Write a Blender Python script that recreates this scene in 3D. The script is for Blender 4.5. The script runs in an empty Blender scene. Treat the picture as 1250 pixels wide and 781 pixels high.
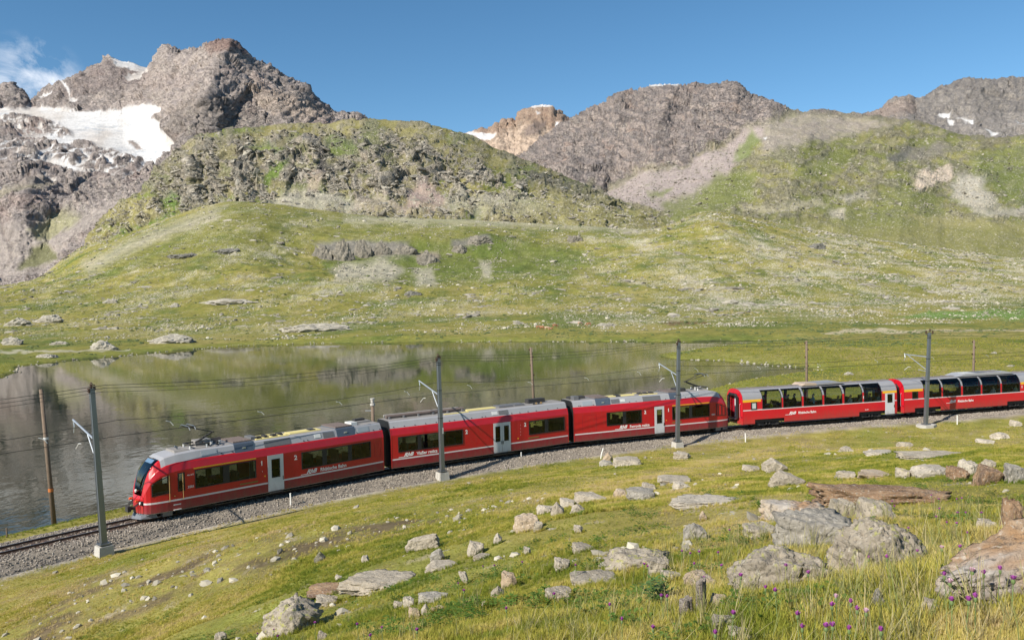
import bpy, bmesh, math, random
import numpy as np
from mathutils import Vector, Matrix
rnd = random.Random(7)
SC = bpy.context.scene
COL = SC.collection

# ------------------------------------------------------------------ camera
F_PX = 1000.0
pitch = math.atan(32.5 / 1000); roll = math.atan(0.023)
Fv = np.array([0, math.cos(pitch), -math.sin(pitch)])
R0 = np.array([1.0, 0, 0]); U0 = np.array([0, math.sin(pitch), math.cos(pitch)])
Rv = math.cos(roll) * R0 - math.sin(roll) * U0
Uv = math.sin(roll) * R0 + math.cos(roll) * U0
CAM = np.array([0, 0, 12.5])
cam_d = bpy.data.cameras.new('camera'); cam = bpy.data.objects.new('camera', cam_d); COL.objects.link(cam)
cam.matrix_world = Matrix(((Rv[0], Uv[0], -Fv[0], CAM[0]), (Rv[1], Uv[1], -Fv[1], CAM[1]),
                           (Rv[2], Uv[2], -Fv[2], CAM[2]), (0, 0, 0, 1)))
cam_d.sensor_width = 36; cam_d.lens = 28.8; cam_d.clip_start = 0.1; cam_d.clip_end = 30000
SC.camera = cam

# ------------------------------------------------------------------ sky, sun, exposure
SUN_EL = math.radians(37); SUN_AZ = math.radians(226)      # sun stands behind and left of the viewer
W = bpy.data.worlds.new('World'); SC.world = W; W.use_nodes = True
nt = W.node_tree; nt.nodes.clear()
out = nt.nodes.new('ShaderNodeOutputWorld'); bg = nt.nodes.new('ShaderNodeBackground')
sky = nt.nodes.new('ShaderNodeTexSky'); sky.sky_type = 'NISHITA'; sky.sun_disc = False
sky.sun_elevation = SUN_EL; sky.sun_rotation = SUN_AZ; sky.altitude = 2250; sky.air_density = 1.0; sky.dust_density = 0.3; sky.ozone_density = 1.3
bg.inputs['Strength'].default_value = 0.095
# thin cirrus, drawn by noise on the dome, thick low on the left
tc = nt.nodes.new('ShaderNodeTexCoord'); mp = nt.nodes.new('ShaderNodeMapping')
mp.inputs['Scale'].default_value = (6, 6, 9); mp.inputs['Rotation'].default_value = (0.2, 0.5, 0.3)
nz = nt.nodes.new('ShaderNodeTexNoise'); nz.inputs['Scale'].default_value = 2.3; nz.inputs['Detail'].default_value = 9; nz.inputs['Roughness'].default_value = .6; nz.inputs['Distortion'].default_value = .5
rp = nt.nodes.new('ShaderNodeMapRange'); rp.inputs['From Min'].default_value = .48; rp.inputs['From Max'].default_value = .74
dotn = nt.nodes.new('ShaderNodeVectorMath'); dotn.operation = 'DOT_PRODUCT'
cdir = Vector((-0.575, 1, .262)).normalized(); dotn.inputs[1].default_value = cdir
rg = nt.nodes.new('ShaderNodeMapRange'); rg.inputs['From Min'].default_value = .9983; rg.inputs['From Max'].default_value = .9998; rg.interpolation_type = 'SMOOTHSTEP'
mul = nt.nodes.new('ShaderNodeMath'); mul.operation = 'MULTIPLY'
mx = nt.nodes.new('ShaderNodeMix'); mx.data_type = 'RGBA'; mx.inputs[7].default_value = (7.5, 7.9, 8.6, 1)
L = nt.links.new
L(tc.outputs['Generated'], mp.inputs[0]); L(mp.outputs[0], nz.inputs['Vector']); L(nz.outputs[0], rp.inputs[0])
L(tc.outputs['Generated'], dotn.inputs[0]); L(dotn.outputs['Value'], rg.inputs[0])
L(rp.outputs[0], mul.inputs[0]); L(rg.outputs[0], mul.inputs[1]); L(mul.outputs[0], mx.inputs[0])
hs = nt.nodes.new('ShaderNodeHueSaturation'); hs.inputs['Saturation'].default_value = 1.22; hs.inputs['Hue'].default_value = .492; L(sky.outputs[0], hs.inputs['Color']); L(hs.outputs[0], mx.inputs[6]); L(mx.outputs[2], bg.inputs[0]); L(bg.outputs[0], out.inputs[0])
sl = bpy.data.lights.new('sun', 'SUN'); sl.energy = 5.0; sl.angle = math.radians(.53); sl.color = (1, .93, .82)
so = bpy.data.objects.new('sun', sl); COL.objects.link(so)
sd = Vector((math.cos(SUN_EL) * math.sin(SUN_AZ), math.cos(SUN_EL) * math.cos(SUN_AZ), math.sin(SUN_EL)))
so.rotation_euler = sd.to_track_quat('Z', 'Y').to_euler(); so.location = (-30, -30, 60)
SC.view_settings.view_transform = 'Standard'; SC.view_settings.look = 'None'; SC.view_settings.gamma = 1
SC.view_settings.exposure = 0.52

# ------------------------------------------------------------------ maths helpers
def rays(px, py):
    px = np.asarray(px, float); py = np.asarray(py, float)
    return Fv * F_PX + (px[..., None] - 625) * Rv - (py[..., None] - 390.5) * Uv
def at_depth(px, py, d):
    r = rays(px, py); return CAM + r * (np.asarray(d, float) / r[..., 1])[..., None]
def at_level(px, py, z):
    r = rays(px, py); return CAM + r * ((z - CAM[2]) / r[..., 2])[..., None]
def project(P):
    D = np.asarray(P) - CAM; f = D @ Fv
    return 625 + 1000 * (D @ Rv) / f, 390.5 - 1000 * (D @ Uv) / f
def horizon(px): return 358.0 - .023 * (np.asarray(px) - 625)
def sm(a, b, x):
    t = np.clip((x - a) / (b - a), 0, 1); return t * t * (3 - 2 * t)
_rs = np.random.RandomState(11)
PERM = np.tile(_rs.permutation(256), 2).astype(np.int32)
_g = _rs.normal(size=(256, 3)); G3 = (_g / np.linalg.norm(_g, axis=1)[:, None]).astype(np.float32)
def perlin(x, y, z=None):
    x = np.asarray(x, np.float32); y = np.asarray(y, np.float32); z = np.zeros_like(x) if z is None else np.asarray(z, np.float32)
    xi = np.floor(x); yi = np.floor(y); zi = np.floor(z)
    xf = x - xi; yf = y - yi; zf = z - zi
    xi = xi.astype(np.int32) & 255; yi = yi.astype(np.int32) & 255; zi = zi.astype(np.int32) & 255
    u = xf * xf * xf * (xf * (xf * 6 - 15) + 10); v = yf * yf * yf * (yf * (yf * 6 - 15) + 10); w = zf * zf * zf * (zf * (zf * 6 - 15) + 10)
    flat = not zf.any()
    res = 0
    for a in (0, 1):
        pa = PERM[(xi + a) & 255]; wa = u if a else 1 - u
        for b in (0, 1):
            pb = PERM[(pa + yi + b) & 255]; wb = v if b else 1 - v
            for c in ((0,) if flat else (0, 1)):
                g = G3[PERM[(pb + zi + c) & 255]]
                t = g[..., 0] * (xf - a) + g[..., 1] * (yf - b) + g[..., 2] * (zf - c)
                res = res + t * wa * wb * (1 if flat else (w if c else 1 - w))
    return res * 1.6
def fbm(x, y, z=None, o=4, g=.5, l=2.03):
    s = 0; a = 1; n = 0
    for i in range(o):
        s = s + a * perlin(x + 17.3 * i, y - 9.1 * i, None if z is None else z + 5.7 * i)
        n += a; a *= g; x = x * l; y = y * l; z = None if z is None else z * l
    return s / n
def ridged(x, y, z=None, o=4, g=.5, l=2.07):
    s = 0; a = 1; n = 0
    for i in range(o):
        s = s + a * (1 - 2 * np.abs(perlin(x + 7.3 * i, y - 3.1 * i, None if z is None else z + 2.7 * i)))
        n += a; a *= g; x = x * l; y = y * l; z = None if z is None else z * l
    return s / n
def facets(x, y, z, seed=0):
    """broken rock: every cell is a tilted plane of its own, with steps between cells"""
    x = np.asarray(x, np.float32); y = np.asarray(y, np.float32); z = np.asarray(z, np.float32)
    xi = np.floor(x).astype(np.int32); yi = np.floor(y).astype(np.int32); zi = np.floor(z).astype(np.int32)
    best = np.full(x.shape, 9, np.float32); val = np.zeros(x.shape, np.float32)
    for a in (-1, 0, 1):
        for b in (-1, 0, 1):
            for c in (-1, 0, 1):
                h = PERM[(PERM[(PERM[(xi + a + seed) & 255] + yi + b) & 255] + zi + c) & 255]; g = G3[h]; g2 = G3[PERM[h]]
                dx = x - (xi + a + .5 + .48 * g[..., 0]); dy = y - (yi + b + .5 + .48 * g[..., 1]); dz = z - (zi + c + .5 + .48 * g[..., 2])
                q = dx * dx + dy * dy + dz * dz; m = q < best
                best = np.where(m, q, best); val = np.where(m, .45 * g2[..., 0] + 1.15 * (g2[..., 1] * dx + g2[..., 2] * dy + g2[..., 0] * dz), val)
    return val
def seg_dist(x, y, pts, closed=True):
    P = list(pts) + ([pts[0]] if closed else [])
    d = np.full(np.shape(x), 1e9); side = np.zeros(np.shape(x)); tt = np.zeros(np.shape(x))
    for i in range(len(P) - 1):
        ax, ay = P[i]; bx, by = P[i + 1]; ex, ey = bx - ax, by - ay
        t = np.clip(((x - ax) * ex + (y - ay) * ey) / (ex * ex + ey * ey + 1e-9), 0, 1)
        q = np.hypot(x - ax - t * ex, y - ay - t * ey); m = q < d
        d = np.where(m, q, d); side = np.where(m, (ex * (y - ay) - ey * (x - ax)) / (math.hypot(ex, ey) + 1e-9) / np.maximum(q, 1e-6), side)
    return d, side
def inside(x, y, pts):
    r = np.zeros(np.shape(x), bool)
    for i in range(len(pts)):
        ax, ay = pts[i]; bx, by = pts[(i + 1) % len(pts)]
        c = ((ay > y) != (by > y)) & (x < (bx - ax) * (y - ay) / (by - ay + 1e-12) + ax)
        r ^= c
    return r
def region(x, y, pts, soft=4.0):
    """1 inside the outline, falling to 0 over soft units outside/inside"""
    bx = [p[0] for p in pts]; by = [p[1] for p in pts]
    m = (x > min(bx) - soft) & (x < max(bx) + soft) & (y > min(by) - soft) & (y < max(by) + soft)
    o = np.zeros(np.shape(x))
    if m.any():
        xs, ys = x[m], y[m]
        d, _ = seg_dist(xs, ys, pts); d = np.where(inside(xs, ys, pts), d, -d)
        o[m] = sm(-soft, soft, d)
    return o
def mixc(c, m, k):
    return c + (np.asarray(k)[None, :] - c) * np.clip(m, 0, 1)[:, None]

# ------------------------------------------------------------------ object helpers
def tag(o, label=None, cat=None, group=None, kind=None):
    if label: o['label'] = label
    if cat: o['category'] = cat
    if group: o['group'] = group
    if kind: o['kind'] = kind
    return o
def link(name, me, mats, parent=None, smooth=False):
    if not isinstance(mats, (list, tuple)): mats = [mats]
    for m in mats: me.materials.append(m)
    o = bpy.data.objects.new(name, me); COL.objects.link(o)
    if parent is not None: o.parent = parent
    if smooth: me.polygons.foreach_set('use_smooth', [True] * len(me.polygons))
    return o
def empty(name, loc=(0, 0, 0), rz=0.0):
    o = bpy.data.objects.new(name, None); COL.objects.link(o); o.location = loc; o.rotation_euler = (0, 0, rz); o.empty_display_size = .3
    return o
def copy_tree(o, parent=None):
    c = o.copy(); COL.objects.link(c)
    if parent is not None: c.parent = parent
    for ch in list(o.children): copy_tree(ch, c)
    return c
def grid_mesh(name, P, nr, nc, col=None, stone=None, rock=None):
    """P: (nr*nc,3) row-major"""
    me = bpy.data.meshes.new(name); n = nr * nc
    me.vertices.add(n); me.vertices.foreach_set('co', P.astype(np.float32).ravel())
    i = (np.arange(nr - 1)[:, None] * nc + np.arange(nc - 1)[None, :]).ravel()
    q = np.stack([i, i + 1, i + nc + 1, i + nc], 1).astype(np.int32)
    me.loops.add(q.size); me.loops.foreach_set('vertex_index', q.ravel())
    me.polygons.add(len(q)); me.polygons.foreach_set('loop_start', np.arange(0, q.size, 4, dtype=np.int32))
    me.polygons.foreach_set('loop_total', np.full(len(q), 4, np.int32))
    me.polygons.foreach_set('use_smooth', np.ones(len(q), bool))
    me.update(calc_edges=True)
    if col is not None:
        a = me.color_attributes.new('Col', 'FLOAT_COLOR', 'POINT')
        a.data.foreach_set('color', np.c_[np.clip(col, 0, 1), np.ones(n)].astype(np.float32).ravel())
        b = me.attributes.new('Stone', 'FLOAT', 'POINT'); b.data.foreach_set('value', (np.zeros(n) if stone is None else stone).astype(np.float32))
        b = me.attributes.new('Rock', 'FLOAT', 'POINT'); b.data.foreach_set('value', (np.zeros(n) if rock is None else rock).astype(np.float32))
    return me
class MB:
    """collects simple shapes, links them as one mesh object"""
    def __init__(s): s.v = []; s.f = []; s.m = []
    def add(s, vs, fs, mi=0):
        b = len(s.v); s.v += [tuple(v) for v in vs]; s.f += [tuple(i + b for i in f) for f in fs]; s.m += [mi] * len(fs)
    def box(s, x0, x1, y0, y1, z0, z1, mi=0):
        s.add([(x0, y0, z0), (x1, y0, z0), (x1, y1, z0), (x0, y1, z0), (x0, y0, z1), (x1, y0, z1), (x1, y1, z1), (x0, y1, z1)],
              [(3, 2, 1, 0), (4, 5, 6, 7), (0, 1, 5, 4), (1, 2, 6, 5), (2, 3, 7, 6), (3, 0, 4, 7)], mi)
    def taper(s, c, w0, w1, h, d0=None, d1=None, mi=0):
        d0 = w0 if d0 is None else d0; d1 = w1 if d1 is None else d1; x, y, z = c
        s.add([(x - w0/2, y - d0/2, z), (x + w0/2, y - d0/2, z), (x + w0/2, y + d0/2, z), (x - w0/2, y + d0/2, z),
               (x - w1/2, y - d1/2, z + h), (x + w1/2, y - d1/2, z + h), (x + w1/2, y + d1/2, z + h), (x - w1/2, y + d1/2, z + h)],
              [(3, 2, 1, 0), (4, 5, 6, 7), (0, 1, 5, 4), (1, 2, 6, 5), (2, 3, 7, 6), (3, 0, 4, 7)], mi)
    def tube(s, pts, r, n=6, mi=0, r1=None):
        pts = [Vector(p) for p in pts]; b = len(s.v); k = len(pts); vs = []
        for i, p in enumerate(pts):
            t = (pts[min(i + 1, k - 1)] - pts[max(i - 1, 0)]).normalized()
            a = t.cross(Vector((0, 0, 1)) if abs(t.z) < .9 else Vector((1, 0, 0))).normalized(); c = t.cross(a)
            rr = r if r1 is None else r + (r1 - r) * i / (k - 1)
            for j in range(n):
                w = 2 * math.pi * j / n; vs.append(p + (a * math.cos(w) + c * math.sin(w)) * rr)
        fs = [(i * n + j, i * n + (j + 1) % n, (i + 1) * n + (j + 1) % n, (i + 1) * n + j) for i in range(k - 1) for j in range(n)]
        fs += [tuple(range(n))[::-1], tuple((k - 1) * n + j for j in range(n))]
        s.add(vs, fs, mi)
    def prism(s, prof, axis, a0, a1, mi=0):
        """prof: closed outline of 2D points; axis 'x','y','z' is the extrusion axis"""
        def mk(p, a): return {'x': (a, p[0], p[1]), 'y': (p[0], a, p[1]), 'z': (p[0], p[1], a)}[axis]
        n = len(prof); s.add([mk(p, a0) for p in prof] + [mk(p, a1) for p in prof],
              [tuple(range(n))[::-1], tuple(range(n, 2 * n))] + [(i, (i + 1) % n, n + (i + 1) % n, n + i) for i in range(n)], mi)
    def mesh(s, name):
        me = bpy.data.meshes.new(name); me.from_pydata(s.v, [], s.f); me.polygons.foreach_set('material_index', s.m)
        bm = bmesh.new(); bm.from_mesh(me); bmesh.ops.recalc_face_normals(bm, faces=bm.faces); bm.to_mesh(me); bm.free()
        return me
    def build(s, name, mats, parent=None, smooth=False): return link(name, s.mesh(name), mats, parent, smooth)

# ------------------------------------------------------------------ materials
def material(name, color=(.5, .5, .5), rough=.6, metal=0.0, var=.12, scale=6.0, bump=0.0, bscale=None, coords='Object', spec=.5, coat=0, emit=None):
    m = bpy.data.materials.new(name); m.use_nodes = True; t = m.node_tree; b = t.nodes['Principled BSDF']
    b.inputs['Roughness'].default_value = rough; b.inputs['Metallic'].default_value = metal; b.inputs['Specular IOR Level'].default_value = spec
    b.inputs['Coat Weight'].default_value = coat
    tcn = t.nodes.new('ShaderNodeTexCoord'); n = t.nodes.new('ShaderNodeTexNoise'); n.inputs['Scale'].default_value = scale; n.inputs['Detail'].default_value = 5
    mxn = t.nodes.new('ShaderNodeMix'); mxn.data_type = 'RGBA'
    mxn.inputs[6].default_value = (*[max(0, c * (1 - var)) for c in color], 1); mxn.inputs[7].default_value = (*[min(1, c * (1 + var)) for c in color], 1)
    t.links.new(tcn.outputs[coords], n.inputs['Vector']); t.links.new(n.outputs[0], mxn.inputs[0]); t.links.new(mxn.outputs[2], b.inputs['Base Color'])
    if bump:
        n2 = t.nodes.new('ShaderNodeTexNoise'); n2.inputs['Scale'].default_value = bscale or scale * 5; n2.inputs['Detail'].default_value = 6
        bp = t.nodes.new('ShaderNodeBump'); bp.inputs['Strength'].default_value = bump; bp.inputs['Distance'].default_value = .05
        t.links.new(tcn.outputs[coords], n2.inputs['Vector']); t.links.new(n2.outputs[0], bp.inputs['Height']); t.links.new(bp.outputs[0], b.inputs['Normal'])
    return m
def dirty(m, amt=.45, lo=.35, hi=1.25):
    """brake dust and road grime with a ragged upper edge low on the body, faint streaks above"""
    t = m.node_tree; b = t.nodes['Principled BSDF']; K = t.links.new; src = b.inputs['Base Color'].links[0].from_socket; tcn = t.nodes.new('ShaderNodeTexCoord'); sp = t.nodes.new('ShaderNodeSeparateXYZ'); K(tcn.outputs['Object'], sp.inputs[0])
    mq = t.nodes.new('ShaderNodeMapping'); mq.inputs['Scale'].default_value = (2.2, 1, .35); K(tcn.outputs['Object'], mq.inputs[0]); n = t.nodes.new('ShaderNodeTexNoise'); n.inputs['Scale'].default_value = 2.5; n.inputs['Detail'].default_value = 7; n.inputs['Roughness'].default_value = .7; K(mq.outputs[0], n.inputs['Vector'])
    ma = t.nodes.new('ShaderNodeMath'); ma.operation = 'MULTIPLY_ADD'; ma.inputs[1].default_value = 1.6; K(n.outputs[0], ma.inputs[0]); K(sp.outputs['Z'], ma.inputs[2]); mr = t.nodes.new('ShaderNodeMapRange'); mr.inputs['From Min'].default_value = hi + .75; mr.inputs['From Max'].default_value = lo + .75; mr.inputs['To Max'].default_value = amt; K(ma.outputs[0], mr.inputs[0])
    m2 = t.nodes.new('ShaderNodeMapRange'); m2.inputs['From Min'].default_value = .52; m2.inputs['From Max'].default_value = .75; m2.inputs['To Max'].default_value = amt * .45; K(n.outputs[0], m2.inputs[0]); mm = t.nodes.new('ShaderNodeMath'); mm.operation = 'MAXIMUM'; K(mr.outputs[0], mm.inputs[0]); K(m2.outputs[0], mm.inputs[1])
    x = t.nodes.new('ShaderNodeMix'); x.data_type = 'RGBA'; x.inputs[7].default_value = (.13, .085, .065, 1); K(mm.outputs[0], x.inputs[0]); K(src, x.inputs[6]); K(x.outputs[2], b.inputs['Base Color']); return m
def terrain_material(name, cells, bump, dist, stone_cell=3.0, flat=1.0, crack=12.0):
    """base colour from the mesh's painted attribute, broken up by noise of the given cell sizes in metres; loose stones by the Stone attribute"""
    m = bpy.data.materials.new(name); m.use_nodes = True; t = m.node_tree; b = t.nodes['Principled BSDF']; K = t.links.new
    b.inputs['Roughness'].default_value = .95; b.inputs['Specular IOR Level'].default_value = .1
    at = t.nodes.new('ShaderNodeAttribute'); at.attribute_name = 'Col'; st = t.nodes.new('ShaderNodeAttribute'); st.attribute_name = 'Stone'
    tcn = t.nodes.new('ShaderNodeTexCoord'); mpn = t.nodes.new('ShaderNodeMapping'); mpn.inputs['Scale'].default_value = (1, 1 / flat, 1); K(tcn.outputs['Object'], mpn.inputs[0])
    prev = at.outputs['Color']; hs = []
    for i, (c, amp) in enumerate(cells):
        n = t.nodes.new('ShaderNodeTexNoise'); n.inputs['Scale'].default_value = 1.0 / c; n.inputs['Detail'].default_value = 7; n.inputs['Roughness'].default_value = .68
        K(mpn.outputs[0], n.inputs['Vector'])
        mr = t.nodes.new('ShaderNodeMapRange'); mr.inputs['From Min'].default_value = .3; mr.inputs['From Max'].default_value = .7
        mr.inputs['To Min'].default_value = 1 - amp; mr.inputs['To Max'].default_value = 1 + amp; K(n.outputs[0], mr.inputs[0])
        vm = t.nodes.new('ShaderNodeVectorMath'); vm.operation = 'SCALE'; K(prev, vm.inputs[0]); K(mr.outputs[0], vm.inputs['Scale'])
        prev = vm.outputs[0]; hs.append(n.outputs[0])
    # dark joints and crevices in bare rock
    rk = t.nodes.new('ShaderNodeAttribute'); rk.attribute_name = 'Rock'; cr = None
    for cs, th in ((crack, .011), (crack * .37, .009)):
        mq = t.nodes.new('ShaderNodeMapping'); mq.inputs['Rotation'].default_value = (.3, .5, .4); mq.inputs['Scale'].default_value = (1, 1, 1.7); K(tcn.outputs['Object'], mq.inputs[0])
        n = t.nodes.new('ShaderNodeTexNoise'); n.inputs['Scale'].default_value = 1 / cs; n.inputs['Detail'].default_value = 6; n.inputs['Roughness'].default_value = .62; n.inputs['Distortion'].default_value = .4; K(mq.outputs[0], n.inputs['Vector'])
        a1 = t.nodes.new('ShaderNodeMath'); a1.operation = 'SUBTRACT'; a1.inputs[1].default_value = .5; K(n.outputs[0], a1.inputs[0]); a2 = t.nodes.new('ShaderNodeMath'); a2.operation = 'ABSOLUTE'; K(a1.outputs[0], a2.inputs[0])
        mr = t.nodes.new('ShaderNodeMapRange'); mr.inputs['From Min'].default_value = th; mr.inputs['From Max'].default_value = 0.0; K(a2.outputs[0], mr.inputs[0])
        if cr is None: cr = mr.outputs[0]
        else: mm = t.nodes.new('ShaderNodeMath'); mm.operation = 'MAXIMUM'; K(cr, mm.inputs[0]); K(mr.outputs[0], mm.inputs[1]); cr = mm.outputs[0]
    mm = t.nodes.new('ShaderNodeMath'); mm.operation = 'MULTIPLY'; K(cr, mm.inputs[0]); K(rk.outputs['Fac'], mm.inputs[1]); m3 = t.nodes.new('ShaderNodeMath'); m3.operation = 'MULTIPLY'; m3.inputs[1].default_value = .55; K(mm.outputs[0], m3.inputs[0])
    mxc = t.nodes.new('ShaderNodeMix'); mxc.data_type = 'RGBA'; mxc.inputs[7].default_value = (.055, .052, .05, 1); K(m3.outputs[0], mxc.inputs[0]); K(prev, mxc.inputs[6]); prev = mxc.outputs[2]
    # loose pale stones: small noise cells pushed over a threshold where the attribute is high
    n = t.nodes.new('ShaderNodeTexNoise'); n.inputs['Scale'].default_value = 1.0 / stone_cell; n.inputs['Detail'].default_value = 4; n.inputs['Roughness'].default_value = .6; K(mpn.outputs[0], n.inputs['Vector'])
    a = t.nodes.new('ShaderNodeMath'); a.operation = 'MULTIPLY_ADD'; a.inputs[1].default_value = .20; K(st.outputs['Fac'], a.inputs[0]); K(n.outputs[0], a.inputs[2])
    mr = t.nodes.new('ShaderNodeMapRange'); mr.inputs['From Min'].default_value = .685; mr.inputs['From Max'].default_value = .72; K(a.outputs[0], mr.inputs[0])
    mxn = t.nodes.new('ShaderNodeMix'); mxn.data_type = 'RGBA'; mxn.inputs[7].default_value = (.46, .42, .34, 1); K(mr.outputs[0], mxn.inputs[0]); K(prev, mxn.inputs[6]); K(mxn.outputs[2], b.inputs['Base Color'])
    h = t.nodes.new('ShaderNodeMath'); h.operation = 'MULTIPLY_ADD'; h.inputs[1].default_value = -.8; K(mm.outputs[0], h.inputs[0]); K(hs[-1], h.inputs[2])
    bp = t.nodes.new('ShaderNodeBump'); bp.inputs['Strength'].default_value = bump; bp.inputs['Distance'].default_value = dist
    K(h.outputs[0], bp.inputs['Height']); K(bp.outputs[0], b.inputs['Normal'])
    return m
# ================================================================== the line of the track
TC = [8.03654605e-05, -8.82021280e-03, 5.79135492e-01, 6.46357193e+01]
def track_y(x):
    x = np.asarray(x, float); xc = np.clip(x, -45, 62)
    return np.polyval(TC, xc) + np.polyval(np.polyder(TC), xc) * (x - xc)
def track_s(x): return np.polyval(np.polyder(TC), np.clip(np.asarray(x, float), -45, 62))
_tx = np.linspace(-75, 120, 4000); _ty = track_y(_tx); _ts = np.r_[0, np.cumsum(np.hypot(np.diff(_tx), np.diff(_ty)))]
def track_pt(s): return float(np.interp(s, _ts, _tx)), float(np.interp(s, _ts, _ty))
def track_frame(s):
    x, y = track_pt(s); k = float(track_s(x)); n = math.hypot(1, k); return Vector((x, y, 0)), Vector((1 / n, k / n, 0)), Vector((k / n, -1 / n, 0))  # pos, along, towards viewer
def track_off(x, y):
    """distance from the track centre, positive on the viewer's side"""
    d0 = (track_y(x) - y) / np.sqrt(1 + track_s(x) ** 2)
    x2 = x + d0 * track_s(x) / np.sqrt(1 + track_s(x) ** 2) * -1   # one Newton-like step along the normal
    x2 = x - d0 * 0 + 0 * x2
    return d0
# ================================================================== ground: hillside, meadows and shore in one sheet
LAKE = [(-30.7, 49.2), (-25.7, 56.6), (-12, 72), (0, 85), (12, 94), (22, 104), (28.9, 115), (37.5, 124), (46.4, 131), (53, 134.6),
        (50.3, 139.6), (45.7, 147.5), (40.6, 159), (33.6, 164), (30.5, 174), (37.4, 182.5), (47.7, 194.7), (61, 208), (69, 214),
        (59, 219), (48, 217), (39, 222), (17.3, 230.6), (-6, 239.7), (-31, 247), (-56.5, 251), (-80.5, 248), (-97, 228.8), (-104, 210),
        (-110, 201.4), (-112.8, 186), (-103, 169), (-98.8, 158), (-108, 145), (-120, 120), (-150, 100), (-160, 40), (-120, -10), (-80, 0), (-55, 20), (-40, 38)]
LEVEL = -1.5
HILL = []   # control points of the near hillside (x, y, z)
def _hp(px, py, d): q = at_depth(px, py, d); HILL.append(tuple(q))
for a in [(0, 781, 27), (200, 781, 20), (350, 770, 12.5), (625, 781, 8), (850, 740, 7), (1250, 781, 4.2), (1070, 690, 8.2), (1250, 610, 14), (860, 612, 20),
          (625, 640, 21), (450, 705, 17), (390, 682, 25), (250, 680, 31), (100, 700, 37), (750, 567, 50), (950, 575, 36), (1100, 552, 48), (1200, 582, 20),
          (1050, 605, 15), (625, 590, 42), (450, 620, 39), (300, 640, 41), (770, 660, 13.5), (1000, 600, 17), (560, 690, 15.5), (700, 700, 11.5), (800, 565, 47), (1250, 545, 38), (1000, 552, 52)]: _hp(*a)
for x in (-42, -35, -26, -18, -8, 2, 12, 22, 32, 42, 55, 70):
    k = float(track_s(x)); n = math.hypot(1, k)
    for off, z in ((4.5, -.55), (-4, -.6)): HILL.append((x + off * k / n, float(track_y(x)) - off / n, z))
HILL += [(0, 0, 10.9), (-4, 0, 10.2), (4, 0, 11.3), (0, -6, 12), (-10, 5, 8.2), (-20, 0, 5.5), (-35, 0, 1.5), (12, 2, 11.6), (25, 5, 11), (20, 20, 8.6), (35, 30, 5.5), (50, 40, 4), (45, 10, 9), (70, 40, 6), (-12, -8, 9), (15, -8, 13), (60, 60, 1.5), (-55, -5, 0)]
HILL = np.array(HILL)
def _tps(r): return np.where(r > 1e-9, r * r * np.log(r + 1e-9), 0)
_n = len(HILL); _K = _tps(np.hypot(HILL[:, None, 0] - HILL[None, :, 0], HILL[:, None, 1] - HILL[None, :, 1])) + np.eye(_n) * 4.0
_Pm = np.c_[np.ones(_n), HILL[:, :2]]; _A = np.block([[_K, _Pm], [_Pm.T, np.zeros((3, 3))]])
_w = np.linalg.solve(_A, np.r_[HILL[:, 2], 0, 0, 0])
def hill_z(x, y):
    r = _w[_n] + _w[_n + 1] * x + _w[_n + 2] * y
    for i in range(_n): r = r + _w[i] * _tps(np.hypot(x - HILL[i, 0], y - HILL[i, 1]))
    return r
def P_(*a): return ([p[0] for p in a], [p[1] for p in a])
# far meadow: picture heights of successive contour lines and their distances
CREST = P_((-400, 356), (-100, 358), (0, 353), (50, 341), (75, 320), (100, 303), (150, 288), (200, 270), (250, 253), (290, 246), (340, 250), (400, 258), (470, 266), (540, 268),
           (600, 270), (700, 276), (790, 281), (819, 276), (847, 262), (866, 257), (900, 263), (946, 271), (1035, 287), (1112, 298), (1167, 306), (1250, 318), (1400, 322), (1650, 322))
FAR = [(300, None), (400, 'h20'),
       (520, P_((-400, 366), (0, 362), (100, 358), (200, 350), (300, 346), (500, 350), (700, 348), (900, 338), (1100, 333), (1250, 331), (1650, 326))),
       (640, P_((-400, 362), (0, 355), (60, 346), (100, 338), (200, 318), (300, 314), (400, 330), (500, 337), (600, 335), (700, 330), (800, 315), (900, 305), (1000, 315), (1100, 320), (1250, 325), (1650, 324))),
       (715, P_((-400, 361), (0, 354), (60, 344), (100, 325), (200, 298), (300, 286), (370, 305), (400, 312), (600, 316), (700, 312), (800, 300), (880, 284), (1000, 302), (1100, 310), (1250, 321.5), (1650, 323))),
       (740, P_((-400, 360), (0, 354), (60, 343), (100, 319), (200, 290), (300, 277), (370, 290), (400, 292), (500, 293), (590, 291), (640, 300), (700, 302), (800, 292), (870, 275), (1000, 297), (1100, 307), (1250, 320.5), (1650, 322.5))),
       (950, CREST)]
_gx = np.arange(-420, 1671, 2.0)
def _smooth_row(row, s):
    v = np.interp(_gx, *row); k = np.exp(-.5 * (np.arange(-3 * s, 3 * s + 1) * 2.0 / s) ** 2); k /= k.sum(); return (_gx, np.convolve(np.pad(v, 3 * s, 'edge'), k, 'valid'))
FAR = [(d, r if r is None or r == 'h20' else _smooth_row(r, 7 if d > 900 else 16)) for d, r in FAR]
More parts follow.
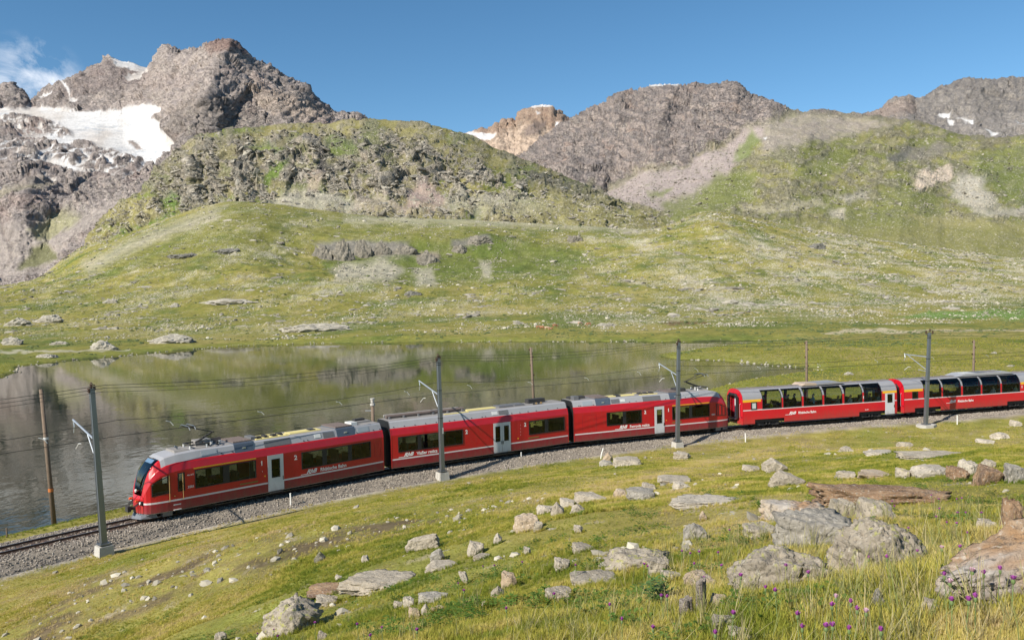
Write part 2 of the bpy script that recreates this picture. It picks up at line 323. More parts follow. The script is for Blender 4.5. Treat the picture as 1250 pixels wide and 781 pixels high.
def ground_z(x, y, detail=True):
    x = np.asarray(x, float); y = np.asarray(y, float)
    off = track_off(x, y)
    near = hill_z(x, y)
    rgt = sm(2, 32, x); w_hill = sm(3.0 - .9 * rgt, 6.5, off); w0 = -.62 + .36 * rgt * sm(1.5, 2.3, off)
    z = w0 + (near - w0) * w_hill
    d, _ = seg_dist(x, y, LAKE); ins = inside(x, y, LAKE); sdl = np.where(ins, -d, d)
    sd_w = sdl + (0.9 * fbm(x / 6, y / 6, o=3) + .35 * fbm(x / 1.3, y / 1.3, o=2)) * sm(60, 110, y)
    flat = -.35 + .35 * fbm(x / 25, y / 25, o=3) * sm(3, 14, -off)
    st = sm(90, 130, y) * .25
    slope = .27 - .20 * sm(110, 140, y)
    bank = LEVEL + np.where(sd_w < 0, np.maximum(sd_w * .35, -3), slope * sd_w + st * sm(0, .8, sd_w))
    beyond = np.minimum(bank, flat)
    kb = sm(3.0, 6.0, -off); zb = -.62 * (1 - kb) + beyond * kb
    z = np.where(off < -2.9, zb, z)
    far = y > 255
    if far.any():
        xf, yf = x[far], y[far]; px = np.clip(625 + 1000 * xf / yf, -395, 1645)
        hz = horizon(px); ks = []
        for dd, row in FAR:
            if row is None: zz = np.zeros_like(px) + .1
            elif row == 'h20': zz = 12.5 - 20 * dd / 1000 + 0 * px
            else: zz = 12.5 + (hz - np.interp(px, *row)) * dd / 1000
            ks.append((dd, zz))
        zf = z[far].copy(); last = (255.0, np.minimum(zf, 0.0))
        last = (255.0, np.where(True, -.3, 0) + 0 * px)
        for dd, zz in ks:
            t = np.clip((yf - last[0]) / (dd - last[0]), 0, 1); mk = yf > last[0]
            zf = np.where(mk, last[1] + (zz - last[1]) * t, zf); last = (dd, zz)
        zf = np.where(yf > 950, last[1] - (yf - 950) * .25, zf)
        z[far] = np.where(sdl[far] < 8, z[far], zf)
    if detail:
        z = z + .34 * np.sin(z * 1.9 + 5 * fbm(x / 50, y / 50, o=3)) * sm(430, 560, y) * (1 - sm(850, 940, y))
        a = sm(75, 260, y)
        amp = a * sm(2, 14, sdl)
        z = z + amp * (1.1 * fbm(x / 34, y / 60, o=3) + sm(260, 520, y) * (3.2 * fbm(x / 60, y / 70, o=4) + 1.4 * ridged(x / 22, y / 30, o=3)) * (1 - .75 * sm(700, 950, y))) + sm(430, 600, y) * (1 - .8 * sm(820, 950, y)) * (2.6 * ridged(x / 45 + 3, y / 38, o=5, g=.55) - .8)
        # uneven turf of the near hillside
        z = z + w_hill * (1 - a) * (.16 * fbm(x / 2.6, y / 2.6, o=4) + .5 * fbm(x / 11, y / 11, o=2)) * sm(5, 11, off)
    return z
def ground_hit(px, py):
    """first point where the sight line meets the ground (near side)"""
    r = rays(px, py); r = r / r[1]
    ds = np.concatenate([np.arange(3, 90, .15), np.arange(90, 960, 1.0)])
    P = CAM + ds[:, None] * r; g = ground_z(P[:, 0], P[:, 1], True)
    k = np.nonzero(P[:, 2] < g)[0]
    i = k[0] if len(k) else len(ds) - 1
    return P[i]
# rows and columns of the sheet
rows = np.concatenate([np.linspace(-8, 3.5, 14)[:-1], 3.5 * (75 / 3.5) ** (np.linspace(0, 1, 240)[:-1]), np.linspace(75, 150, 60)[:-1], np.linspace(150, 270, 100)[:-1],
                       np.linspace(270, 520, 100)[:-1], np.linspace(520, 955, 250)[:-1], np.linspace(955, 1150, 8)])
cu = np.concatenate([np.linspace(-1.25, -.68, 60)[:-1], np.linspace(-.68, .68, 760), np.linspace(.68, 1.25, 60)[1:]])
nr, nc = len(rows), len(cu)
YY = np.repeat(rows, nc); XX = np.tile(cu, nr) * (YY + 10)
ZZ = ground_z(XX, YY)
px, py = project(np.c_[XX, YY, ZZ]); ok = YY > 3
px = np.where(ok, px, -999); py = np.where(ok, py, 900)
off = track_off(XX, YY); sdl, _ = seg_dist(XX, YY, LAKE); sdl = np.where(inside(XX, YY, LAKE), -sdl, sdl)
# ---- colours
big = fbm(XX / 40, YY / 60, o=4); mid = fbm(XX / 9 + 5, YY / 14, o=4); fine = fbm(XX / 2.2, YY / 3.0, o=3)
col = np.zeros((len(XX), 3)) + np.array([.205, .19, .045])
col = mixc(col, sm(-.05, .35, big + .5 * mid), (.105, .13, .03))
col = mixc(col, sm(.05, .4, -big + .6 * mid) * .8, (.28, .235, .085))
col = mixc(col, sm(.1, .35, fine) * .5, (.12, .15, .035)); col = mixc(col, sm(.1, .35, -fine) * .4, (.29, .25, .09))
farm = sm(230, 330, YY)
n1 = fbm(XX / 5 + 31, YY / 9, o=4, g=.65); n2 = fbm(XX / 45 + 3, YY / 90, o=3); n3 = perlin(XX / 1.6, YY / 3.2); n4 = fbm(XX / 14, YY / 22 + 9, o=4, g=.6)
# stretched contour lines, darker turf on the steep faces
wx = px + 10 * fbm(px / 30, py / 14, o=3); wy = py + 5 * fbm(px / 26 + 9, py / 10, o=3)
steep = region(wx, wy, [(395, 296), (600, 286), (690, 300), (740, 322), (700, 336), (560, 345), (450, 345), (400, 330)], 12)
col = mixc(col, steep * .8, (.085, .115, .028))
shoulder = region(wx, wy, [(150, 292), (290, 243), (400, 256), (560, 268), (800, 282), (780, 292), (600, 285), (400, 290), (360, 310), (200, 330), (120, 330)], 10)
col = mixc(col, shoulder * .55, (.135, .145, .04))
grain = sm(-.12, .16, fbm(XX / 2.6, YY / 8, o=2, g=.7)); pale = sm(.02, .3, n2 + .25 * n4) * farm * (.3 + .7 * grain)
col = mixc(col, pale * .2, (.27, .25, .10))
spk = farm * sm(.22, .34, n1 + .25 * n2 - .04) * (.15 + .85 * grain)        # stones and bare slabs between the grass
right = sm(650, 900, px) * sm(262, 300, py) * (1 - sm(370, 400, py))
spk2 = farm * sm(.10, .26, n3 + .35 * n4 - .12 + .12 * right)
col = mixc(col, np.clip(spk + .12 * spk2, 0, 1) * .6, (.34, .305, .225))
darks = farm * sm(.26, .4, fbm(XX / 7 - 9, YY / 16 + 4, o=4, g=.6))
col = mixc(col, darks * (.3 + .7 * (1 - grain)) * .85, (.075, .095, .028))
for pts, s, k, a in [
    ([(405, 330), (425, 318), (445, 322), (470, 316), (492, 330), (480, 342), (410, 344)], 6, (.36, .33, .26), .8),
    ([(505, 330), (525, 326), (530, 348), (510, 350)], 5, (.36, .33, .26), .7), ([(585, 318), (600, 320), (598, 340), (586, 338)], 4, (.36, .33, .26), .7),
    ([(380, 298), (430, 293), (500, 297), (505, 312), (470, 316), (440, 312), (400, 316)], 5, (.20, .185, .16), .95),
    ([(552, 294), (600, 287), (600, 294), (560, 306)], 4, (.17, .16, .14), .9), ([(505, 310), (535, 308), (535, 320), (510, 320)], 4, (.24, .20, .16), .9),
    ([(100, 320), (160, 292), (240, 262), (275, 252), (262, 268), (200, 292), (150, 312), (110, 335)], 8, (.33, .30, .24), .6),
    ([(640, 262), (800, 276), (780, 284), (600, 275), (420, 272), (420, 264)], 5, (.35, .33, .24), .6),
    ([(1090, 388), (1150, 380), (1260, 377), (1400, 380), (1400, 390), (1170, 389)], 2.5, (.12, .20, .045), .9),
    ([(1040, 400), (1140, 403), (1260, 402), (1400, 404), (1400, 405.5), (1260, 404), (1140, 405), (1000, 408)], .9, (.42, .36, .24), .9),
    ([(0, 428.5), (60, 427), (160, 426), (160, 428), (60, 429.5), (0, 431)], .8, (.40, .37, .28), .7),
    ([(805, 393.5), (860, 392.5), (866, 396), (815, 397)], 1.5, (.13, .08, .04), .9), ([(760, 391), (1010, 385), (1010, 388), (860, 393)], 3, (.14, .165, .05), .5)]:
    col = mixc(col, region(wx, wy, pts, s) * a, k)
# shore line: dark broken rim, pale stones
col = mixc(col, (np.abs(sdl) < 1.1) * (YY > 100) * sm(-.1, .25, mid) * .8, (.05, .055, .03)); col = mixc(col, sm(.2, -1, sdl), (.06, .06, .035))
col = mixc(col, sm(0, 12, 14 - np.abs(sdl)) * (sdl > 0) * (YY > 100) * .35, (.17, .20, .04))
# near hillside
nh = sm(3, 4.5, off) * (YY < 95)
path = region(px + 14 * mid, py + 6 * mid, [(0, 770), (120, 705), (300, 655), (420, 640), (560, 622), (660, 605), (660, 615), (560, 640), (430, 665), (330, 700), (180, 745), (60, 790), (-60, 800)], 12)
path2 = region(px + 8 * mid, py + 3 * mid, [(620, 606), (760, 585), (900, 552), (960, 545), (960, 549), (880, 566), (760, 594), (640, 614)], 5)
m2 = fbm(XX / 3.2 + 40, YY / 3.2, o=4, g=.6)
nb = nh * sm(.05, .35, m2)
col = mixc(col, nh * .9, (.31, .265, .075)); col = mixc(col, nh * sm(-.1, .3, mid + .3 * big), (.22, .225, .05)); col = mixc(col, nh * sm(.05, .4, -mid + .4 * m2) * .8, (.34, .28, .12))
col = mixc(col, nb * .5, (.25, .19, .10))
col = mixc(col, nh * path * sm(-.15, .25, m2 + .3 * fine) * .9, (.13, .095, .06)); col = mixc(col, nh * path2 * .55, (.37, .29, .15))
col = mixc(col, nh * sm(.3, .42, fbm(XX / 1.1, YY / 1.1 + 7, o=3)) * .6, (.40, .33, .24))
# sandy strip beside the ballast
col = mixc(col, sm(2.2, 2.7, np.abs(off) + .25 * fine) * sm(3.7, 3.0, off + .5 * mid) * (YY < 110) * (off > 0), (.40, .35, .27))
col = mixc(col, (np.abs(off) < 3) * 1.0 * (YY < 120), (.33, .30, .26))
stone = farm * np.clip(.42 + .9 * n4 + .8 * n2 + .25 * right, 0, 1.1) * (1 - .5 * steep) + nh * .12
crag = np.clip(region(wx, wy, [(380, 297), (430, 291), (500, 295), (508, 312), (470, 318), (440, 314), (400, 318)], 5) + region(wx, wy, [(550, 294), (602, 287), (602, 295), (560, 308)], 4) + region(wx, wy, [(505, 310), (536, 308), (536, 321), (510, 321)], 4), 0, 1)
ZZ = ZZ + crag * (2.2 * ridged(XX / 7, YY / 5, o=4, g=.6)) + spk * .9 * farm * (.6 + ridged(XX / 4, YY / 4, o=3))
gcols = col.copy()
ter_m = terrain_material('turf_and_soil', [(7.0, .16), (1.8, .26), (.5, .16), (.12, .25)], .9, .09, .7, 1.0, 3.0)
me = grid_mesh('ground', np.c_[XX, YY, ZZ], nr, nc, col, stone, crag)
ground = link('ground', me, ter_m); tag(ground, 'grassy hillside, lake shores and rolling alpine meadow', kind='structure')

# ================================================================== mountains
SHEETS = {}
def sheet(name, x0, x1, step, rows_, density, ridges=(), amp=0, nscale=60, zs=1.0, skew=0.0, colour=None, rough=None, matcells=((40, .2), (6, .25)), mb=1.0, mdist=3.0, label=None, seed=0, oct=6, gain=.6, behind=1, scell=4.0, fk=.34, crack=12.0, strata=(.35, 5, 1.2)):
    pxs = np.arange(x0, x1 + step, step); pys = []; ds = []
    ctrl = [(np.interp(pxs, *r[0]), np.interp(pxs, *r[1]) if isinstance(r[1], tuple) else np.full(len(pxs), float(r[1]))) for r in rows_]
    for k in range(len(ctrl) - 1):
        dp = np.abs(ctrl[k + 1][0] - ctrl[k][0]); n = max(5, int(np.percentile(dp, 80) * density)) if k < len(ctrl) - 1 - behind else 6
        for j in range(n):
            t = j / n; pys.append(ctrl[k][0] * (1 - t) + ctrl[k + 1][0] * t); ds.append(ctrl[k][1] * (1 - t) + ctrl[k + 1][1] * t)
    pys.append(ctrl[-1][0]); ds.append(ctrl[-1][1])
    pys = np.array(pys); ds = np.array(ds)
    kw = 9
    dp_ = np.pad(ds, ((kw, kw), (0, 0)), 'edge'); ds = sum(dp_[i:i + len(ds)] for i in range(2 * kw + 1)) / (2 * kw + 1)
    n_, m_ = pys.shape; PX = np.tile(pxs, n_); PY = pys.ravel(); D = ds.ravel()
    RX, RY = warp(PX, PY, 14, 34)
    for pts, wl, wr, a in ridges:
        q, s = seg_dist(RX, RY, pts, closed=False); s = -s if pts[-1][1] < pts[0][1] else s   # s>0: left of the line seen by the viewer
        wd = wr + (wl - wr) * (.5 + .5 * np.clip(s, -1, 1)); D = D - a * .62 * np.clip(1 - q / wd, 0, 1) ** 1.3
    P = at_depth(PX, PY, D)
    G = P.reshape(n_, m_, 3); tu = np.gradient(G, axis=1); tv = np.gradient(G, axis=0)
    N = np.cross(tu, tv); ln = np.linalg.norm(N, axis=2, keepdims=True); N = N / np.maximum(ln, 1e-9)
    N = np.where(N[..., 2:3] < 0, -N, N)
    from_ = N.copy(); kk = 12
    Np = np.pad(N, ((kk, kk), (0, 0), (0, 0)), 'edge'); N = sum(Np[i:i + n_] for i in range(2 * kk + 1)) / (2 * kk + 1); N = (N / np.linalg.norm(N, axis=2, keepdims=True)).reshape(-1, 3)
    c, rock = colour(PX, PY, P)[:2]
    sto = .8 * np.clip(.45 + .5 * fbm(PX / 30, PY / 16 + seed, o=3), 0, 1) * (c[:, 0] < .5) * (1 - .5 * (c[:, 1] < .15))
    x, y, z = P[:, 0] / nscale + seed, P[:, 1] / nscale, P[:, 2] / nscale * zs
    x = x + skew * z
    rx, ry = x + .25 * perlin(x * 1.7, y * 1.7, z * 1.7), y + .25 * perlin(x * 1.7 + 9, y * 1.7, z * 1.7)
    fac = facets(rx * 1.1, ry * 1.1, z * 1.3 + .5 * x, seed) + .38 * facets(rx * 2.7 + 4, ry * 2.7, z * 3.4 + 1.0 * x, seed + 5) + .13 * facets(rx * 6.1, ry * 6.1 + 3, z * 8 + 2 * x, seed + 9)
    disp = fac * fk + ridged(x, y, z, o=oct, g=gain) * .30 + .5 * fbm(x * .6, y * .6, z * .6, o=3) + .07 * (ridged(x * 5.3 + 3 * z, y * 5.3, z * 2.1, o=4, g=.6) - .2)
    disp = disp + strata[0] * ridged(x * .35 + 2, y * .35, z * strata[1] + x * strata[2], o=4, g=.6)
    r2 = np.pad(rock.reshape(n_, m_), 3, 'edge'); r2 = sum(r2[i:i + n_, j:j + m_] for i in range(0, 7, 1) for j in range(0, 7, 1)) / 49.0; rock = np.minimum(r2.ravel(), 1)
    P = P + N * (amp * disp * rock)[:, None]
    SHEETS[name] = (P, PX, PY, rock, c)
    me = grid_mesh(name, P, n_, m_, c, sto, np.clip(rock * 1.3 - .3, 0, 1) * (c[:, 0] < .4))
    o = link(name, me, terrain_material(name + '_surface', list(matcells), mb, mdist, scell, 1.0, crack)); tag(o, label, kind='structure')
    return o
def warp(px, py, a, s):
    return px + a * fbm(px / s, py / s, o=4, g=.6), py + a * fbm(px / s + 50, py / s - 20, o=4, g=.6)
GREEN = (.125, .158, .04); OLIVE = (.205, .185, .065); ROCK = (.27, .245, .20); WARM = (.33, .285, .225); DARK = (.12, .115, .115); SCREE = (.33, .295, .27); SNOW = (.55, .545, .54); DIRTY = (.44, .40, .365)

def col_hill(px, py, P):
    wx, wy = warp(px, py, 9, 18); n = len(px)
    f1 = fbm(px / 22, py / 14, o=5, g=.6); f2 = fbm(px / 6 + 3, py / 5, o=4, g=.6); f3 = fbm(px / 60, py / 34 + 4, o=3); f4 = ridged(px / 16, py / 9, o=4)
    crest = np.interp(px, *HILLC); below = py - crest
    rock = sm(-.06, .14, f1 + .45 * f2 + .12 * f4)
    up = sm(40, 12, below)                                    # grassy cap above the cliffs
    rock = rock * (1 - .55 * up) * (1 - .5 * sm(600, 680, px) * sm(205, 240, py))
    cl = region(wx, wy, [(185, 215), (230, 172), (330, 168), (420, 165), (520, 172), (560, 200), (530, 225), (500, 240), (420, 232), (300, 232), (240, 262), (190, 262)], 10)
    rock = np.clip(rock + .42 * cl, 0, 1)
    c = np.zeros((n, 3)) + np.array(OLIVE); c = mixc(c, sm(-.1, .25, f3 + .5 * f2) * .8, GREEN); c = mixc(c, sm(0, .3, -f3 + .4 * f2) * .6, (.29, .26, .12))
    rc = np.zeros((n, 3)) + np.array(ROCK); rc = mixc(rc, sm(0, .3, f2), WARM); rc = mixc(rc, sm(.05, .35, -f2 + .3 * f1), (.15, .145, .135)); rc = mixc(rc, sm(.15, .4, fbm(px / 9, py / 9 + 70, o=4)), (.40, .36, .31))
    c = c + (rc - c) * rock[:, None]
    for pts, s, k, a in [
        ([(300, 262), (330, 246), (350, 232), (400, 236), (430, 245), (450, 262), (400, 264)], 6, (.36, .34, .27), .8),
        ([(480, 262), (500, 240), (512, 222), (520, 215), (530, 235), (560, 262)], 5, (.33, .25, .225), .85), ([(425, 262), (435, 245), (470, 240), (500, 262)], 5, (.36, .30, .25), .7),
        ([(118, 320), (150, 296), (200, 278), (250, 255), (275, 248), (262, 262), (215, 284), (170, 300), (130, 330)], 5, (.34, .31, .27), .8),
        ([(380, 205), (400, 208), (385, 235), (372, 232)], 4, (.36, .29, .24), .6),
        ([(540, 240), (640, 240), (700, 262), (600, 268), (540, 262)], 6, (.38, .36, .27), .55),
        ([(200, 268), (196, 240), (215, 240), (225, 262), (200, 290), (160, 300), (120, 310), (150, 285)], 4, (.10, .17, .03), .85),
        ([(318, 222), (340, 200), (352, 195), (345, 215), (325, 232)], 4, (.12, .18, .035), .9), ([(300, 180), (320, 172), (350, 186), (330, 190)], 4, (.14, .19, .04), .7),
        ([(395, 172), (440, 178), (440, 190), (400, 190)], 5, (.13, .18, .04), .7)]:
        m = region(wx, wy, pts, s) * a; c = mixc(c, m, k); rock = rock * (1 - .8 * m)
    c = mixc(c, region(wx, wy, [(385, 185), (402, 178), (400, 200), (410, 215), (400, 222), (388, 205)], 3) * .8, (.09, .085, .09))
    band = region(wx, wy, [(640, 210), (680, 218), (740, 236), (780, 255), (740, 258), (690, 240), (640, 225)], 5) * sm(-.1, .2, f2 + .2)
    c = mixc(c, band * .8, (.13, .125, .115)); rock = np.clip(rock + .5 * band, 0, 1)
    c = mixc(c, sm(600, 680, px) * sm(215, 245, py) * .5, (.27, .25, .12))
    spk = sm(.22, .36, fbm(px / 3.4, py / 2.4 + 9, o=3)) * sm(225, 245, py)
    c = mixc(c, sm(240, 262, py) * sm(-.2, .2, f1 + f2) * .55, (.24, .215, .075)); c = mixc(c, spk * .7, (.42, .39, .31))
    return c, .12 + .88 * rock
HILLC = P_((40, 372), (75, 335), (100, 308), (120, 275), (150, 246), (175, 235), (190, 212), (215, 190), (235, 171), (270, 161), (320, 156), (360, 152), (400, 152), (430, 147), (470, 147), (510, 150), (545, 157), (575, 167), (620, 190), (660, 205), (700, 222), (740, 240), (780, 258), (820, 270), (860, 288), (900, 300))
hillrows = [(P_((40, 385), (100, 330), (150, 310), (290, 275), (400, 285), (600, 295), (800, 305), (900, 312)), 985),
    (P_((40, 380), (100, 318), (150, 292), (250, 262), (290, 258), (400, 265), (600, 276), (800, 286), (900, 308)), 1080),
    (P_((40, 376), (75, 345), (120, 300), (170, 262), (220, 252), (300, 240), (400, 236), (480, 242), (560, 243), (650, 247), (720, 256), (780, 267), (850, 290), (900, 306)), 1230),
    (P_((40, 374), (75, 340), (110, 296), (150, 254), (190, 224), (230, 192), (300, 180), (400, 176), (500, 184), (560, 203), (620, 218), (700, 240), (780, 263), (850, 287), (900, 303)), P_((40, 1200), (200, 1310), (500, 1370), (900, 1290))),
    (HILLC, P_((40, 1220), (200, 1420), (400, 1720), (650, 1650), (900, 1350))),
    (P_(*[(a, b + 28) for a, b in zip(*HILLC)]), P_((40, 1600), (400, 2150), (900, 1800)))]
sheet('rocky_hill', 40, 900, 1.0, hillrows, 1.15, ridges=[([(190, 262), (185, 235), (195, 212)], 14, 12, 25), ([(392, 225), (384, 200), (378, 178)], 14, 9, 22), ([(300, 235), (290, 200), (285, 175)], 40, 25, 35), ([(470, 240), (460, 200), (455, 170)], 40, 30, 40), ([(240, 250), (232, 210), (240, 180)], 25, 14, 25), ([(345, 235), (350, 210), (340, 180)], 20, 12, 18), ([(520, 230), (508, 200), (500, 180)], 20, 12, 18)],
      amp=16, crack=11, fk=.6, nscale=60, zs=1.5, gain=.6, colour=col_hill, matcells=((30, .14), (4, .30)), mb=1.0, mdist=2.2, label='green and rocky hill with cliffs and scree behind the lake', seed=3)

GLC = P_((-300, 118), (-60, 100), (0, 108), (15, 106), (28, 113), (37, 124), (46, 120), (60, 108), (75, 101), (90, 97), (110, 88), (128, 76), (136, 70), (150, 75), (165, 79), (180, 85), (188, 78), (196, 66), (205, 60), (212, 61), (219, 65), (236, 63), (246, 61), (258, 55), (268, 53), (279, 51), (288, 55), (295, 62), (305, 72), (325, 83), (344, 95), (358, 105), (372, 110), (379, 120), (392, 132), (405, 144), (420, 143), (436, 145), (470, 172), (520, 200))
def col_glacier(px, py, P):
    wx, wy = warp(px, py, 7, 16); n = len(px)
    f1 = fbm(px / 26, py / 16, o=5, g=.6); f2 = fbm(px / 6 + 3, py / 4.4, o=4, g=.6); f3 = fbm(px / 70, py / 40 + 4, o=3)
    st = fbm((px + py * 1.1) / 5, (px - py) / 40, o=4, g=.6)
    c = np.zeros((n, 3)) + np.array((.28, .245, .23)); c = mixc(c, sm(0, .3, f2 + .5 * st), (.36, .305, .275)); c = mixc(c, sm(.08, .4, -f2 + .3 * f1), (.19, .17, .165))
    c = mixc(c, sm(.1, .35, f3) * .5, (.27, .20, .18))
    rock = np.ones(n)
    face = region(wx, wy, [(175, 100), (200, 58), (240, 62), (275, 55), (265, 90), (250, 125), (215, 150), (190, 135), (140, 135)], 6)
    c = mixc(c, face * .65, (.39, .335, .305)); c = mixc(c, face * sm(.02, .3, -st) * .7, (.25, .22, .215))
    c = mixc(c, region(wx, wy, [(255, 50), (285, 50), (310, 72), (280, 68), (250, 66)], 4) * .7, (.20, .12, .10))
    c = mixc(c, region(wx, wy, [(300, 108), (350, 115), (400, 140), (410, 152), (360, 152), (310, 128), (290, 118)], 7) * .7, (.34, .275, .225))
    c = mixc(c, region(wx, wy, [(205, 165), (230, 130), (290, 115), (300, 135), (340, 148), (330, 160), (240, 170), (215, 190)], 8) * .45, (.17, .15, .13))
    c = mixc(c, region(wx, wy, [(80, 105), (140, 72), (185, 90), (175, 110), (120, 118), (60, 120)], 5) * .5, (.19, .155, .15))
    # scree and grass in the valley on the left
    for pts, s, k, a in [([(0, 270), (40, 270), (110, 262), (170, 235), (150, 262), (90, 300), (60, 335), (0, 352), (-200, 370), (-200, 290)], 9, (.32, .28, .255), .85),
        ([(35, 282), (70, 262), (100, 265), (70, 290), (48, 296)], 6, (.24, .24, .11), .7),
        ([(22, 330), (40, 302), (55, 297), (68, 308), (76, 318), (60, 322), (30, 332)], 4, (.14, .14, .07), .95),
        ([(20, 226), (45, 220), (66, 226), (50, 232), (25, 234)], 5, (.27, .235, .20), .7), ([(-10, 236), (60, 226), (66, 230), (0, 246)], 4, (.24, .225, .14), .5)]:
        m = region(wx, wy, pts, s) * a; c = mixc(c, m, k); rock = rock * (1 - .75 * m)
    # snow and ice
    ux, uy = warp(px, py, 3.2, 9)
    ice = region(ux, uy, [(-400, 118), (0, 134), (20, 135), (38, 131), (60, 133), (100, 137), (150, 137), (158, 130), (175, 128), (202, 134), (200, 140), (184, 146), (196, 150), (197, 160), (205, 163), (212, 172), (222, 182), (215, 192), (205, 200), (188, 213), (178, 206), (170, 198), (150, 190), (140, 186), (125, 183), (110, 177), (90, 176), (60, 176), (45, 172), (25, 169), (12, 157), (0, 150), (-60, 150), (-400, 175)], 1.2)
    isl = region(ux, uy, [(0, 146), (10, 141), (35, 143), (60, 149), (85, 160), (88, 166), (72, 168), (50, 163), (28, 168), (16, 160), (0, 152)], 2) * sm(.04, -.04, fbm(px / 9, py / 3.0 + 8, o=3) - .08)
    isl2 = region(ux, uy, [(155, 172), (164, 174), (175, 182), (170, 183), (158, 177)], 1)
    ice = ice * (1 - isl) * (1 - isl2)
    stripes = region(ux, uy, [(0, 172), (60, 178), (125, 182), (150, 186), (190, 212), (175, 226), (120, 219), (60, 210), (0, 200)], 5) * sm(.05, .14, fbm((px - 1.6 * py) / 26 + 3, (py * 1.0 + px * .30) / 3.2, o=3))
    for pts in [[(132, 64), (150, 69), (184, 80), (184, 91), (165, 88), (140, 82)], [(153, 98), (166, 90), (178, 88), (174, 97), (168, 100), (158, 101)], [(49, 120), (58, 115), (67, 114), (64, 117), (54, 121)], [(28, 115), (42, 117), (41, 125), (36, 134), (30, 131), (36, 124)],
                [(74, 101), (78, 102), (86, 110), (86, 120), (96, 122), (92, 128), (86, 126), (83, 112)], [(45, 215), (55, 217), (68, 226), (66, 228), (56, 222)], [(44, 193), (70, 198), (104, 209), (100, 211), (68, 206), (48, 198)], [(94, 182), (108, 190), (114, 198), (108, 196)], [(120, 186), (136, 196), (140, 204), (134, 206), (126, 196)], [(0, 230), (5, 231), (0, 234)]]:
        stripes = np.maximum(stripes, region(ux, uy, pts, 1.0))
    sn = np.clip(ice + stripes, 0, 1); rock = rock * (1 - sn * .93)
    sc = np.zeros((n, 3)) + np.array(SNOW); sc = mixc(sc, sm(-.2, .25, f3 + .2 * f1) * .8, DIRTY)
    cre = region(wx, wy, [(100, 148), (150, 152), (190, 145), (180, 155), (120, 165), (90, 162)], 8) + region(wx, wy, [(140, 182), (190, 180), (210, 190), (188, 213), (165, 195)], 6) + region(wx, wy, [(-100, 134), (20, 136), (10, 142), (-100, 142)], 3)
    sc = mixc(sc, cre * sm(-.1, .25, fbm(px / 14, py / 2.2 + 5, o=3)) * .75, (.33, .36, .40))
    c = c + (sc - c) * sn[:, None]
    return c, rock
grows = [(P_((-300, 395), (0, 385), (60, 365), (100, 330), (150, 290), (200, 265), (520, 250)), 1560),
    (P_((-300, 372), (0, 352), (60, 335), (100, 300), (150, 275), (200, 255), (520, 240)), 1750),
    (P_((-300, 310), (0, 285), (60, 280), (100, 262), (150, 240), (200, 225), (520, 225)), 2100),
    (P_((-300, 245), (0, 225), (60, 228), (120, 228), (200, 212), (300, 190), (400, 185), (520, 220)), 2450),
    (P_((-300, 190), (0, 176), (60, 182), (120, 188), (180, 205), (230, 172), (300, 168), (400, 172), (520, 212)), P_((-300, 3000), (180, 2950), (250, 2800), (520, 2800))),
    (P_((-300, 138), (0, 136), (100, 138), (160, 133), (200, 132), (230, 122), (300, 118), (360, 125), (400, 150), (520, 208)), P_((-300, 4200), (0, 4200), (150, 4000), (200, 3600), (250, 3150), (520, 3150))),
    (GLC, P_((-300, 4800), (40, 4800), (178, 4700), (196, 4100), (280, 3800), (400, 3600), (520, 3500))),
    (P_(*[(a, b + 30) for a, b in zip(*GLC)]), P_((-300, 5600), (520, 4600)))]
sheet('glacier_mountain', -300, 500, 1.0, grows, 1.15, ridges=[([(222, 155), (245, 130), (258, 105), (268, 80), (280, 50)], 70, 50, 420), ([(345, 150), (325, 118), (300, 68)], 20, 35, 90), ([(380, 150), (372, 125), (372, 108)], 20, 20, 60),
      ([(30, 275), (30, 250), (32, 234)], 70, 40, 260), ([(66, 262), (60, 245), (52, 236)], 30, 30, 60), ([(76, 320), (60, 300), (55, 296)], 20, 14, 45), ([(250, 175), (262, 150), (290, 120)], 30, 25, 80)],
      amp=46, fk=.40, nscale=150, zs=1.1, skew=.6, crack=34, strata=(.32, 3.5, -3.0), colour=col_glacier, matcells=((90, .14), (12, .22)), mb=1.0, mdist=5, label='high grey mountain with a glacier and snowfields', seed=9)

PKC = P_((500, 215), (540, 185), (560, 172), (576, 163), (583, 161), (588, 157), (596, 158), (601, 155), (605, 150), (609, 151), (614, 147), (619, 149), (624, 146), (629, 148), (634, 137), (642, 134), (650, 131), (662, 130), (673, 130), (677, 136), (684, 137), (690, 144), (700, 150), (720, 165), (760, 190))
def col_peak(px, py, P):
    wx, wy = warp(px, py, 4, 10); n = len(px); f2 = fbm(px / 5 + 3, py / 4, o=4, g=.6)
    c = np.zeros((n, 3)) + np.array((.38, .275, .205)); c = mixc(c, sm(0, .3, f2), (.30, .205, .155)); 
    c = mixc(c, region(wx, wy, [(570, 175), (600, 170), (640, 150), (680, 160), (650, 200), (600, 200)], 6) * .6, (.42, .34, .27))
    c = mixc(c, region(wx, wy, [(640, 160), (655, 150), (668, 152), (655, 166), (642, 170)], 3) * .8, (.24, .19, .17))
    rock = np.ones(n) * .9
    s = region(px, py, [(568, 165), (575, 163), (606, 165), (604, 170), (590, 172)], 1.2) + region(px, py, [(640, 128), (675, 128), (672, 132), (650, 133)], .8) + region(px, py, [(654, 138), (660, 139), (656, 141)], .8) + region(px, py, [(677, 151), (682, 152), (678, 157)], .8)
    return mixc(c, s, SNOW), rock * (1 - .7 * np.clip(s, 0, 1))
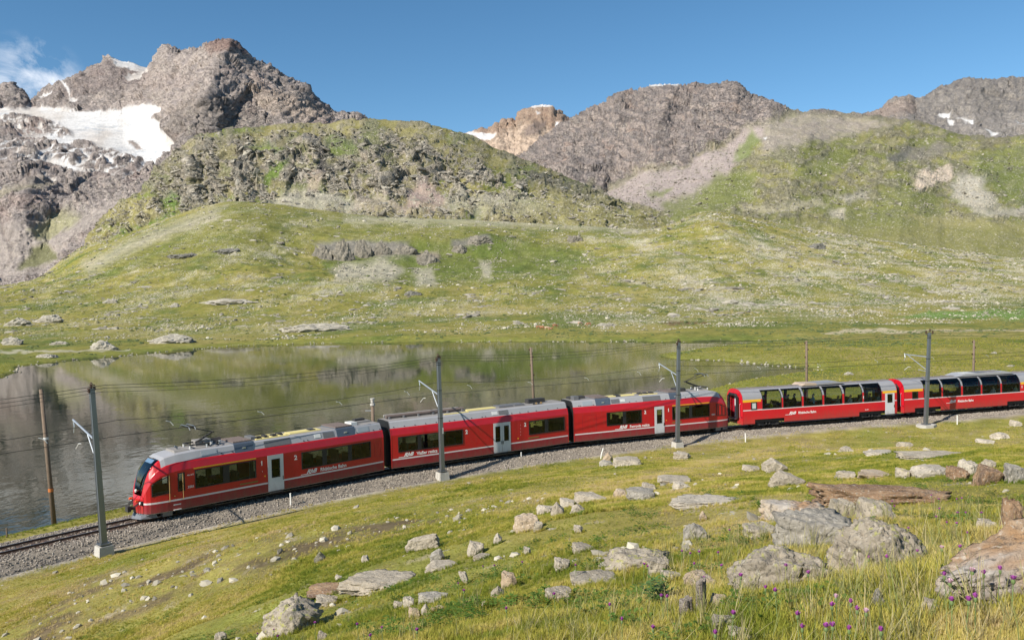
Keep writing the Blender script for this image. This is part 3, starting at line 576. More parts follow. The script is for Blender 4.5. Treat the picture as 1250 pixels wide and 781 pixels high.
sheet('pale_peak', 500, 760, 1.0, [(P_((500, 260), (760, 260)), 4300), (P_((500, 235), (600, 205), (690, 200), (760, 240)), 4700), (PKC, 5300), (P_(*[(a, b + 25) for a, b in zip(*PKC)]), 6000)], 1.1,
      ridges=[([(655, 190), (650, 160), (632, 136)], 25, 20, 130), ([(690, 190), (680, 160), (676, 134)], 15, 15, 90), ([(610, 180), (606, 150)], 10, 10, 60)], amp=38, nscale=95, zs=.5, colour=col_peak, matcells=((60, .12), (12, .2)), mdist=5, label='pale ochre rock peak with a flat snowy top between the hills', seed=21)

FRC = P_((980, 175), (1030, 156), (1052, 141), (1066, 140), (1078, 134), (1090, 125), (1100, 121), (1110, 121), (1117, 127), (1122, 124), (1135, 116), (1150, 108), (1165, 104), (1182, 100), (1200, 99), (1230, 98), (1260, 95), (1320, 90), (1400, 100), (1600, 120))
def col_far(px, py, P):
    wx, wy = warp(px, py, 5, 12); n = len(px); f2 = fbm(px / 6 + 3, py / 4, o=4, g=.6)
    c = np.zeros((n, 3)) + np.array((.25, .23, .215)); c = mixc(c, sm(0, .3, f2), (.31, .28, .25)); c = mixc(c, sm(.05, .3, -f2), (.17, .16, .16))
    c = mixc(c, region(wx, wy, [(1040, 150), (1080, 130), (1112, 120), (1116, 140), (1080, 150)], 5) * .6, (.36, .28, .24))
    c = mixc(c, region(wx, wy, [(1150, 145), (1250, 140), (1250, 175), (1180, 170)], 6) * .4, (.36, .33, .31))
    s = np.zeros(n)
    for pts in [[(1144, 143), (1152, 138), (1162, 142), (1158, 148)], [(1154, 148), (1160, 150), (1164, 155), (1158, 156)], [(1168, 147), (1188, 150), (1190, 153), (1178, 153)], [(1198, 157), (1212, 165), (1216, 171), (1206, 168)], [(1119, 125), (1128, 119), (1126, 124)], [(1236, 150), (1250, 152), (1246, 156)]]:
        s = np.maximum(s, region(wx, wy, pts, 1.2))
    return mixc(c, s, SNOW), (1 - .7 * s)
sheet('far_ridge', 980, 1600, 1.2, [(P_((980, 215), (1600, 230)), 3400), (P_((980, 195), (1100, 165), (1250, 175), (1600, 190)), 3900), (FRC, 4600), (P_(*[(a, b + 25) for a, b in zip(*FRC)]), 5400)], 1.0,
      ridges=[([(1120, 165), (1105, 140), (1105, 120)], 30, 16, 150), ([(1200, 165), (1190, 130), (1182, 100)], 40, 30, 120)], amp=40, nscale=110, zs=.5, skew=.4, colour=col_far, matcells=((60, .12), (12, .2)), mdist=5, label='distant grey ridge with small snow patches on the right', seed=33)

DRC = P_((560, 262), (600, 222), (630, 200), (645, 188), (660, 175), (678, 158), (690, 151), (703, 146), (715, 138), (730, 131), (745, 122), (756, 115), (770, 113), (790, 109), (815, 107), (830, 107), (845, 105), (862, 106), (880, 104), (897, 104), (905, 110), (915, 118), (930, 123), (945, 130), (958, 136), (975, 139), (990, 136), (1005, 137), (1030, 140), (1052, 142), (1070, 143), (1090, 146), (1110, 148), (1140, 155), (1165, 163), (1190, 168), (1210, 170), (1235, 168), (1260, 164), (1330, 160), (1420, 170), (1650, 190))
def col_dark(px, py, P):
    wx, wy = warp(px, py, 9, 20); n = len(px)
    f1 = fbm(px / 26, py / 13, o=5, g=.6); f2 = fbm(px / 6 + 3, py / 4.4, o=4, g=.6); f3 = fbm(px / 70, py / 34 + 4, o=3)
    strata = fbm((px + 2.2 * py) / 40, (py - .30 * px) / 3.6, o=4, g=.6); vert = fbm(px / 3.4, py / 26, o=3)
    c = np.zeros((n, 3)) + np.array((.245, .21, .195)); c = mixc(c, sm(-.05, .25, strata), (.33, .275, .245)); c = mixc(c, sm(.06, .28, -strata) * .65, (.15, .135, .13)); c = mixc(c, sm(.0, .3, -f2 + .5 * vert) * .8, (.155, .14, .14)); c = mixc(c, sm(.15, .35, f1) * .6, (.30, .22, .18))
    rock = np.ones(n)
    # everything below and right of the cliffs is slope
    low = region(wx, wy, [(700, 232), (720, 224), (738, 236), (752, 226), (790, 206), (838, 205), (852, 190), (880, 178), (910, 160), (940, 148), (965, 139), (1060, 143), (1250, 165), (1700, 180), (1700, 420), (560, 420), (680, 250)], 5)
    g = np.zeros((n, 3)) + np.array((.225, .21, .085)); g = mixc(g, sm(-.1, .25, f3 + .5 * f2 + .15), (.165, .175, .06)); g = mixc(g, sm(.12, .4, -f1 + .3 * f2) * .8, (.31, .28, .17)); g = mixc(g, sm(.22, .4, f2 + .3 * f1), (.38, .35, .27))
    c = c + (g - c) * low[:, None]; rock = rock * (1 - .72 * low)
    fold = low * sm(.27, .42, ridged(px / 26 + 4, py / 14, o=4) * .6 + .3 * f1 + .0)
    c = mixc(c, fold * .6, (.23, .21, .165)); rock = np.clip(rock + .35 * fold, 0, 1)
    for pts, s, k, a in [
        ([(722, 226), (738, 238), (752, 228), (788, 208), (838, 206), (850, 192), (880, 182), (905, 162), (935, 152), (930, 165), (905, 195), (890, 215), (860, 235), (840, 255), (815, 262), (775, 250), (745, 245), (722, 232)], 4, (.335, .28, .265), .95),
        ([(935, 150), (975, 140), (1050, 144), (1100, 152), (1060, 160), (990, 175), (930, 190), (925, 170)], 7, (.31, .265, .245), .7),
        ([(805, 250), (850, 235), (880, 212), (920, 215), (920, 245), (880, 262), (820, 275)], 6, (.15, .17, .05), .8),
        ([(790, 238), (820, 230), (812, 240), (796, 244)], 3, (.15, .17, .06), .8), ([(900, 182), (918, 160), (926, 175), (915, 190), (895, 200)], 4, (.135, .175, .045), .8),
        ([(970, 208), (1010, 192), (1030, 180), (1040, 200), (1000, 222), (970, 222)], 6, (.15, .168, .05), .7),
        ([(1000, 245), (1060, 250), (1100, 225), (1140, 235), (1160, 270), (1100, 285), (1040, 280), (1000, 262)], 8, (.15, .166, .05), .65),
        ([(1180, 190), (1250, 175), (1400, 180), (1400, 260), (1250, 260), (1215, 235), (1190, 210)], 8, (.13, .165, .04), .55),
        ([(1114, 222), (1128, 211), (1150, 209), (1160, 207), (1165, 218), (1150, 224), (1135, 232), (1118, 234)], 3, (.47, .39, .32), .9),
        ([(1160, 225), (1180, 214), (1200, 218), (1205, 235), (1218, 252), (1190, 258), (1165, 245)], 5, (.43, .40, .35), .75),
        ([(1020, 240), (1060, 236), (1058, 243), (1030, 246)], 3, (.40, .37, .30), .7), ([(1010, 258), (1030, 257), (1034, 268), (1018, 266)], 3, (.42, .38, .31), .7),
        ([(910, 255), (1000, 244), (1010, 252), (940, 262), (905, 262)], 4, (.33, .30, .20), .8),
        ([(1185, 258), (1250, 254), (1400, 250), (1400, 262), (1250, 266), (1200, 264)], 3, (.37, .34, .29), .7),
        ([(1100, 186), (1140, 176), (1160, 182), (1150, 192), (1110, 198)], 5, (.20, .18, .16), .7), ([(1080, 190), (1110, 182), (1105, 198), (1082, 200)], 3, (.14, .135, .125), .8),
        ([(1100, 262), (1250, 275), (1400, 270), (1400, 282), (1250, 285), (1120, 275)], 4, (.29, .26, .12), .7)]:
        m = region(wx, wy, pts, s) * a; c = mixc(c, m, k); rock = rock * (1 - .6 * m) + (.5 * m if k == (.47, .39, .32) else 0)
    foot = sm(262, 285, py) * sm(880, 960, px) * low; c = mixc(c, foot * .75, (.225, .215, .075)); rock = rock * (1 - .7 * foot)
    spk = sm(.3, .42, fbm(px / 3.4, py / 2.2 + 9, o=3)) * low * (py > 190); c = mixc(c, spk * .5, (.44, .41, .35))
    s = region(px, py, [(778, 107), (800, 106), (830, 106), (830, 109), (790, 110)], .6) + region(wx, wy, [(930, 168), (938, 169), (934, 172)], .8)
    return mixc(c, s, SNOW), rock
drows = [(P_((560, 320), (700, 310), (800, 306), (870, 292), (1000, 312), (1100, 328), (1250, 345), (1650, 370)), 1160),
    (P_((560, 300), (700, 288), (800, 284), (860, 276), (950, 282), (1050, 298), (1150, 312), (1250, 326), (1650, 340)), 1420),
    (P_((560, 285), (700, 252), (800, 256), (900, 250), (1000, 255), (1100, 268), (1250, 285), (1650, 300)), 1850),
    (P_((560, 275), (640, 232), (690, 220), (720, 224), (740, 236), (790, 206), (850, 190), (900, 176), (940, 158), (1000, 172), (1100, 192), (1250, 215), (1650, 230)), 2500),
    (DRC, P_((560, 3000), (700, 3100), (850, 3150), (950, 3000), (1060, 2950), (1650, 2900))),
    (P_(*[(a, b + 28) for a, b in zip(*DRC)]), 3800)]
sheet('dark_rock_mountain', 560, 1600, 1.05, drows, 1.1, ridges=[([(798, 185), (801, 165), (812, 130), (815, 108)], 50, 26, 120), ([(735, 235), (742, 190), (752, 150), (760, 118)], 45, 25, 110), ([(690, 220), (695, 190), (705, 150)], 30, 20, 70), ([(860, 180), (868, 150), (880, 125), (895, 105)], 40, 30, 90), ([(765, 210), (775, 175), (782, 140)], 18, 12, 50), ([(835, 195), (835, 170), (850, 130)], 12, 16, 70),
      ([(960, 260), (975, 215), (985, 170), (975, 140)], 60, 50, 120), ([(1100, 290), (1110, 240), (1080, 190), (1075, 145)], 70, 50, 130), ([(1215, 290), (1200, 230), (1190, 170)], 60, 60, 110), ([(1030, 290), (1035, 240), (1020, 200)], 30, 25, 50)],
      amp=28, fk=.42, nscale=105, zs=1.2, skew=.4, crack=24, strata=(.42, 5, 1.6), colour=col_dark, matcells=((60, .12), (8, .2)), mb=1.0, mdist=3.5, label='dark banded rock mountain with a scree fan and green lower slopes', seed=41)

# ================================================================== lake
wm = bpy.data.materials.new('lake_water'); wm.use_nodes = True; t = wm.node_tree; b = t.nodes['Principled BSDF']
b.inputs['Base Color'].default_value = (.012, .019, .006, 1); b.inputs['Roughness'].default_value = .03; b.inputs['IOR'].default_value = 1.333; b.inputs['Specular IOR Level'].default_value = .33
tcn = t.nodes.new('ShaderNodeTexCoord')
def _wave(scale, sx, sy, rz):
    m = t.nodes.new('ShaderNodeMapping'); m.inputs['Scale'].default_value = (sx, sy, 1); m.inputs['Rotation'].default_value = (0, 0, rz)
    n = t.nodes.new('ShaderNodeTexNoise'); n.inputs['Scale'].default_value = scale; n.inputs['Detail'].default_value = 3
    t.links.new(tcn.outputs['Object'], m.inputs[0]); t.links.new(m.outputs[0], n.inputs['Vector']); return n
w1 = _wave(1.9, 1, .6, .5); w2 = _wave(.05, 1, 1.5, .2); w3 = _wave(.55, 1, .7, -.4)
mr = t.nodes.new('ShaderNodeMapRange'); mr.inputs['From Min'].default_value = .38; mr.inputs['From Max'].default_value = .66; mr.inputs['To Min'].default_value = .1; mr.inputs['To Max'].default_value = 1
ad = t.nodes.new('ShaderNodeMath'); ad.operation = 'MULTIPLY'; ad2 = t.nodes.new('ShaderNodeMath'); ad2.operation = 'ADD'
bp = t.nodes.new('ShaderNodeBump'); bp.inputs['Strength'].default_value = .16; bp.inputs['Distance'].default_value = .25
t.links.new(w2.outputs[0], mr.inputs[0]); t.links.new(w1.outputs[0], ad.inputs[0]); t.links.new(mr.outputs[0], ad.inputs[1]); t.links.new(ad.outputs[0], ad2.inputs[0]); t.links.new(w3.outputs[0], ad2.inputs[1])
sx_ = t.nodes.new('ShaderNodeSeparateXYZ'); t.links.new(tcn.outputs['Object'], sx_.inputs[0]); calm = t.nodes.new('ShaderNodeMapRange'); calm.inputs['From Min'].default_value = 55; calm.inputs['From Max'].default_value = 130; calm.inputs['To Min'].default_value = 1; calm.inputs['To Max'].default_value = .28; t.links.new(sx_.outputs['Y'], calm.inputs[0])
cm_ = t.nodes.new('ShaderNodeMath'); cm_.operation = 'MULTIPLY'; t.links.new(calm.outputs[0], cm_.inputs[0]); cm_.inputs[1].default_value = .085; t.links.new(cm_.outputs[0], bp.inputs['Strength'])
t.links.new(ad2.outputs[0], bp.inputs['Height']); t.links.new(bp.outputs[0], b.inputs['Normal'])
lb = MB(); lb.add([(-175, -25, LEVEL), (105, -25, LEVEL), (105, 262, LEVEL), (-175, 262, LEVEL)], [(0, 1, 2, 3)])
tag(lb.build('lake', wm), 'dark green still lake between the railway and the meadows', kind='structure')
# ================================================================== railway track
M_ = {}
def mat(k, *a, **kw):
    if k not in M_: M_[k] = material(k, *a, **kw)
    return M_[k]
steel_dark = mat('rusty_rail', (.10, .062, .045), .6, .5, var=.3, scale=9)
rail_top = mat('polished_rail_head', (.42, .40, .38), .3, .9)
sleeper_m = mat('steel_sleeper', (.085, .055, .042), .75, .2, var=.35, scale=5, bump=.3)
galv = mat('galvanised_steel', (.22, .235, .25), .45, .75, var=.12, scale=3)
galv_light = mat('bright_zinc', (.60, .62, .64), .38, .7, var=.08, scale=3)
concrete = mat('concrete', (.44, .42, .38), .9, var=.18, scale=5, bump=.5)
wood_old = mat('brown_pole_wood', (.165, .12, .085), .85, var=.35, scale=7, bump=.5)
wire_m = mat('overhead_wire', (.055, .055, .05), .5, .5)
verge = 0
ins_brown = mat('brown_porcelain', (.06, .028, .02), .25, var=.1)
ins_white = mat('pale_insulator', (.6, .6, .58), .3, var=.05)
black = mat('black_rubber', (.018, .018, .02), .6, var=.2)
s_lo, s_hi = float(np.interp(-46, _tx, _ts)), float(np.interp(78, _tx, _ts))
def sweep(profile, name, mats, parent=None, step=.8, s0=s_lo, s1=s_hi, noise=0, sub=1, smooth=False):
    """profile: (offset towards viewer, z) points swept along the track"""
    S = np.arange(s0, s1, step); n = len(profile); P = []
    for s in S:
        p, a, nn = track_frame(float(s)); P += [(p.x + nn.x * o, p.y + nn.y * o, z) for o, z in profile]
    P = np.array(P)
    if noise:
        edge = np.array([1.0 if 0 < i < n - 1 else .0 for i in range(n)]); P[:, 2] += noise * perlin(P[:, 0] * 3, P[:, 1] * 3) * np.tile(edge, len(S))
    me = grid_mesh(name, P, len(S), n)
    if not smooth: me.polygons.foreach_set('use_smooth', np.zeros(len(me.polygons), bool))
    return link(name, me, mats, parent)
trk = empty('railway_track', tuple(track_frame(s_lo + 40)[0])); tag(trk, 'single metre gauge track on steel sleepers in grey ballast', kind='structure')
bpy.context.view_layer.update(); INV = trk.matrix_world.inverted()
def track_child(o):
    o.parent = trk; o.matrix_parent_inverse = INV
bal_m = terrain_material('ballast_stone', [(.5, .12), (.06, .45)], 1.0, .05, 1, 1)
offs = [-3.3, -2.9, -2.3, -1.9, -1.5, -1.1, -.7, -.3, .1, .5, .9, 1.3, 1.65, 1.85, 2.15, 2.45, 2.75, 3.05]
zs_ = [-.85, -.60, -.36, -.20, -.17, -.16, -.18, -.18, -.18, -.18, -.16, -.16, -.17, -.20, -.36, -.50, -.60, -.85]
bal = sweep(list(zip(offs, zs_)), 'ballast_bed', bal_m, noise=.05, step=.35, smooth=True)
nb_ = len(bal.data.vertices); a = bal.data.color_attributes.new('Col', 'FLOAT_COLOR', 'POINT')
co = np.empty(nb_ * 3, np.float32); bal.data.vertices.foreach_get('co', co); co = co.reshape(-1, 3)
bc = mixc(np.zeros((nb_, 3)) + np.array((.23, .20, .165)), sm(-.1, .3, fbm(co[:, 0] / 2, co[:, 1] / 2, o=3)), (.29, .25, .20))
mid_ = 1 - sm(.5, 1.0, np.abs(track_off(co[:, 0], co[:, 1]))); bc = mixc(bc, mid_ * .6, (.15, .10, .075)); bc = mixc(bc, sm(1.5, .6, np.abs(track_off(co[:, 0], co[:, 1]))) * sm(-.1, .2, fbm(co[:, 0], co[:, 1], o=3)) * .5, (.17, .11, .08))
a.data.foreach_set('color', np.c_[bc, np.ones(nb_)].astype(np.float32).ravel())
track_child(bal)
for o in (-.535, .535):
    r = sweep([(o - .065, -.12), (o - .065, -.10), (o - .012, -.085), (o - .012, -.04), (o - .034, -.03), (o - .034, -.001)], 'rail', steel_dark, step=.6)
    r2 = sweep([(o - .034, -.001), (o + .034, -.001)], 'rail_head', rail_top, step=.6)
    r3 = sweep([(o + .034, -.001), (o + .034, -.03), (o + .012, -.04), (o + .012, -.085), (o + .065, -.10), (o + .065, -.12)], 'rail_side', steel_dark, step=.6)
    track_child(r); r2.parent = r; r3.parent = r
sb = MB(); sb.prism([(-.13, -.10), (-.10, .0), (.10, .0), (.13, -.10)], 'y', -.9, .9); sme = sb.mesh('sleeper')
sme.materials.append(sleeper_m)
for i in range(int((s_hi - s_lo) / .62)):
    if i > 210: break
    p, a_, nn = track_frame(s_lo + .3 + i * .62)
    o = bpy.data.objects.new('sleeper', sme); COL.objects.link(o); o.location = (p.x, p.y, -.125); o.rotation_euler = (0, 0, math.atan2(a_.y, a_.x)); track_child(o)

# ------------------------------------------------------------------ geometry-node scatter (stones, grass)
def scatter(name, pts, rotz, scale, sources, parent=None, tilt=0.15, seed=0, label=None, cat=None, align=None):
    """one object whose points carry small instanced pieces"""
    me = bpy.data.meshes.new(name); n = len(pts); me.vertices.add(n); me.vertices.foreach_set('co', np.asarray(pts, np.float32).ravel())
    rs = np.random.RandomState(seed)
    rot = np.c_[rs.normal(0, tilt, n), rs.normal(0, tilt, n), rotz].astype(np.float32) if align is None else align.astype(np.float32)
    a = me.attributes.new('rot', 'FLOAT_VECTOR', 'POINT'); a.data.foreach_set('vector', rot.ravel())
    a = me.attributes.new('scl', 'FLOAT_VECTOR', 'POINT'); sc3 = np.asarray(scale, np.float32); sc3 = np.repeat(sc3[:, None], 3, 1) if sc3.ndim == 1 else sc3
    a.data.foreach_set('vector', sc3.ravel())
    a = me.attributes.new('kindi', 'INT', 'POINT'); a.data.foreach_set('value', rs.randint(0, len(sources), n).astype(np.int32))
    o = bpy.data.objects.new(name, me); COL.objects.link(o)
    c = bpy.data.collections.new(name + '_pieces')
    for i, sme_ in enumerate(sources):
        so_ = bpy.data.objects.new('%s_piece_%02d' % (name, i), sme_); c.objects.link(so_)
    g = bpy.data.node_groups.new(name + '_scatter', 'GeometryNodeTree')
    g.interface.new_socket('Geometry', in_out='INPUT', socket_type='NodeSocketGeometry'); g.interface.new_socket('Geometry', in_out='OUTPUT', socket_type='NodeSocketGeometry')
    N = g.nodes.new; gi = N('NodeGroupInput'); go = N('NodeGroupOutput'); ip = N('GeometryNodeInstanceOnPoints'); ci = N('GeometryNodeCollectionInfo')
    ci.inputs['Collection'].default_value = c; ci.inputs['Separate Children'].default_value = True; ci.inputs['Reset Children'].default_value = True
    def attr(nm, ty):
        q = N('GeometryNodeInputNamedAttribute'); q.data_type = ty; q.inputs['Name'].default_value = nm; return q
    ar = attr('rot', 'FLOAT_VECTOR'); as_ = attr('scl', 'FLOAT_VECTOR'); ak = attr('kindi', 'INT')
    K = g.links.new; K(gi.outputs[0], ip.inputs['Points']); K(ci.outputs[0], ip.inputs['Instance']); ip.inputs['Pick Instance'].default_value = True
    K(ak.outputs['Attribute'], ip.inputs['Instance Index']); K(ar.outputs['Attribute'], ip.inputs['Rotation']); K(as_.outputs['Attribute'], ip.inputs['Scale']); K(ip.outputs[0], go.inputs[0])
    md = o.modifiers.new('scatter', 'NODES'); md.node_group = g
    tag(o, label, cat, kind='stuff')
    if parent is not None: o.parent = parent
    return o
def inst_random(m, lo, hi, slot='Base Color'):
    """per-piece colour variation"""
    t = m.node_tree; b = t.nodes['Principled BSDF']; oi = t.nodes.new('ShaderNodeObjectInfo'); rr = t.nodes.new('ShaderNodeValToRGB')
    rr.color_ramp.elements[0].color = (*lo, 1); rr.color_ramp.elements[1].color = (*hi, 1)
    t.links.new(oi.outputs['Random'], rr.inputs[0]); t.links.new(rr.outputs[0], b.inputs[slot]); return rr
def rock_mesh(name, seed, sub=2, planes=14, squash=(1, 1, 1), noise=.06, nf=2.0):
    """angular stone of unit radius: a ball cut by random planes and roughened"""
    rs = np.random.RandomState(seed); bm = bmesh.new(); bmesh.ops.create_icosphere(bm, subdivisions=sub, radius=1)
    V = np.array([v.co[:] for v in bm.verts]); N_ = rs.normal(size=(planes, 3)); N_ /= np.linalg.norm(N_, axis=1)[:, None]; h = rs.uniform(.62, .95, planes)
    dt = V @ N_.T; r = np.min(np.where(dt > .05, h[None, :] / np.maximum(dt, .05), 9), axis=1); r = np.minimum(r, 1.05)
    V = V * r[:, None]
    if noise: V = V * (1 + noise * fbm(V[:, 0] * nf + seed, V[:, 1] * nf, V[:, 2] * nf, o=4, g=.55))[:, None]
    V = V * np.array(squash)
    for v, c in zip(bm.verts, V): v.co = c
    me = bpy.data.meshes.new(name); bm.to_mesh(me); bm.free(); return me
bst = []
bm_ = material('ballast_stone_piece', (.3, .28, .25), .9); rr = inst_random(bm_, (.11, .095, .08), (.42, .37, .31)); e = rr.color_ramp.elements.new(.5); e.color = (.26, .225, .185, 1)
for i in range(5):
    m_ = rock_mesh('stone_piece', 100 + i, 1, 8, (1, .8, .7), 0); m_.materials.append(bm_); bst.append(m_)
rs = np.random.RandomState(5); nB = 60000; ss = rs.uniform(s_lo, s_hi - 1, nB); oo = rs.uniform(-3.0, 2.8, nB)
xx = np.interp(ss, _ts, _tx); yy = np.interp(ss, _ts, _ty); kk_ = track_s(xx); nn_ = np.sqrt(1 + kk_ ** 2)
oo = oo + rs.normal(0, .12, nB); X_ = xx + oo * kk_ / nn_; Y_ = yy - oo / nn_; Z_ = np.interp(oo, offs, zs_) + rs.uniform(-.01, .035, nB)
keep = (np.abs(np.abs(oo) - .535) > .09)
bs = scatter('ballast_stones', np.c_[X_, Y_, Z_][keep], rs.uniform(0, 6.28, nB)[keep], rs.uniform(.035, .075, nB)[keep], bst, tilt=1.0, seed=3, label='grey and beige broken ballast stones along the track', cat='ballast')

# ------------------------------------------------------------------ masts, poles, wires, markers
def put(o, p, rz=0): o.location = tuple(p); o.rotation_euler = (0, 0, rz); return o
masts = []
MLAB = ['grey steel mast standing alone by the bare track left of the train', 'grey steel overhead line mast in front of the middle red carriage', 'grey steel overhead line mast in front of the third red carriage by its raised pantograph', 'grey steel overhead line mast on a broad rough base before the second panorama coach']
for i, (bx, by, tx, ty) in enumerate([(127, 668, 112, 474), (540, 578, 535, 437), (827, 541, 828.5, 418), (1130, 520, 1134.5, 406)]):
    b = at_level(bx, by, (-.2, -.2, -.2, -.35)[i]); r = rays(tx, ty); r = r / r[1]; top = CAM + r * b[1]     # the top stands above the base at the same distance
    root = empty('overhead_mast', b); tag(root, MLAB[i], 'mast', 'overhead line masts beside the track')
    H = top[2] - b[2]; lean = (top[0] - b[0])
    kx = float(track_s(b[0])); n = math.hypot(1, kx); toward = Vector((-kx / n, 1 / n, 0)); along = Vector((1 / n, kx / n, 0)); ang = math.atan2(kx, 1)
    def at(h, across=0, al=0): return Vector((lean * h / H, 0, h)) + toward * across + along * al
    f = MB(); f.taper((0, 0, -.6), .78, .68, .72) if i < 3 else f.prism([(-.9, -.3), (-.5, -.6), (.3, -.65), (.95, -.3), (.9, .3), (.4, .6), (-.4, .55), (-.85, .25)], 'z', -.5, .15)
    fo = f.build('foundation', concrete, root); fo.rotation_euler = (0, 0, ang)
    def ibeam(h0, h1, w0, w1):
        m = MB()
        for s in (-1, 1):       # two channels with a web between, tapering
            vs = []
            for h, w in ((h0, w0), (h1, w1)):
                c = at(h); 
                for (a, d) in ((-w/2, s * w * .5 - s * .02 - .015), (w/2, s * w * .5 - s * .02 - .015), (w/2, s * w * .5 - s * .02 + .015), (-w/2, s * w * .5 - s * .02 + .015)): vs.append(c + along * a + toward * d)
            m.add(vs, [(3, 2, 1, 0), (4, 5, 6, 7), (0, 1, 5, 4), (1, 2, 6, 5), (2, 3, 7, 6), (3, 0, 4, 7)])
        vs = []
        for h, w in ((h0, w0), (h1, w1)):
            c = at(h)
            for a, d in ((-w * .42, -w * .46), (w * .42, -w * .46), (w * .42, w * .46), (-w * .42, w * .46)): vs.append(c + along * a + toward * d)
        m.add(vs, [(3, 2, 1, 0), (4, 5, 6, 7), (0, 1, 5, 4), (1, 2, 6, 5), (2, 3, 7, 6), (3, 0, 4, 7)])
        return m
    ibeam(.15, H, .30, .22).build('post', galv, root)
    bp_ = MB(); c = at(.185); bp_.add([c + along * a + toward * d + Vector((0, 0, h)) for h in (0, .05) for a, d in ((-.3, -.3), (.3, -.3), (.3, .3), (-.3, .3))], [(3, 2, 1, 0), (4, 5, 6, 7), (0, 1, 5, 4), (1, 2, 6, 5), (2, 3, 7, 6), (3, 0, 4, 7)])
    for a in (-.22, .22):
        for d in (-.22, .22): bp_.tube([c + along * a + toward * d, c + along * a + toward * d + Vector((0, 0, .17))], .03)
    bp_.build('base_plate', galv, root)
    for hb in (H * .48, H * .72, H - .5, H - .35):
        m = MB(); c = at(hb); w = .30 - .08 * hb / H + .03; m.add([c + along * a + toward * d + Vector((0, 0, h)) for h in (0, .045) for a, d in ((-w/2, -w/2), (w/2, -w/2), (w/2, w/2), (-w/2, w/2))], [(3, 2, 1, 0), (4, 5, 6, 7), (0, 1, 5, 4), (1, 2, 6, 5), (2, 3, 7, 6), (3, 0, 4, 7)]); m.build('band', black if i else galv, root)
    ha = 5.95; reach = 3.05
    m = MB(); m.tube([at(ha - .35 if i < 3 else ha + .3, .1), at(ha + .45 if i < 3 else ha + .35, reach)], .05, 8); m.build('cantilever_arm', galv_light, root)
    m = MB(); m.tube([at(ha - 1.5 if i < 3 else ha - .9, .1), at(ha - .1 if i < 3 else ha + .3, 1.1 if i < 3 else 2.6)], .032, 6); m.build('strut', galv_light, root)
    m = MB(); m.tube([at(ha + .42, reach - .02), at(ha + .08, reach - .12), at(ha - .25, reach)], .03, 6); m.build('hanger', galv_light, root)
    m = MB(); m.tube([at(ha - .75, reach - .9), at(ha - .80, reach - .55), at(ha - 1.12, reach - .1)], .024, 6); m.build('steady_arm', ins_white, root)
    if i == 3:
        m = MB(); m.tube([at(ha - 1.0, .1), at(ha - .95, 1.2)], .03, 6); m.build('lower_bracket', galv_light, root)
    for a, dh in ((-.34, 0), (.06, .16), (.36, -.02)) if i == 3 else ((-.02, .1), (.12, -.02), (-.14, -.12)):
        m = MB(); c = at(H + dh - .1, 0, a)
        for q, (r_, h_) in enumerate(((.05, .0), (.10, .06), (.06, .12), (.10, .18), (.05, .26))): m.tube([c + Vector((0, 0, h_)), c + Vector((0, 0, h_ + .05))], r_, 8)
        m.build('insulator', ins_brown, root)
    if i == 3:
        m = MB(); c = at(H - .12); m.tube([c - along * .42, c + along * .42], .03, 6); m.build('crossbar', galv, root)
    if i == 1:
        m = MB(); c = at(3.1, -.17); m.add([c + along * a + Vector((0, 0, h)) - toward * q for q in (0, .012) for a, h in ((.02, -.22), (.12, -.22), (.12, .2), (.02, .2))], [(0, 1, 2, 3), (7, 6, 5, 4), (0, 4, 5, 1), (1, 5, 6, 2), (2, 6, 7, 3), (3, 7, 4, 0)]); m.build('number_plate', ins_white, root)
    masts.append((Vector(b), H, at, toward, along, i))
def span(a, b, sag, n=14): return [Vector(a).lerp(Vector(b), t / n) - Vector((0, 0, 4 * sag * (t / n) * (1 - t / n))) for t in range(n + 1)]
sup = []
pts_top = [[], []]; pts_mes = []
for b, H, at, tw, al, i in masts:
    pts_top[0].append(b + at(H + .16, 0, 0)); pts_top[1].append(b + at(H - .0, .12)); 
    xy = b + at(6.2, 3.05); pts_mes.append(xy)
def ext(lst, fx):
    k = 0; out_ = []
    p0, p1 = lst[0], lst[1]; q = Vector(p0); q = q + Vector((-19, -25, 0)); q.z = p0.z; r_ = lst[-1] + Vector((26, 9, 0)); r_.z = lst[-1].z
    return [q] + lst + [r_]
def wire(name, lst, sag, r, label, group=None):
    m = MB()
    L_ = ext(lst, 0); pp = []
    for a, b in zip(L_[:-1], L_[1:]): pp += span(a, b, sag)[:-1]
    pp.append(L_[-1]); m.tube(pp, r, 4); o = m.build(name, wire_m); tag(o, label, 'wire', group); return pp
wire('feeder_wire', pts_top[0], .35, .013, 'upper dark feeder wire running from mast top to mast top')
wire('feeder_wire', pts_top[1], .42, .012, 'lower dark feeder wire just under the uppermost one at the mast tops')
wire('feeder_wire', [p + Vector((-.25, .2, -.22)) for p in pts_top[1]], .45, .010, 'lowest of the dark feeder wires near the mast tops')
cat_root = empty('catenary', pts_mes[0]); tag(cat_root, 'catenary with contact wire hung over the track by short droppers painted sunlit white', 'catenary')
bpy.context.view_layer.update(); CI = cat_root.matrix_world.inverted()
L_ = ext(pts_mes, 0); mp_ = []; cp_ = []
for a, b in zip(L_[:-1], L_[1:]):
    sp = span(a, b, .38, 16)
    mp_ += sp[:-1]
    for j in range(16):
        q = sp[j].copy(); s_ = float(np.interp(q.x, _tx, _ts)); q.z = 5.12; cp_.append(q)
def child_mb(m, name, mt, parent, inv):
    o = m.build(name, mt, parent); o.matrix_parent_inverse = inv; return o
m = MB(); m.tube(mp_, .015, 4); child_mb(m, 'messenger_wire', wire_m, cat_root, CI)
m = MB(); m.tube(cp_, .016, 4); child_mb(m, 'contact_wire', wire_m, cat_root, CI)
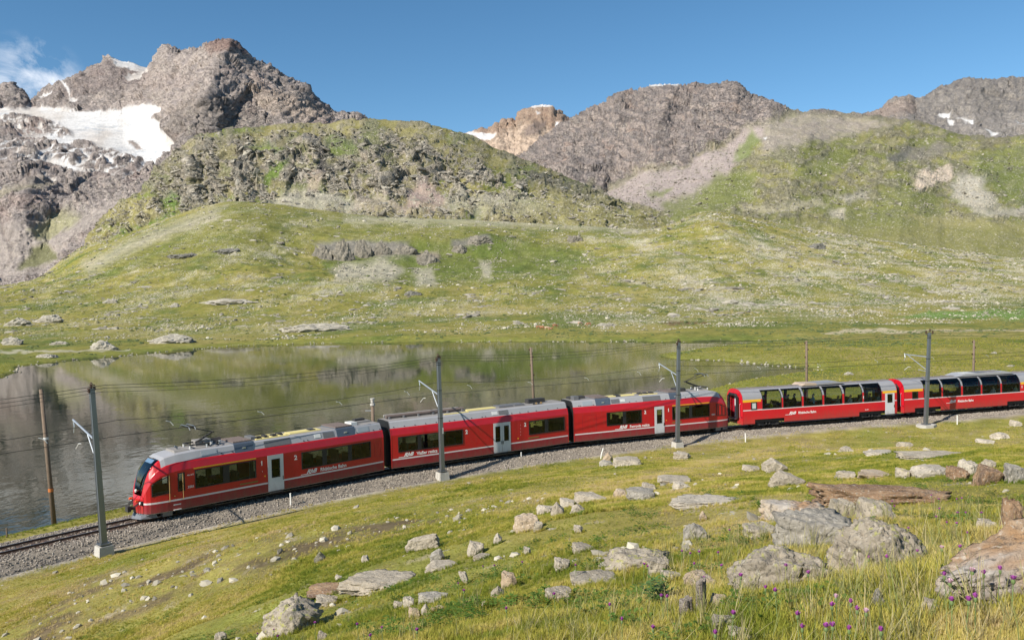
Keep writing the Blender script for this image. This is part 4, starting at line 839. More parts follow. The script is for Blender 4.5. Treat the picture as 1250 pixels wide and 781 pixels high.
for k in range(2, len(mp_) - 2, 4):
    a = mp_[k]; b = cp_[k]
    d = Vector((.35, .2, 0))
    m = MB(); m.tube([a.lerp(b, .28) - d * .5, a.lerp(b, .4) + d * .1, a.lerp(b, .72) + d * .5], .022, 5); child_mb(m, 'sunlit_dropper', ins_white, cat_root, CI)  # middle of the dropper in white: its sunlit glint put into the colour
    m = MB(); m.tube([a, a.lerp(b, .28) - d * .5], .008, 3); child_mb(m, 'dropper_wire', wire_m, cat_root, CI)
# wooden telegraph poles on the lake side
for i, (bx, by, bd, tx, ty, lab) in enumerate([(66, 638, None, 50, 475, 'tall leaning bare brown wooden pole between the track and the lake on the left'), (652.5, 494, 80, 648, 424, 'dark wooden pole with side insulators behind the middle carriage'),
        (984.5, 470, 85, 984.5, 416, 'thin wooden pole behind the first panorama coach in front of the inlet'), (1187.5, 452, 90, 1189, 415, 'thin wooden pole behind the second panorama coach, rightmost')]):
    b = at_level(bx, by, -1.0) if bd is None else at_depth(bx, by, bd); b = np.array(b)
    if bd is not None: b[2] = -.8
    r = rays(tx, ty); r = r / r[1]; top = CAM + r * b[1]; D_ = Vector(top - b); root = empty('wooden_pole', b); tag(root, lab, 'pole', 'wooden poles along the lake side')
    m = MB(); m.tube([D_ * -.04, D_ * .5, D_], .15, 9, r1=.11); m.build('trunk', wood_old, root, True)
    if i:
        for k, h in enumerate((.97, .88, .78, .66)):
            m = MB(); c = D_ * h + Vector((.16 * (1 if k % 2 else -1), 0, 0)); m.tube([c - Vector((0, 0, .08)), c + Vector((0, 0, .1))], .055, 6); m.build('insulator', ins_brown, root)
    else:
        m = MB(); c = D_ * .625; m.tube([c, c + Vector((0, 0, .14))], .15, 9); m.build('pale_band', ins_white, root)
        m = MB(); c = D_ * .235; m.tube([c, c + Vector((0, 0, .2))], .16, 9); m.build('orange_band', mat('orange_paint', (.45, .14, .03), .6), root)
# concrete post that sticks up behind the first car
b = at_depth(455.5, 520, 62.5); root = empty('concrete_post', (b[0], b[1], -.7)); tag(root, 'pale weathered post with a side bracket rising behind the first carriage', 'post')
topz = float((CAM + rays(455, 486) / rays(455, 486)[1] * 62.5)[2]) + .7
m = MB(); m.tube([(0, 0, 0), (0, 0, topz - .55)], .13, 10); m.build('shaft', wood_old, root, True)
m = MB(); m.tube([(0, 0, topz - .55), (0, 0, topz - .4)], .19, 10); m.tube([(0, 0, topz - .4), (0, 0, topz - .1)], .13, 10); m.tube([(0, 0, topz - .1), (0, 0, topz)], .17, 10); m.build('cap', concrete, root)
m = MB(); m.tube([(0, 0, topz - .95), (-.55, -.1, topz - .93)], .035); m.build('bracket', galv_light, root)
# small marker posts along the ballast edge
def marker(px_, py_, h, lab, kind='white', bend=0.0):
    p = ground_hit(px_, py_); root = empty('marker_post', p); tag(root, lab, 'marker post', 'small marker posts along the ballast edge')
    mt = {'white': mat('white_marker_paint', (.75, .75, .72), .5), 'green': mat('grey_green_paint', (.25, .30, .24), .6), 'brown': wood_old}[kind]
    m = MB(); m.tube([(0, 0, -.15), (bend * .4, 0, h * .5), (bend, 0, h)], .045, 7); m.build('shaft', mt, root)
    m = MB(); m.tube([(bend, 0, h), (bend, 0, h + .05)], .055, 7); m.build('cap', mt, root)
marker(355, 619, .85, 'short white marker post below the first carriage door'); marker(516, 579, 1.15, 'grey green post beside the concrete slab left of the second mast', 'green')
marker(636.5, 565, .8, 'short white marker post below the double doors'); marker(733, 560, .8, 'bent white marker stake below the third carriage', bend=.22)
marker(910, 540, .75, 'short white marker post below the coupling of the first panorama coach'); marker(1168.5, 518, .8, 'short white marker post right of the fourth mast'); marker(8.5, 656, .5, 'low brown stake by the water at the left edge', 'brown')
p = ground_hit(505, 585); root = empty('cable_cover', p, math.atan(.57)); tag(root, 'flat concrete cable cover slab in the ballast edge by the green post', 'slab')
m = MB(); m.box(-.95, .95, -.22, .22, -.1, .12); m.build('slab', concrete, root); m = MB(); m.box(-.5, -.2, -.05, .05, .12, .15); m.build('lift_handle', galv, root)
# ================================================================== train
red = mat('train_red_paint', (.45, .007, .012), .36, var=.14, scale=1.6, coat=.25)
red_b = mat('coach_red_paint', (.53, .008, .020), .3, var=.06, scale=.7, coat=.35)
maroon = mat('train_lower_red', (.27, .005, .018), .42, var=.12, scale=1.5)
stripe_m = mat('pale_grey_stripe', (.62, .58, .58), .4, var=.05)
roofgrey = mat('light_grey_roof_paint', (.33, .33, .345), .45, var=.10, scale=1.2)
deckgrey = mat('dusty_roof_deck', (.24, .225, .21), .8, var=.25, scale=1.5)
coachroof = mat('brown_grey_coach_roof', (.20, .175, .165), .7, var=.2, scale=1.2)
doorgrey = mat('pale_grey_door_paint', (.55, .56, .57), .4, var=.05)
yellow = mat('yellow_stripe_paint', (.72, .40, .02), .5, var=.06)
walk_y = mat('faded_yellow_walkway', (.62, .52, .20), .7, var=.12, scale=3)
bluegrey = mat('dark_blue_grey_housing', (.075, .095, .13), .45, var=.1)
ventgrey = mat('vent_grille_grey', (.28, .31, .34), .5, var=.1, scale=30)
darkpanel = mat('dark_grey_panel', (.13, .13, .135), .6, var=.15)
browngrille = mat('brown_resistor_slat', (.15, .115, .10), .75, var=.3, scale=6)
white_t = mat('white_lettering', (.80, .78, .76), .5, var=.03)
dark_iron = mat('dark_underframe_iron', (.035, .033, .032), .75, var=.3)
gold = mat('dull_gold_grille', (.20, .13, .035), .5, var=.2)
seat_m = mat('dark_seat_cloth', (.05, .05, .065), .9, var=.2)
inner = mat('cabin_lining', (.16, .16, .15), .8, var=.1)
rubber = mat('black_gangway_rubber', (.012, .012, .013), .55, var=.2)
plough = mat('worn_plough_steel', (.17, .175, .19), .45, .5, var=.2)
lightglass = mat('headlamp_glass', (.75, .75, .72), .1, var=.02)
orange = mat('orange_red_cover', (.75, .10, .02), .4, var=.05)
for m_ in (red, red_b): dirty(m_)
dirty(maroon, .6, .3, 1.1); dirty(roofgrey, .3, .3, .8); dirty(doorgrey, .3, .35, .9)
def glass_material(name, tint, ior=1.45):
    m = bpy.data.materials.new(name); m.use_nodes = True; t = m.node_tree; t.nodes.clear(); o = t.nodes.new('ShaderNodeOutputMaterial')
    tr = t.nodes.new('ShaderNodeBsdfTransparent'); tr.inputs[0].default_value = (*tint, 1); gl = t.nodes.new('ShaderNodeBsdfGlossy'); gl.inputs['Roughness'].default_value = .03; gl.inputs[0].default_value = (.85, .88, .9, 1)
    fr = t.nodes.new('ShaderNodeFresnel'); fr.inputs[0].default_value = ior; ms = t.nodes.new('ShaderNodeMixShader')
    nz = t.nodes.new('ShaderNodeTexNoise'); nz.inputs['Scale'].default_value = .9; bp = t.nodes.new('ShaderNodeBump'); bp.inputs['Strength'].default_value = .05; bp.inputs['Distance'].default_value = .05
    tcc = t.nodes.new('ShaderNodeTexCoord'); t.links.new(tcc.outputs['Object'], nz.inputs['Vector']); t.links.new(nz.outputs[0], bp.inputs['Height']); t.links.new(bp.outputs[0], gl.inputs['Normal']); t.links.new(bp.outputs[0], fr.inputs['Normal'])
    t.links.new(fr.outputs[0], ms.inputs[0]); t.links.new(tr.outputs[0], ms.inputs[1]); t.links.new(gl.outputs[0], ms.inputs[2]); t.links.new(ms.outputs[0], o.inputs[0]); return m
glass = glass_material('tinted_window_glass', (.55, .60, .54), 1.5); glass_p = glass_material('panorama_glass', (.80, .84, .77), 1.42); glass_w = glass_material('windscreen_glass', (.16, .17, .17), 1.6)

def s_of_px(px_, z=1.5, off=1.33):
    best = None; S = np.linspace(float(np.interp(-40, _tx, _ts)), float(np.interp(75, _tx, _ts)), 6000)
    x = np.interp(S, _ts, _tx); y = np.interp(S, _ts, _ty); k = track_s(x); n = np.sqrt(1 + k * k)
    q, _ = project(np.c_[x + off * k / n, y - off / n, np.full(len(S), z)]); return float(np.interp(px_, q, S))
class Car:
    def __init__(s, name, px0, px1, label, cat='railway carriage', group='coupled carriages of the red train'):
        s.s0, s.s1 = s_of_px(px0), s_of_px(px1); p0 = track_frame(s.s0)[0]; p1 = track_frame(s.s1)[0]; d = p1 - p0; s.L = d.length; s.ang = math.atan2(d.y, d.x)
        s.root = empty(name, p0, s.ang); tag(s.root, label, cat, group); s.p0 = p0
        xs = np.linspace(-1, s.L + 1, 900); c, sn = math.cos(s.ang), math.sin(s.ang)
        s._xs = xs; s._cs = (c, sn)
    def x(s, px_, z=2.0, y=-1.33):
        c, sn = s._cs; q, _ = project(np.c_[s.p0.x + c * s._xs - sn * y, s.p0.y + sn * s._xs + c * y, np.full(len(s._xs), z)]); return float(np.interp(px_, q, s._xs))
    def mb(s, m, name, mt, parent=None, smooth=False): return m.build(name, mt, parent or s.root, smooth)
A_PROF = [(1.24, .36), (1.33, .42), (1.33, .94), (1.33, 1.04), (1.33, 1.46), (1.33, 2.56), (1.33, 2.70), (1.23, 3.10), (1.17, 3.18), (.98, 3.60), (.86, 3.66), (0, 3.68)]
P_PROF = [(1.30, .42), (1.33, .48), (1.33, .82), (1.33, 1.52), (1.33, 1.63), (1.33, 1.72), (1.33, 2.40), (1.315, 2.62), (1.27, 2.82), (1.18, 3.02), (1.04, 3.20), (.85, 3.35), (.60, 3.45), (.30, 3.50), (0, 3.52)]
def nose(x, y, z, L, front, rear, full=3.68):
    """cab ends: narrower in plan, windscreen raked back"""
    for on, q in ((front, x), (rear, L - x)):
        if not on or q > 3.0: continue
        w = float(np.interp(q, [0, .1, .3, .7, 1.2, 2.0, 3.0], [.66, .78, .87, .94, .975, .995, 1.0]))
        top = float(np.interp(q, [0, .05, .16, .32, .55, .85, 1.2, 1.8, 3.0], [1.42, 1.76, 2.22, 2.68, 3.04, 3.32, 3.50, 3.62, 3.68]))
        y = y * w
        if z > 1.25: z = 1.25 + (z - 1.25) * (top - 1.25) / (full - 1.25)
    return y, z
def shell(car, prof, xs, key, front=False, rear=False, names={}, sides=(-1, 1)):
    """grid of skin cells; key(xm, band, side) -> name of the part the cell belongs to, or None for an opening"""
    parts = {}; L = car.L
    xs = sorted(set(round(x, 3) for x in xs)); full = prof[-1][1]
    for side in sides:
        for i in range(len(xs) - 1):
            for b in range(len(prof) - 1):
                k = key((xs[i] + xs[i + 1]) / 2, b, side)
                if not k: continue
                P = []
                for (x, (yy, zz)) in ((xs[i], prof[b]), (xs[i + 1], prof[b]), (xs[i + 1], prof[b + 1]), (xs[i], prof[b + 1])):
                    y_, z_ = nose(x, yy * side, zz, L, front, rear, full); P.append((x, y_, z_))
                parts.setdefault(k, []).append(P)
    objs = {}
    for k, quads in parts.items():
        bm = bmesh.new()
        for q in quads: bm.faces.new([bm.verts.new(p) for p in q])
        bmesh.ops.remove_doubles(bm, verts=bm.verts, dist=.0006); bmesh.ops.recalc_face_normals(bm, faces=bm.faces)
        bmesh.ops.dissolve_degenerate(bm, dist=.0005, edges=bm.edges)
        me = bpy.data.meshes.new(k); bm.to_mesh(me); bm.free()
        objs[k] = link(k, me, names[k], car.root); md = objs[k].modifiers.new('skin', 'SOLIDIFY'); md.thickness = .03; md.offset = -1
        for p in me.polygons: p.use_smooth = False
    return objs
def window_group(car, spans, z0, z1, front=False, rear=False, prof=None, bands=None, gm=None, frame_m=None, side=-1):
    """dark frame round one opening, a pane per span"""
    gm = gm or glass; x0, x1 = spans[0][0], spans[-1][1]; e = .05; L = car.L
    def pt(x, z, d=0):
        y_, z_ = nose(x, side * (1.33 + d), z, L, front, rear); return (x, y_, z_)
    # frame: grid cells of the opening that are not panes
    fx = [x0] + [v for sp in spans for v in (sp[0] + e, sp[1] - e)] + [x1]; fz = [z0, z0 + e, z1 - e, z1]
    bm = bmesh.new(); cells = []
    for i in range(len(fx) - 1):
        for j in range(3):
            hole = (i % 2 == 1) and j == 1
            if hole: continue
            cells.append([pt(fx[i], fz[j], .006), pt(fx[i + 1], fz[j], .006), pt(fx[i + 1], fz[j + 1], .006), pt(fx[i], fz[j + 1], .006)])
    for c in cells: bm.faces.new([bm.verts.new(p) for p in c])
    bmesh.ops.remove_doubles(bm, verts=bm.verts, dist=.0005); bmesh.ops.recalc_face_normals(bm, faces=bm.faces); me = bpy.data.meshes.new('window_frame'); bm.to_mesh(me); bm.free()
    fo = link('window_frame', me, rubber, car.root); md = fo.modifiers.new('depth', 'SOLIDIFY'); md.thickness = .05; md.offset = 0
    for a, b in spans:
        n = 6; m = MB(); X = [a + e + (b - a - 2 * e) * i / n for i in range(n + 1)]
        m.add([pt(x, z, -.012) for x in X for z in (z0 + e, z1 - e)], [(2 * i, 2 * i + 2, 2 * i + 3, 2 * i + 1) for i in range(n)]); m.build('window_pane', gm, fo)
    return fo
def text(car, s, x, z, size, mt=None, y=-1.338, shear=0, name='lettering', parent=None, extr=.002, align='LEFT', rz=0, rx=90, bold=.012, sx=1):
    cu = bpy.data.curves.new(name, 'FONT'); cu.body = s; cu.size = size; cu.shear = shear; cu.extrude = extr; cu.align_x = align; cu.align_y = 'CENTER'; cu.offset = bold * size; cu.resolution_u = 3
    t = bpy.data.objects.new(name, cu); COL.objects.link(t); dg = bpy.context.evaluated_depsgraph_get(); me = bpy.data.meshes.new_from_object(t.evaluated_get(dg)); bpy.data.objects.remove(t)
    o = link(name, me, mt or white_t, parent or car.root); o.location = (x, y, z); o.rotation_euler = (math.radians(rx), 0, math.radians(rz)); o.scale = (sx, 1, 1); return o
def logo(car, x, z, words, scale=1.0, y=-1.338):
    """slanted emblem with its long tail line, then the railway's name"""
    text(car, 'RhB', x + .42 * scale, z + .02 * scale, .36 * scale, shear=.45, name='railway_emblem', bold=.035, y=y, sx=1.15)
    m = MB(); w = .035 * scale; x0 = x; m.add([(x0, y, z - .13 * scale), (x0 + .75 * scale, y, z - .13 * scale), (x0 + .77 * scale, y, z - .13 * scale + w), (x0 + .02, y, z - .13 * scale + w),
             (x0, y - .003, z - .13 * scale), (x0 + .75 * scale, y - .003, z - .13 * scale), (x0 + .77 * scale, y - .003, z - .13 * scale + w), (x0 + .02, y - .003, z - .13 * scale + w)], [(0, 1, 2, 3), (7, 6, 5, 4), (0, 4, 5, 1), (1, 5, 6, 2), (2, 6, 7, 3), (3, 7, 4, 0)])
    m.build('emblem_line', white_t, car.root)
    text(car, words, x + 1.42 * scale, z, .32 * scale, name='railway_name', bold=.022, y=y)
def door(car, x0, x1, leaves=1, win=(.22, 1.35, 2.42), side=-1, z0=.44, z1=2.66):
    """plug door: leaf with a real window opening, pane and handle"""
    w = (x1 - x0) / leaves
    for k in range(leaves):
        a, b = x0 + k * w + .012, x0 + (k + 1) * w - .012; ex = (b - a) * (.26 if leaves == 1 else .26); wx = [a, a + ex, b - ex, b]; wz = [z0, win[1], win[2], z1]
        yo = side * (1.33 + .012); yi = side * (1.33 - .035); m = MB()
        for y in (yo, yi):
            base = len(m.v); m.v += [(x, y, z) for z in wz for x in wx]
            for j in range(3):
                for i in range(3):
                    if i == 1 and j == 1: continue
                    m.f.append((base + j * 4 + i, base + j * 4 + i + 1, base + j * 4 + i + 5, base + j * 4 + i + 4)); m.m.append(0)
        def q(p, r): m.f.append((p, r, r + 16, p + 16)); m.m.append(0)
        for p, r in ((0, 3), (12, 15), (0, 12), (3, 15), (5, 6), (9, 10), (5, 9), (6, 10)): q(p, r)
        o = m.build('door', doorgrey, car.root)
        fr = MB(); t_ = .035; X0, X1, Z0, Z1 = wx[1], wx[2], wz[1], wz[2]; y0, y1 = side * 1.352, side * 1.30
        for bx in ((X0 - t_, X1 + t_, Z0 - t_, Z0), (X0 - t_, X1 + t_, Z1, Z1 + t_), (X0 - t_, X0, Z0, Z1), (X1, X1 + t_, Z0, Z1)): fr.box(bx[0], bx[1], min(y0, y1), max(y0, y1), bx[2], bx[3])
        g_ = fr.build('door_window_frame', rubber, o)
        pn = MB(); pn.add([(X0, side * 1.325, Z0), (X1, side * 1.325, Z0), (X1, side * 1.325, Z1), (X0, side * 1.325, Z1)], [(0, 1, 2, 3)]); pn.build('door_pane', glass, o)
        h = MB(); hx = b - .07 if k == 0 else a + .04; h.box(hx, hx + .03, min(side * 1.345, side * 1.385), max(side * 1.345, side * 1.385), 1.05, 1.30); h.build('handle', dark_iron, o)
    st = MB(); st.box(x0 + .1, x1 - .1, min(side * 1.30, side * 1.42), max(side * 1.30, side * 1.42), .30, .35); st.build('door_step', dark_iron, car.root)
def bogie(car, xc, power=True):
    m = MB(); m.prism([(xc - 1.35, .32), (xc - 1.15, .46), (xc - .45, .46), (xc - .3, .34), (xc + .3, .34), (xc + .45, .46), (xc + 1.15, .46), (xc + 1.35, .32), (xc + .9, .22), (xc - .9, .22)], 'y', -.98, .98)
    b = m.build('bogie', dark_iron, car.root)
    for dx in (-.95, .95):
        for y in (-.535, .535):
            w = MB(); n = 18; w.tube([(xc + dx, y - .07, .36), (xc + dx, y + .065, .36)], .36, n); w.tube([(xc + dx, y - .065 * (1 if y < 0 else -1), .36), (xc + dx, y - .15 * (1 if y < 0 else -1) * -1 * -1, .36)], .12, 10); w.build('wheel', dark_iron, b)
        for y in (-.9, .9):
            a = MB(); a.box(xc + dx - .16, xc + dx + .16, y - .14, y + .14, .22, .48); a.build('axle_box', dark_iron, b)
    for y in (-1.0, 1.0):
        s_ = MB(); s_.tube([(xc - .16, y, .3), (xc - .16, y, .62)], .09, 8); s_.build('spring', dark_iron, b); s_ = MB(); s_.tube([(xc + .16, y, .3), (xc + .16, y, .62)], .09, 8); s_.build('spring', dark_iron, b)
def underbox(car, x0, x1, z0=.28, z1=.60, d=1.08):
    m = MB(); m.prism([(-d, z1), (-d, z0 + .07), (-d + .1, z0), (d - .1, z0), (d, z0 + .07), (d, z1)], 'x', x0, x1); m.build('equipment_box', dark_iron, car.root)
def fairing_panel(car, x0, x1, mt, t0=.12, t1=.88, name='vent_panel', out=.02, side=-1):
    (ya, za), (yb, zb) = A_PROF[8], A_PROF[9]
    def p(x, t, o): y = ya + (yb - ya) * t; z = za + (zb - za) * t; n = Vector((0, zb - za, ya - yb)).normalized(); return (x, side * (y + n.y * o), z + n.z * o)
    m = MB(); m.add([p(x0, t0, .001), p(x1, t0, .001), p(x1, t1, .001), p(x0, t1, .001), p(x0, t0, out), p(x1, t0, out), p(x1, t1, out), p(x0, t1, out)], [(0, 1, 2, 3), (7, 6, 5, 4), (0, 4, 5, 1), (1, 5, 6, 2), (2, 6, 7, 3), (3, 7, 4, 0)])
    return m.build(name, mt, car.root)
def housing(car, x0, x1):
    m = MB(); m.prism([(-1.20, 3.14), (-1.03, 3.64), (-.95, 3.72), (.95, 3.72), (1.03, 3.64), (1.20, 3.14)], 'x', x0, x1); o = m.build('resistor_housing', bluegrey, car.root)
    n = max(4, int((x1 - x0) / .17)); w = (x1 - x0) / n
    for k in range(n):
        s_ = MB(); s_.prism([(-.92, 3.722), (-.90, 3.80), (.90, 3.80), (.92, 3.722)], 'x', x0 + k * w + .02, x0 + (k + 1) * w - .03); s_.build('grille_slat', browngrille, o)
    m = MB(); m.box(x0 + (x1 - x0) * .42, x0 + (x1 - x0) * .58, -1.155, -1.10, 3.35, 3.43); m.build('latch', galv_light, o)
def roof_box(car, x0, x1, y0, y1, h, mt, name='roof_box', z=3.68):
    m = MB(); m.prism([(y0, z - .01), (y0 + .03, z + h), (y1 - .03, z + h), (y1, z - .01)], 'x', x0, x1); return m.build(name, mt, car.root)
def insul(car, x, y, h=.28, mt=None, name='roof_insulator'):
    m = MB(); m.tube([(x, y, 3.66 + .05 * i) for i in range(int(h / .05) + 1)], .05, 8)
    for i in range(int(h / .07)): m.tube([(x, y, 3.70 + .07 * i), (x, y, 3.73 + .07 * i)], .095, 8)
    m.build(name, mt or ins_white, car.root)
def bolts(car, xs):
    for x in xs:
        (ya, za), (yb, zb) = A_PROF[8], A_PROF[9]; t = .18; y = ya + (yb - ya) * t; z = za + (zb - za) * t
        m = MB(); m.tube([(x, -y, z), (x, -y - .03, z + .015)], .035, 6); m.build('lifting_lug', dark_iron, car.root)
def pantograph(car, xb, xk, xh, zk=4.45, zh=5.06):
    """base frame, lower arm, upper arm and two-strip head"""
    m = MB(); 
    for y in (-.5, .5): m.box(xb - .55, xb + .55, y - .04, y + .04, 3.86, 3.93)
    for x in (xb - .5, xb + .5): m.box(x - .04, x + .04, -.46, .46, 3.87, 3.92)
    p = m.build('pantograph', dark_iron, car.root)
    for x in (xb - .5, xb + .5):
        for y in (-.5, .5):
            i_ = MB(); i_.tube([(x, y, 3.66), (x, y, 3.86)], .06, 8); i_.build('post_insulator', ins_white, p)
    a = MB(); a.tube([(xb, 0, 3.92), (xk, 0, zk)], .055, 8); a.build('lower_arm', dark_iron, p)
    for s in (-1, 1):
        a = MB(); a.tube([(xk, s * .06, zk), (xh, s * .42, zh - .12)], .028, 6); a.build('upper_arm', dark_iron, p)
    a = MB(); a.tube([(xb + (.25 if xk > xb else -.25), .12, 3.92), (xk - (xk - xb) * .12, .08, zk - .12)], .02, 5); a.build('coupling_rod', dark_iron, p)
    a = MB(); a.tube([(xk, -.16, zk), (xk, .16, zk)], .05, 8); a.build('knee_joint', dark_iron, p)
    for dx in (-.17, .17):
        a = MB(); a.tube([(xh + dx, -.80, zh - .22), (xh + dx, -.66, zh - .07), (xh + dx, -.5, zh - .02), (xh + dx, .5, zh - .02), (xh + dx, .66, zh - .07), (xh + dx, .80, zh - .22)], .03, 6); a.build('contact_strip', galv, p)
    for y in (-.42, .42):
        a = MB(); a.tube([(xh - .2, y, zh - .1), (xh + .2, y, zh - .1)], .03, 6); a.build('head_frame', dark_iron, p)
def cab_front(car, end):
    """lamps, coupler, plough and screens of a driving end; end 0 = left, 1 = right"""
    L = car.L
    def X(x): return x if end == 0 else L - x
    def B(x0, x1, *r): return (min(X(x0), X(x1)), max(X(x0), X(x1))) + r
    # lower front panel closing the nose
    m = MB(); nn = 9; pts = []
    for j in range(nn):
        y = -.80 + 1.6 * j / (nn - 1); bul = .22 * (1 - (y / .8) ** 2); pts.append((bul, y))
    zl = [.42, .9, 1.25, 1.42]; vs = []
    for z in zl:
        for bul, y in pts: vs.append((X(-bul * (1 if z < 1.3 else .5)), y, z))
    m.add(vs, [(j * nn + i, j * nn + i + 1, (j + 1) * nn + i + 1, (j + 1) * nn + i) for j in range(3) for i in range(nn - 1)]); o = m.build('nose_panel', red, car.root); md = o.modifiers.new('t', 'SOLIDIFY'); md.thickness = .03
    # windscreen following the rake
    def ws(q, y):
        yy, zz = nose(X(q), y, 3.68 - .05 * (y / .9) ** 2, L, end == 0, end == 1); return (X(q - .03), yy, zz + .015)
    qs = [0.02, .08, .18, .32, .46, .62, .80, .96]; ys = [-.85, -.6, -.3, 0, .3, .6, .85]
    m = MB(); m.add([ws(q, y) for q in qs for y in ys], [(i * 7 + j, i * 7 + j + 1, (i + 1) * 7 + j + 1, (i + 1) * 7 + j) for i in range(7) for j in range(6)])
    w = m.build('windscreen', glass_w, car.root, True); md = w.modifiers.new('t', 'SOLIDIFY'); md.thickness = .02
    m = MB(); m.tube([ws(.05, .25), ws(.25, .1), ws(.5, -.1)], .015, 5); m.build('wiper', black, w)
    m = MB(); a, b = [ws(q, y) for q, y in ((.66, -.55), (.66, .55))], [ws(q, y) for q, y in ((.84, -.55), (.84, .55))]; m.add([Vector(p) + Vector((0, 0, .03)) for p in (*a, b[1], b[0])] + [Vector(p) + Vector((0, 0, .012)) for p in (*a, b[1], b[0])], [(0, 1, 2, 3), (7, 6, 5, 4), (0, 4, 5, 1), (1, 5, 6, 2), (2, 6, 7, 3), (3, 7, 4, 0)]); m.build('destination_display', mat('display_blue_grey', (.12, .20, .30), .25), w)
    for y in (-.72, .72):
        m = MB(); m.prism([(y - .16, 1.02), (y - .12, .92), (y + .12, .92), (y + .16, 1.02), (y + .12, 1.14), (y - .12, 1.14)], 'x', *B(-.12, .10)); l = m.build('headlight', rubber, car.root)
        m = MB(); m.tube([(X(-.10), y, 1.03), (X(-.17), y, 1.03)], .08, 12); m.build('lamp', lightglass, l)
    m = MB(); m.tube([(X(-.08), 0, 3.0 - 1.35), (X(-.16), 0, 1.64)], .09, 12); m.build('top_headlight', lightglass, car.root)
    # coupler and hoses
    m = MB(); m.tube([(X(.1), 0, .68), (X(-.5), 0, .68)], .10, 8); m.box(*B(-.66, -.48, -.22, .22, .52, .84)); c = m.build('coupler', dark_iron, car.root)
    for y, r_ in ((-.42, .03), (-.6, .025), (.42, .03), (.6, .025)):
        m = MB(); m.tube([(X(-.12), y, 1.0), (X(-.34), y, .86), (X(-.42), y, .62), (X(-.28), y * .9, .46)], r_, 6); m.build('hose', black, car.root)
    for y in (-.52, .52):
        m = MB(); m.tube([(X(-.18), y, 1.12), (X(-.33), y, 1.14)], .075, 8); m.build('hose_socket', orange, car.root)
    m = MB(); m.tube([(X(-.2), -.62, 1.52), (X(-.48), -.55, 1.2), (X(-.52), -.5, .84)], .018, 5); m.build('front_handrail', dark_iron, car.root)
    # snow plough
    m = MB(); vs = []
    for (q, y, z) in ((.6, -1.0, .44), (-.05, -.62, .42), (-.25, 0, .40), (-.05, .62, .42), (.6, 1.0, .44)): vs.append((X(q), y, z))
    for (q, y, z) in ((.7, -1.08, .12), (-.15, -.70, .10), (-.42, 0, .09), (-.15, .70, .10), (.7, 1.08, .12)): vs.append((X(q), y, z))
    m.add(vs, [(i, i + 1, i + 6, i + 5) for i in range(4)]); p = m.build('snow_plough', plough, car.root); md = p.modifiers.new('t', 'SOLIDIFY'); md.thickness = .04
    m = MB(); m.box(*B(.95, 1.5, -1.16, -.7, .12, .36)); m.build('sand_box', plough, car.root)
def gangway(car, x0, x1, n=5):
    w = (x1 - x0) / n
    for k in range(n):
        m = MB(); o = .04 * (k % 2); m.prism([(-.95 - o, .62), (-.95 - o, 3.05 + o), (-.75, 3.22 + o), (.75, 3.22 + o), (.95 + o, 3.05 + o), (.95 + o, .62), (.7, .5), (-.7, .5)], 'x', x0 + k * w, x0 + (k + 1) * w - .004); m.build('bellows_fold', rubber, car.root)
def end_wall(car, x, prof, mt, name='end_wall', t=.04):
    pr = [(y, z) for y, z in prof]; o = [( -y, z) for y, z in pr] + [(y, z) for y, z in reversed(pr[:-1])]
    m = MB(); m.prism(o, 'x', x, x + t); return m.build(name, mt, car.root)
def interior(car, x0, x1, floor=.85, skip=(), near=None):
    m = MB(); m.box(x0, x1, -1.26, 1.26, floor - .05, floor); m.build('cabin_floor', inner, car.root)
    n = int((x1 - x0) / 1.75)
    spots = [(x0 + .9 + i * (x1 - x0 - 1.2) / max(1, n - 1), y) for i in range(n) for y in (-.78, .78)]
    if near:
        taken = [(px_ - f_ * .25, -.78) for px_, f_ in near]
        spots = [q for q in spots if q[1] > 0 or all(abs(q[0] - p_[0]) > 1.15 for p_ in taken)] + taken
    for xc, y in spots:
        if any(a < xc < b for a, b in skip): continue
        if True:
            m = MB(); m.prism([(xc - .5, floor), (xc - .5, floor + .42), (xc - .07, floor + .40), (xc - .10, floor + 1.12), (xc + .10, floor + 1.12), (xc + .07, floor + .40), (xc + .5, floor + .42), (xc + .5, floor)], 'y', y - .44, y + .44); m.build('seat', seat_m, car.root)
names_a = {'body_shell': red, 'lower_panel': maroon, 'side_stripe': stripe_m, 'roof_fairing': roofgrey, 'roof_deck': deckgrey, 'roof_dome': roofgrey, 'bottom_rail': roofgrey}
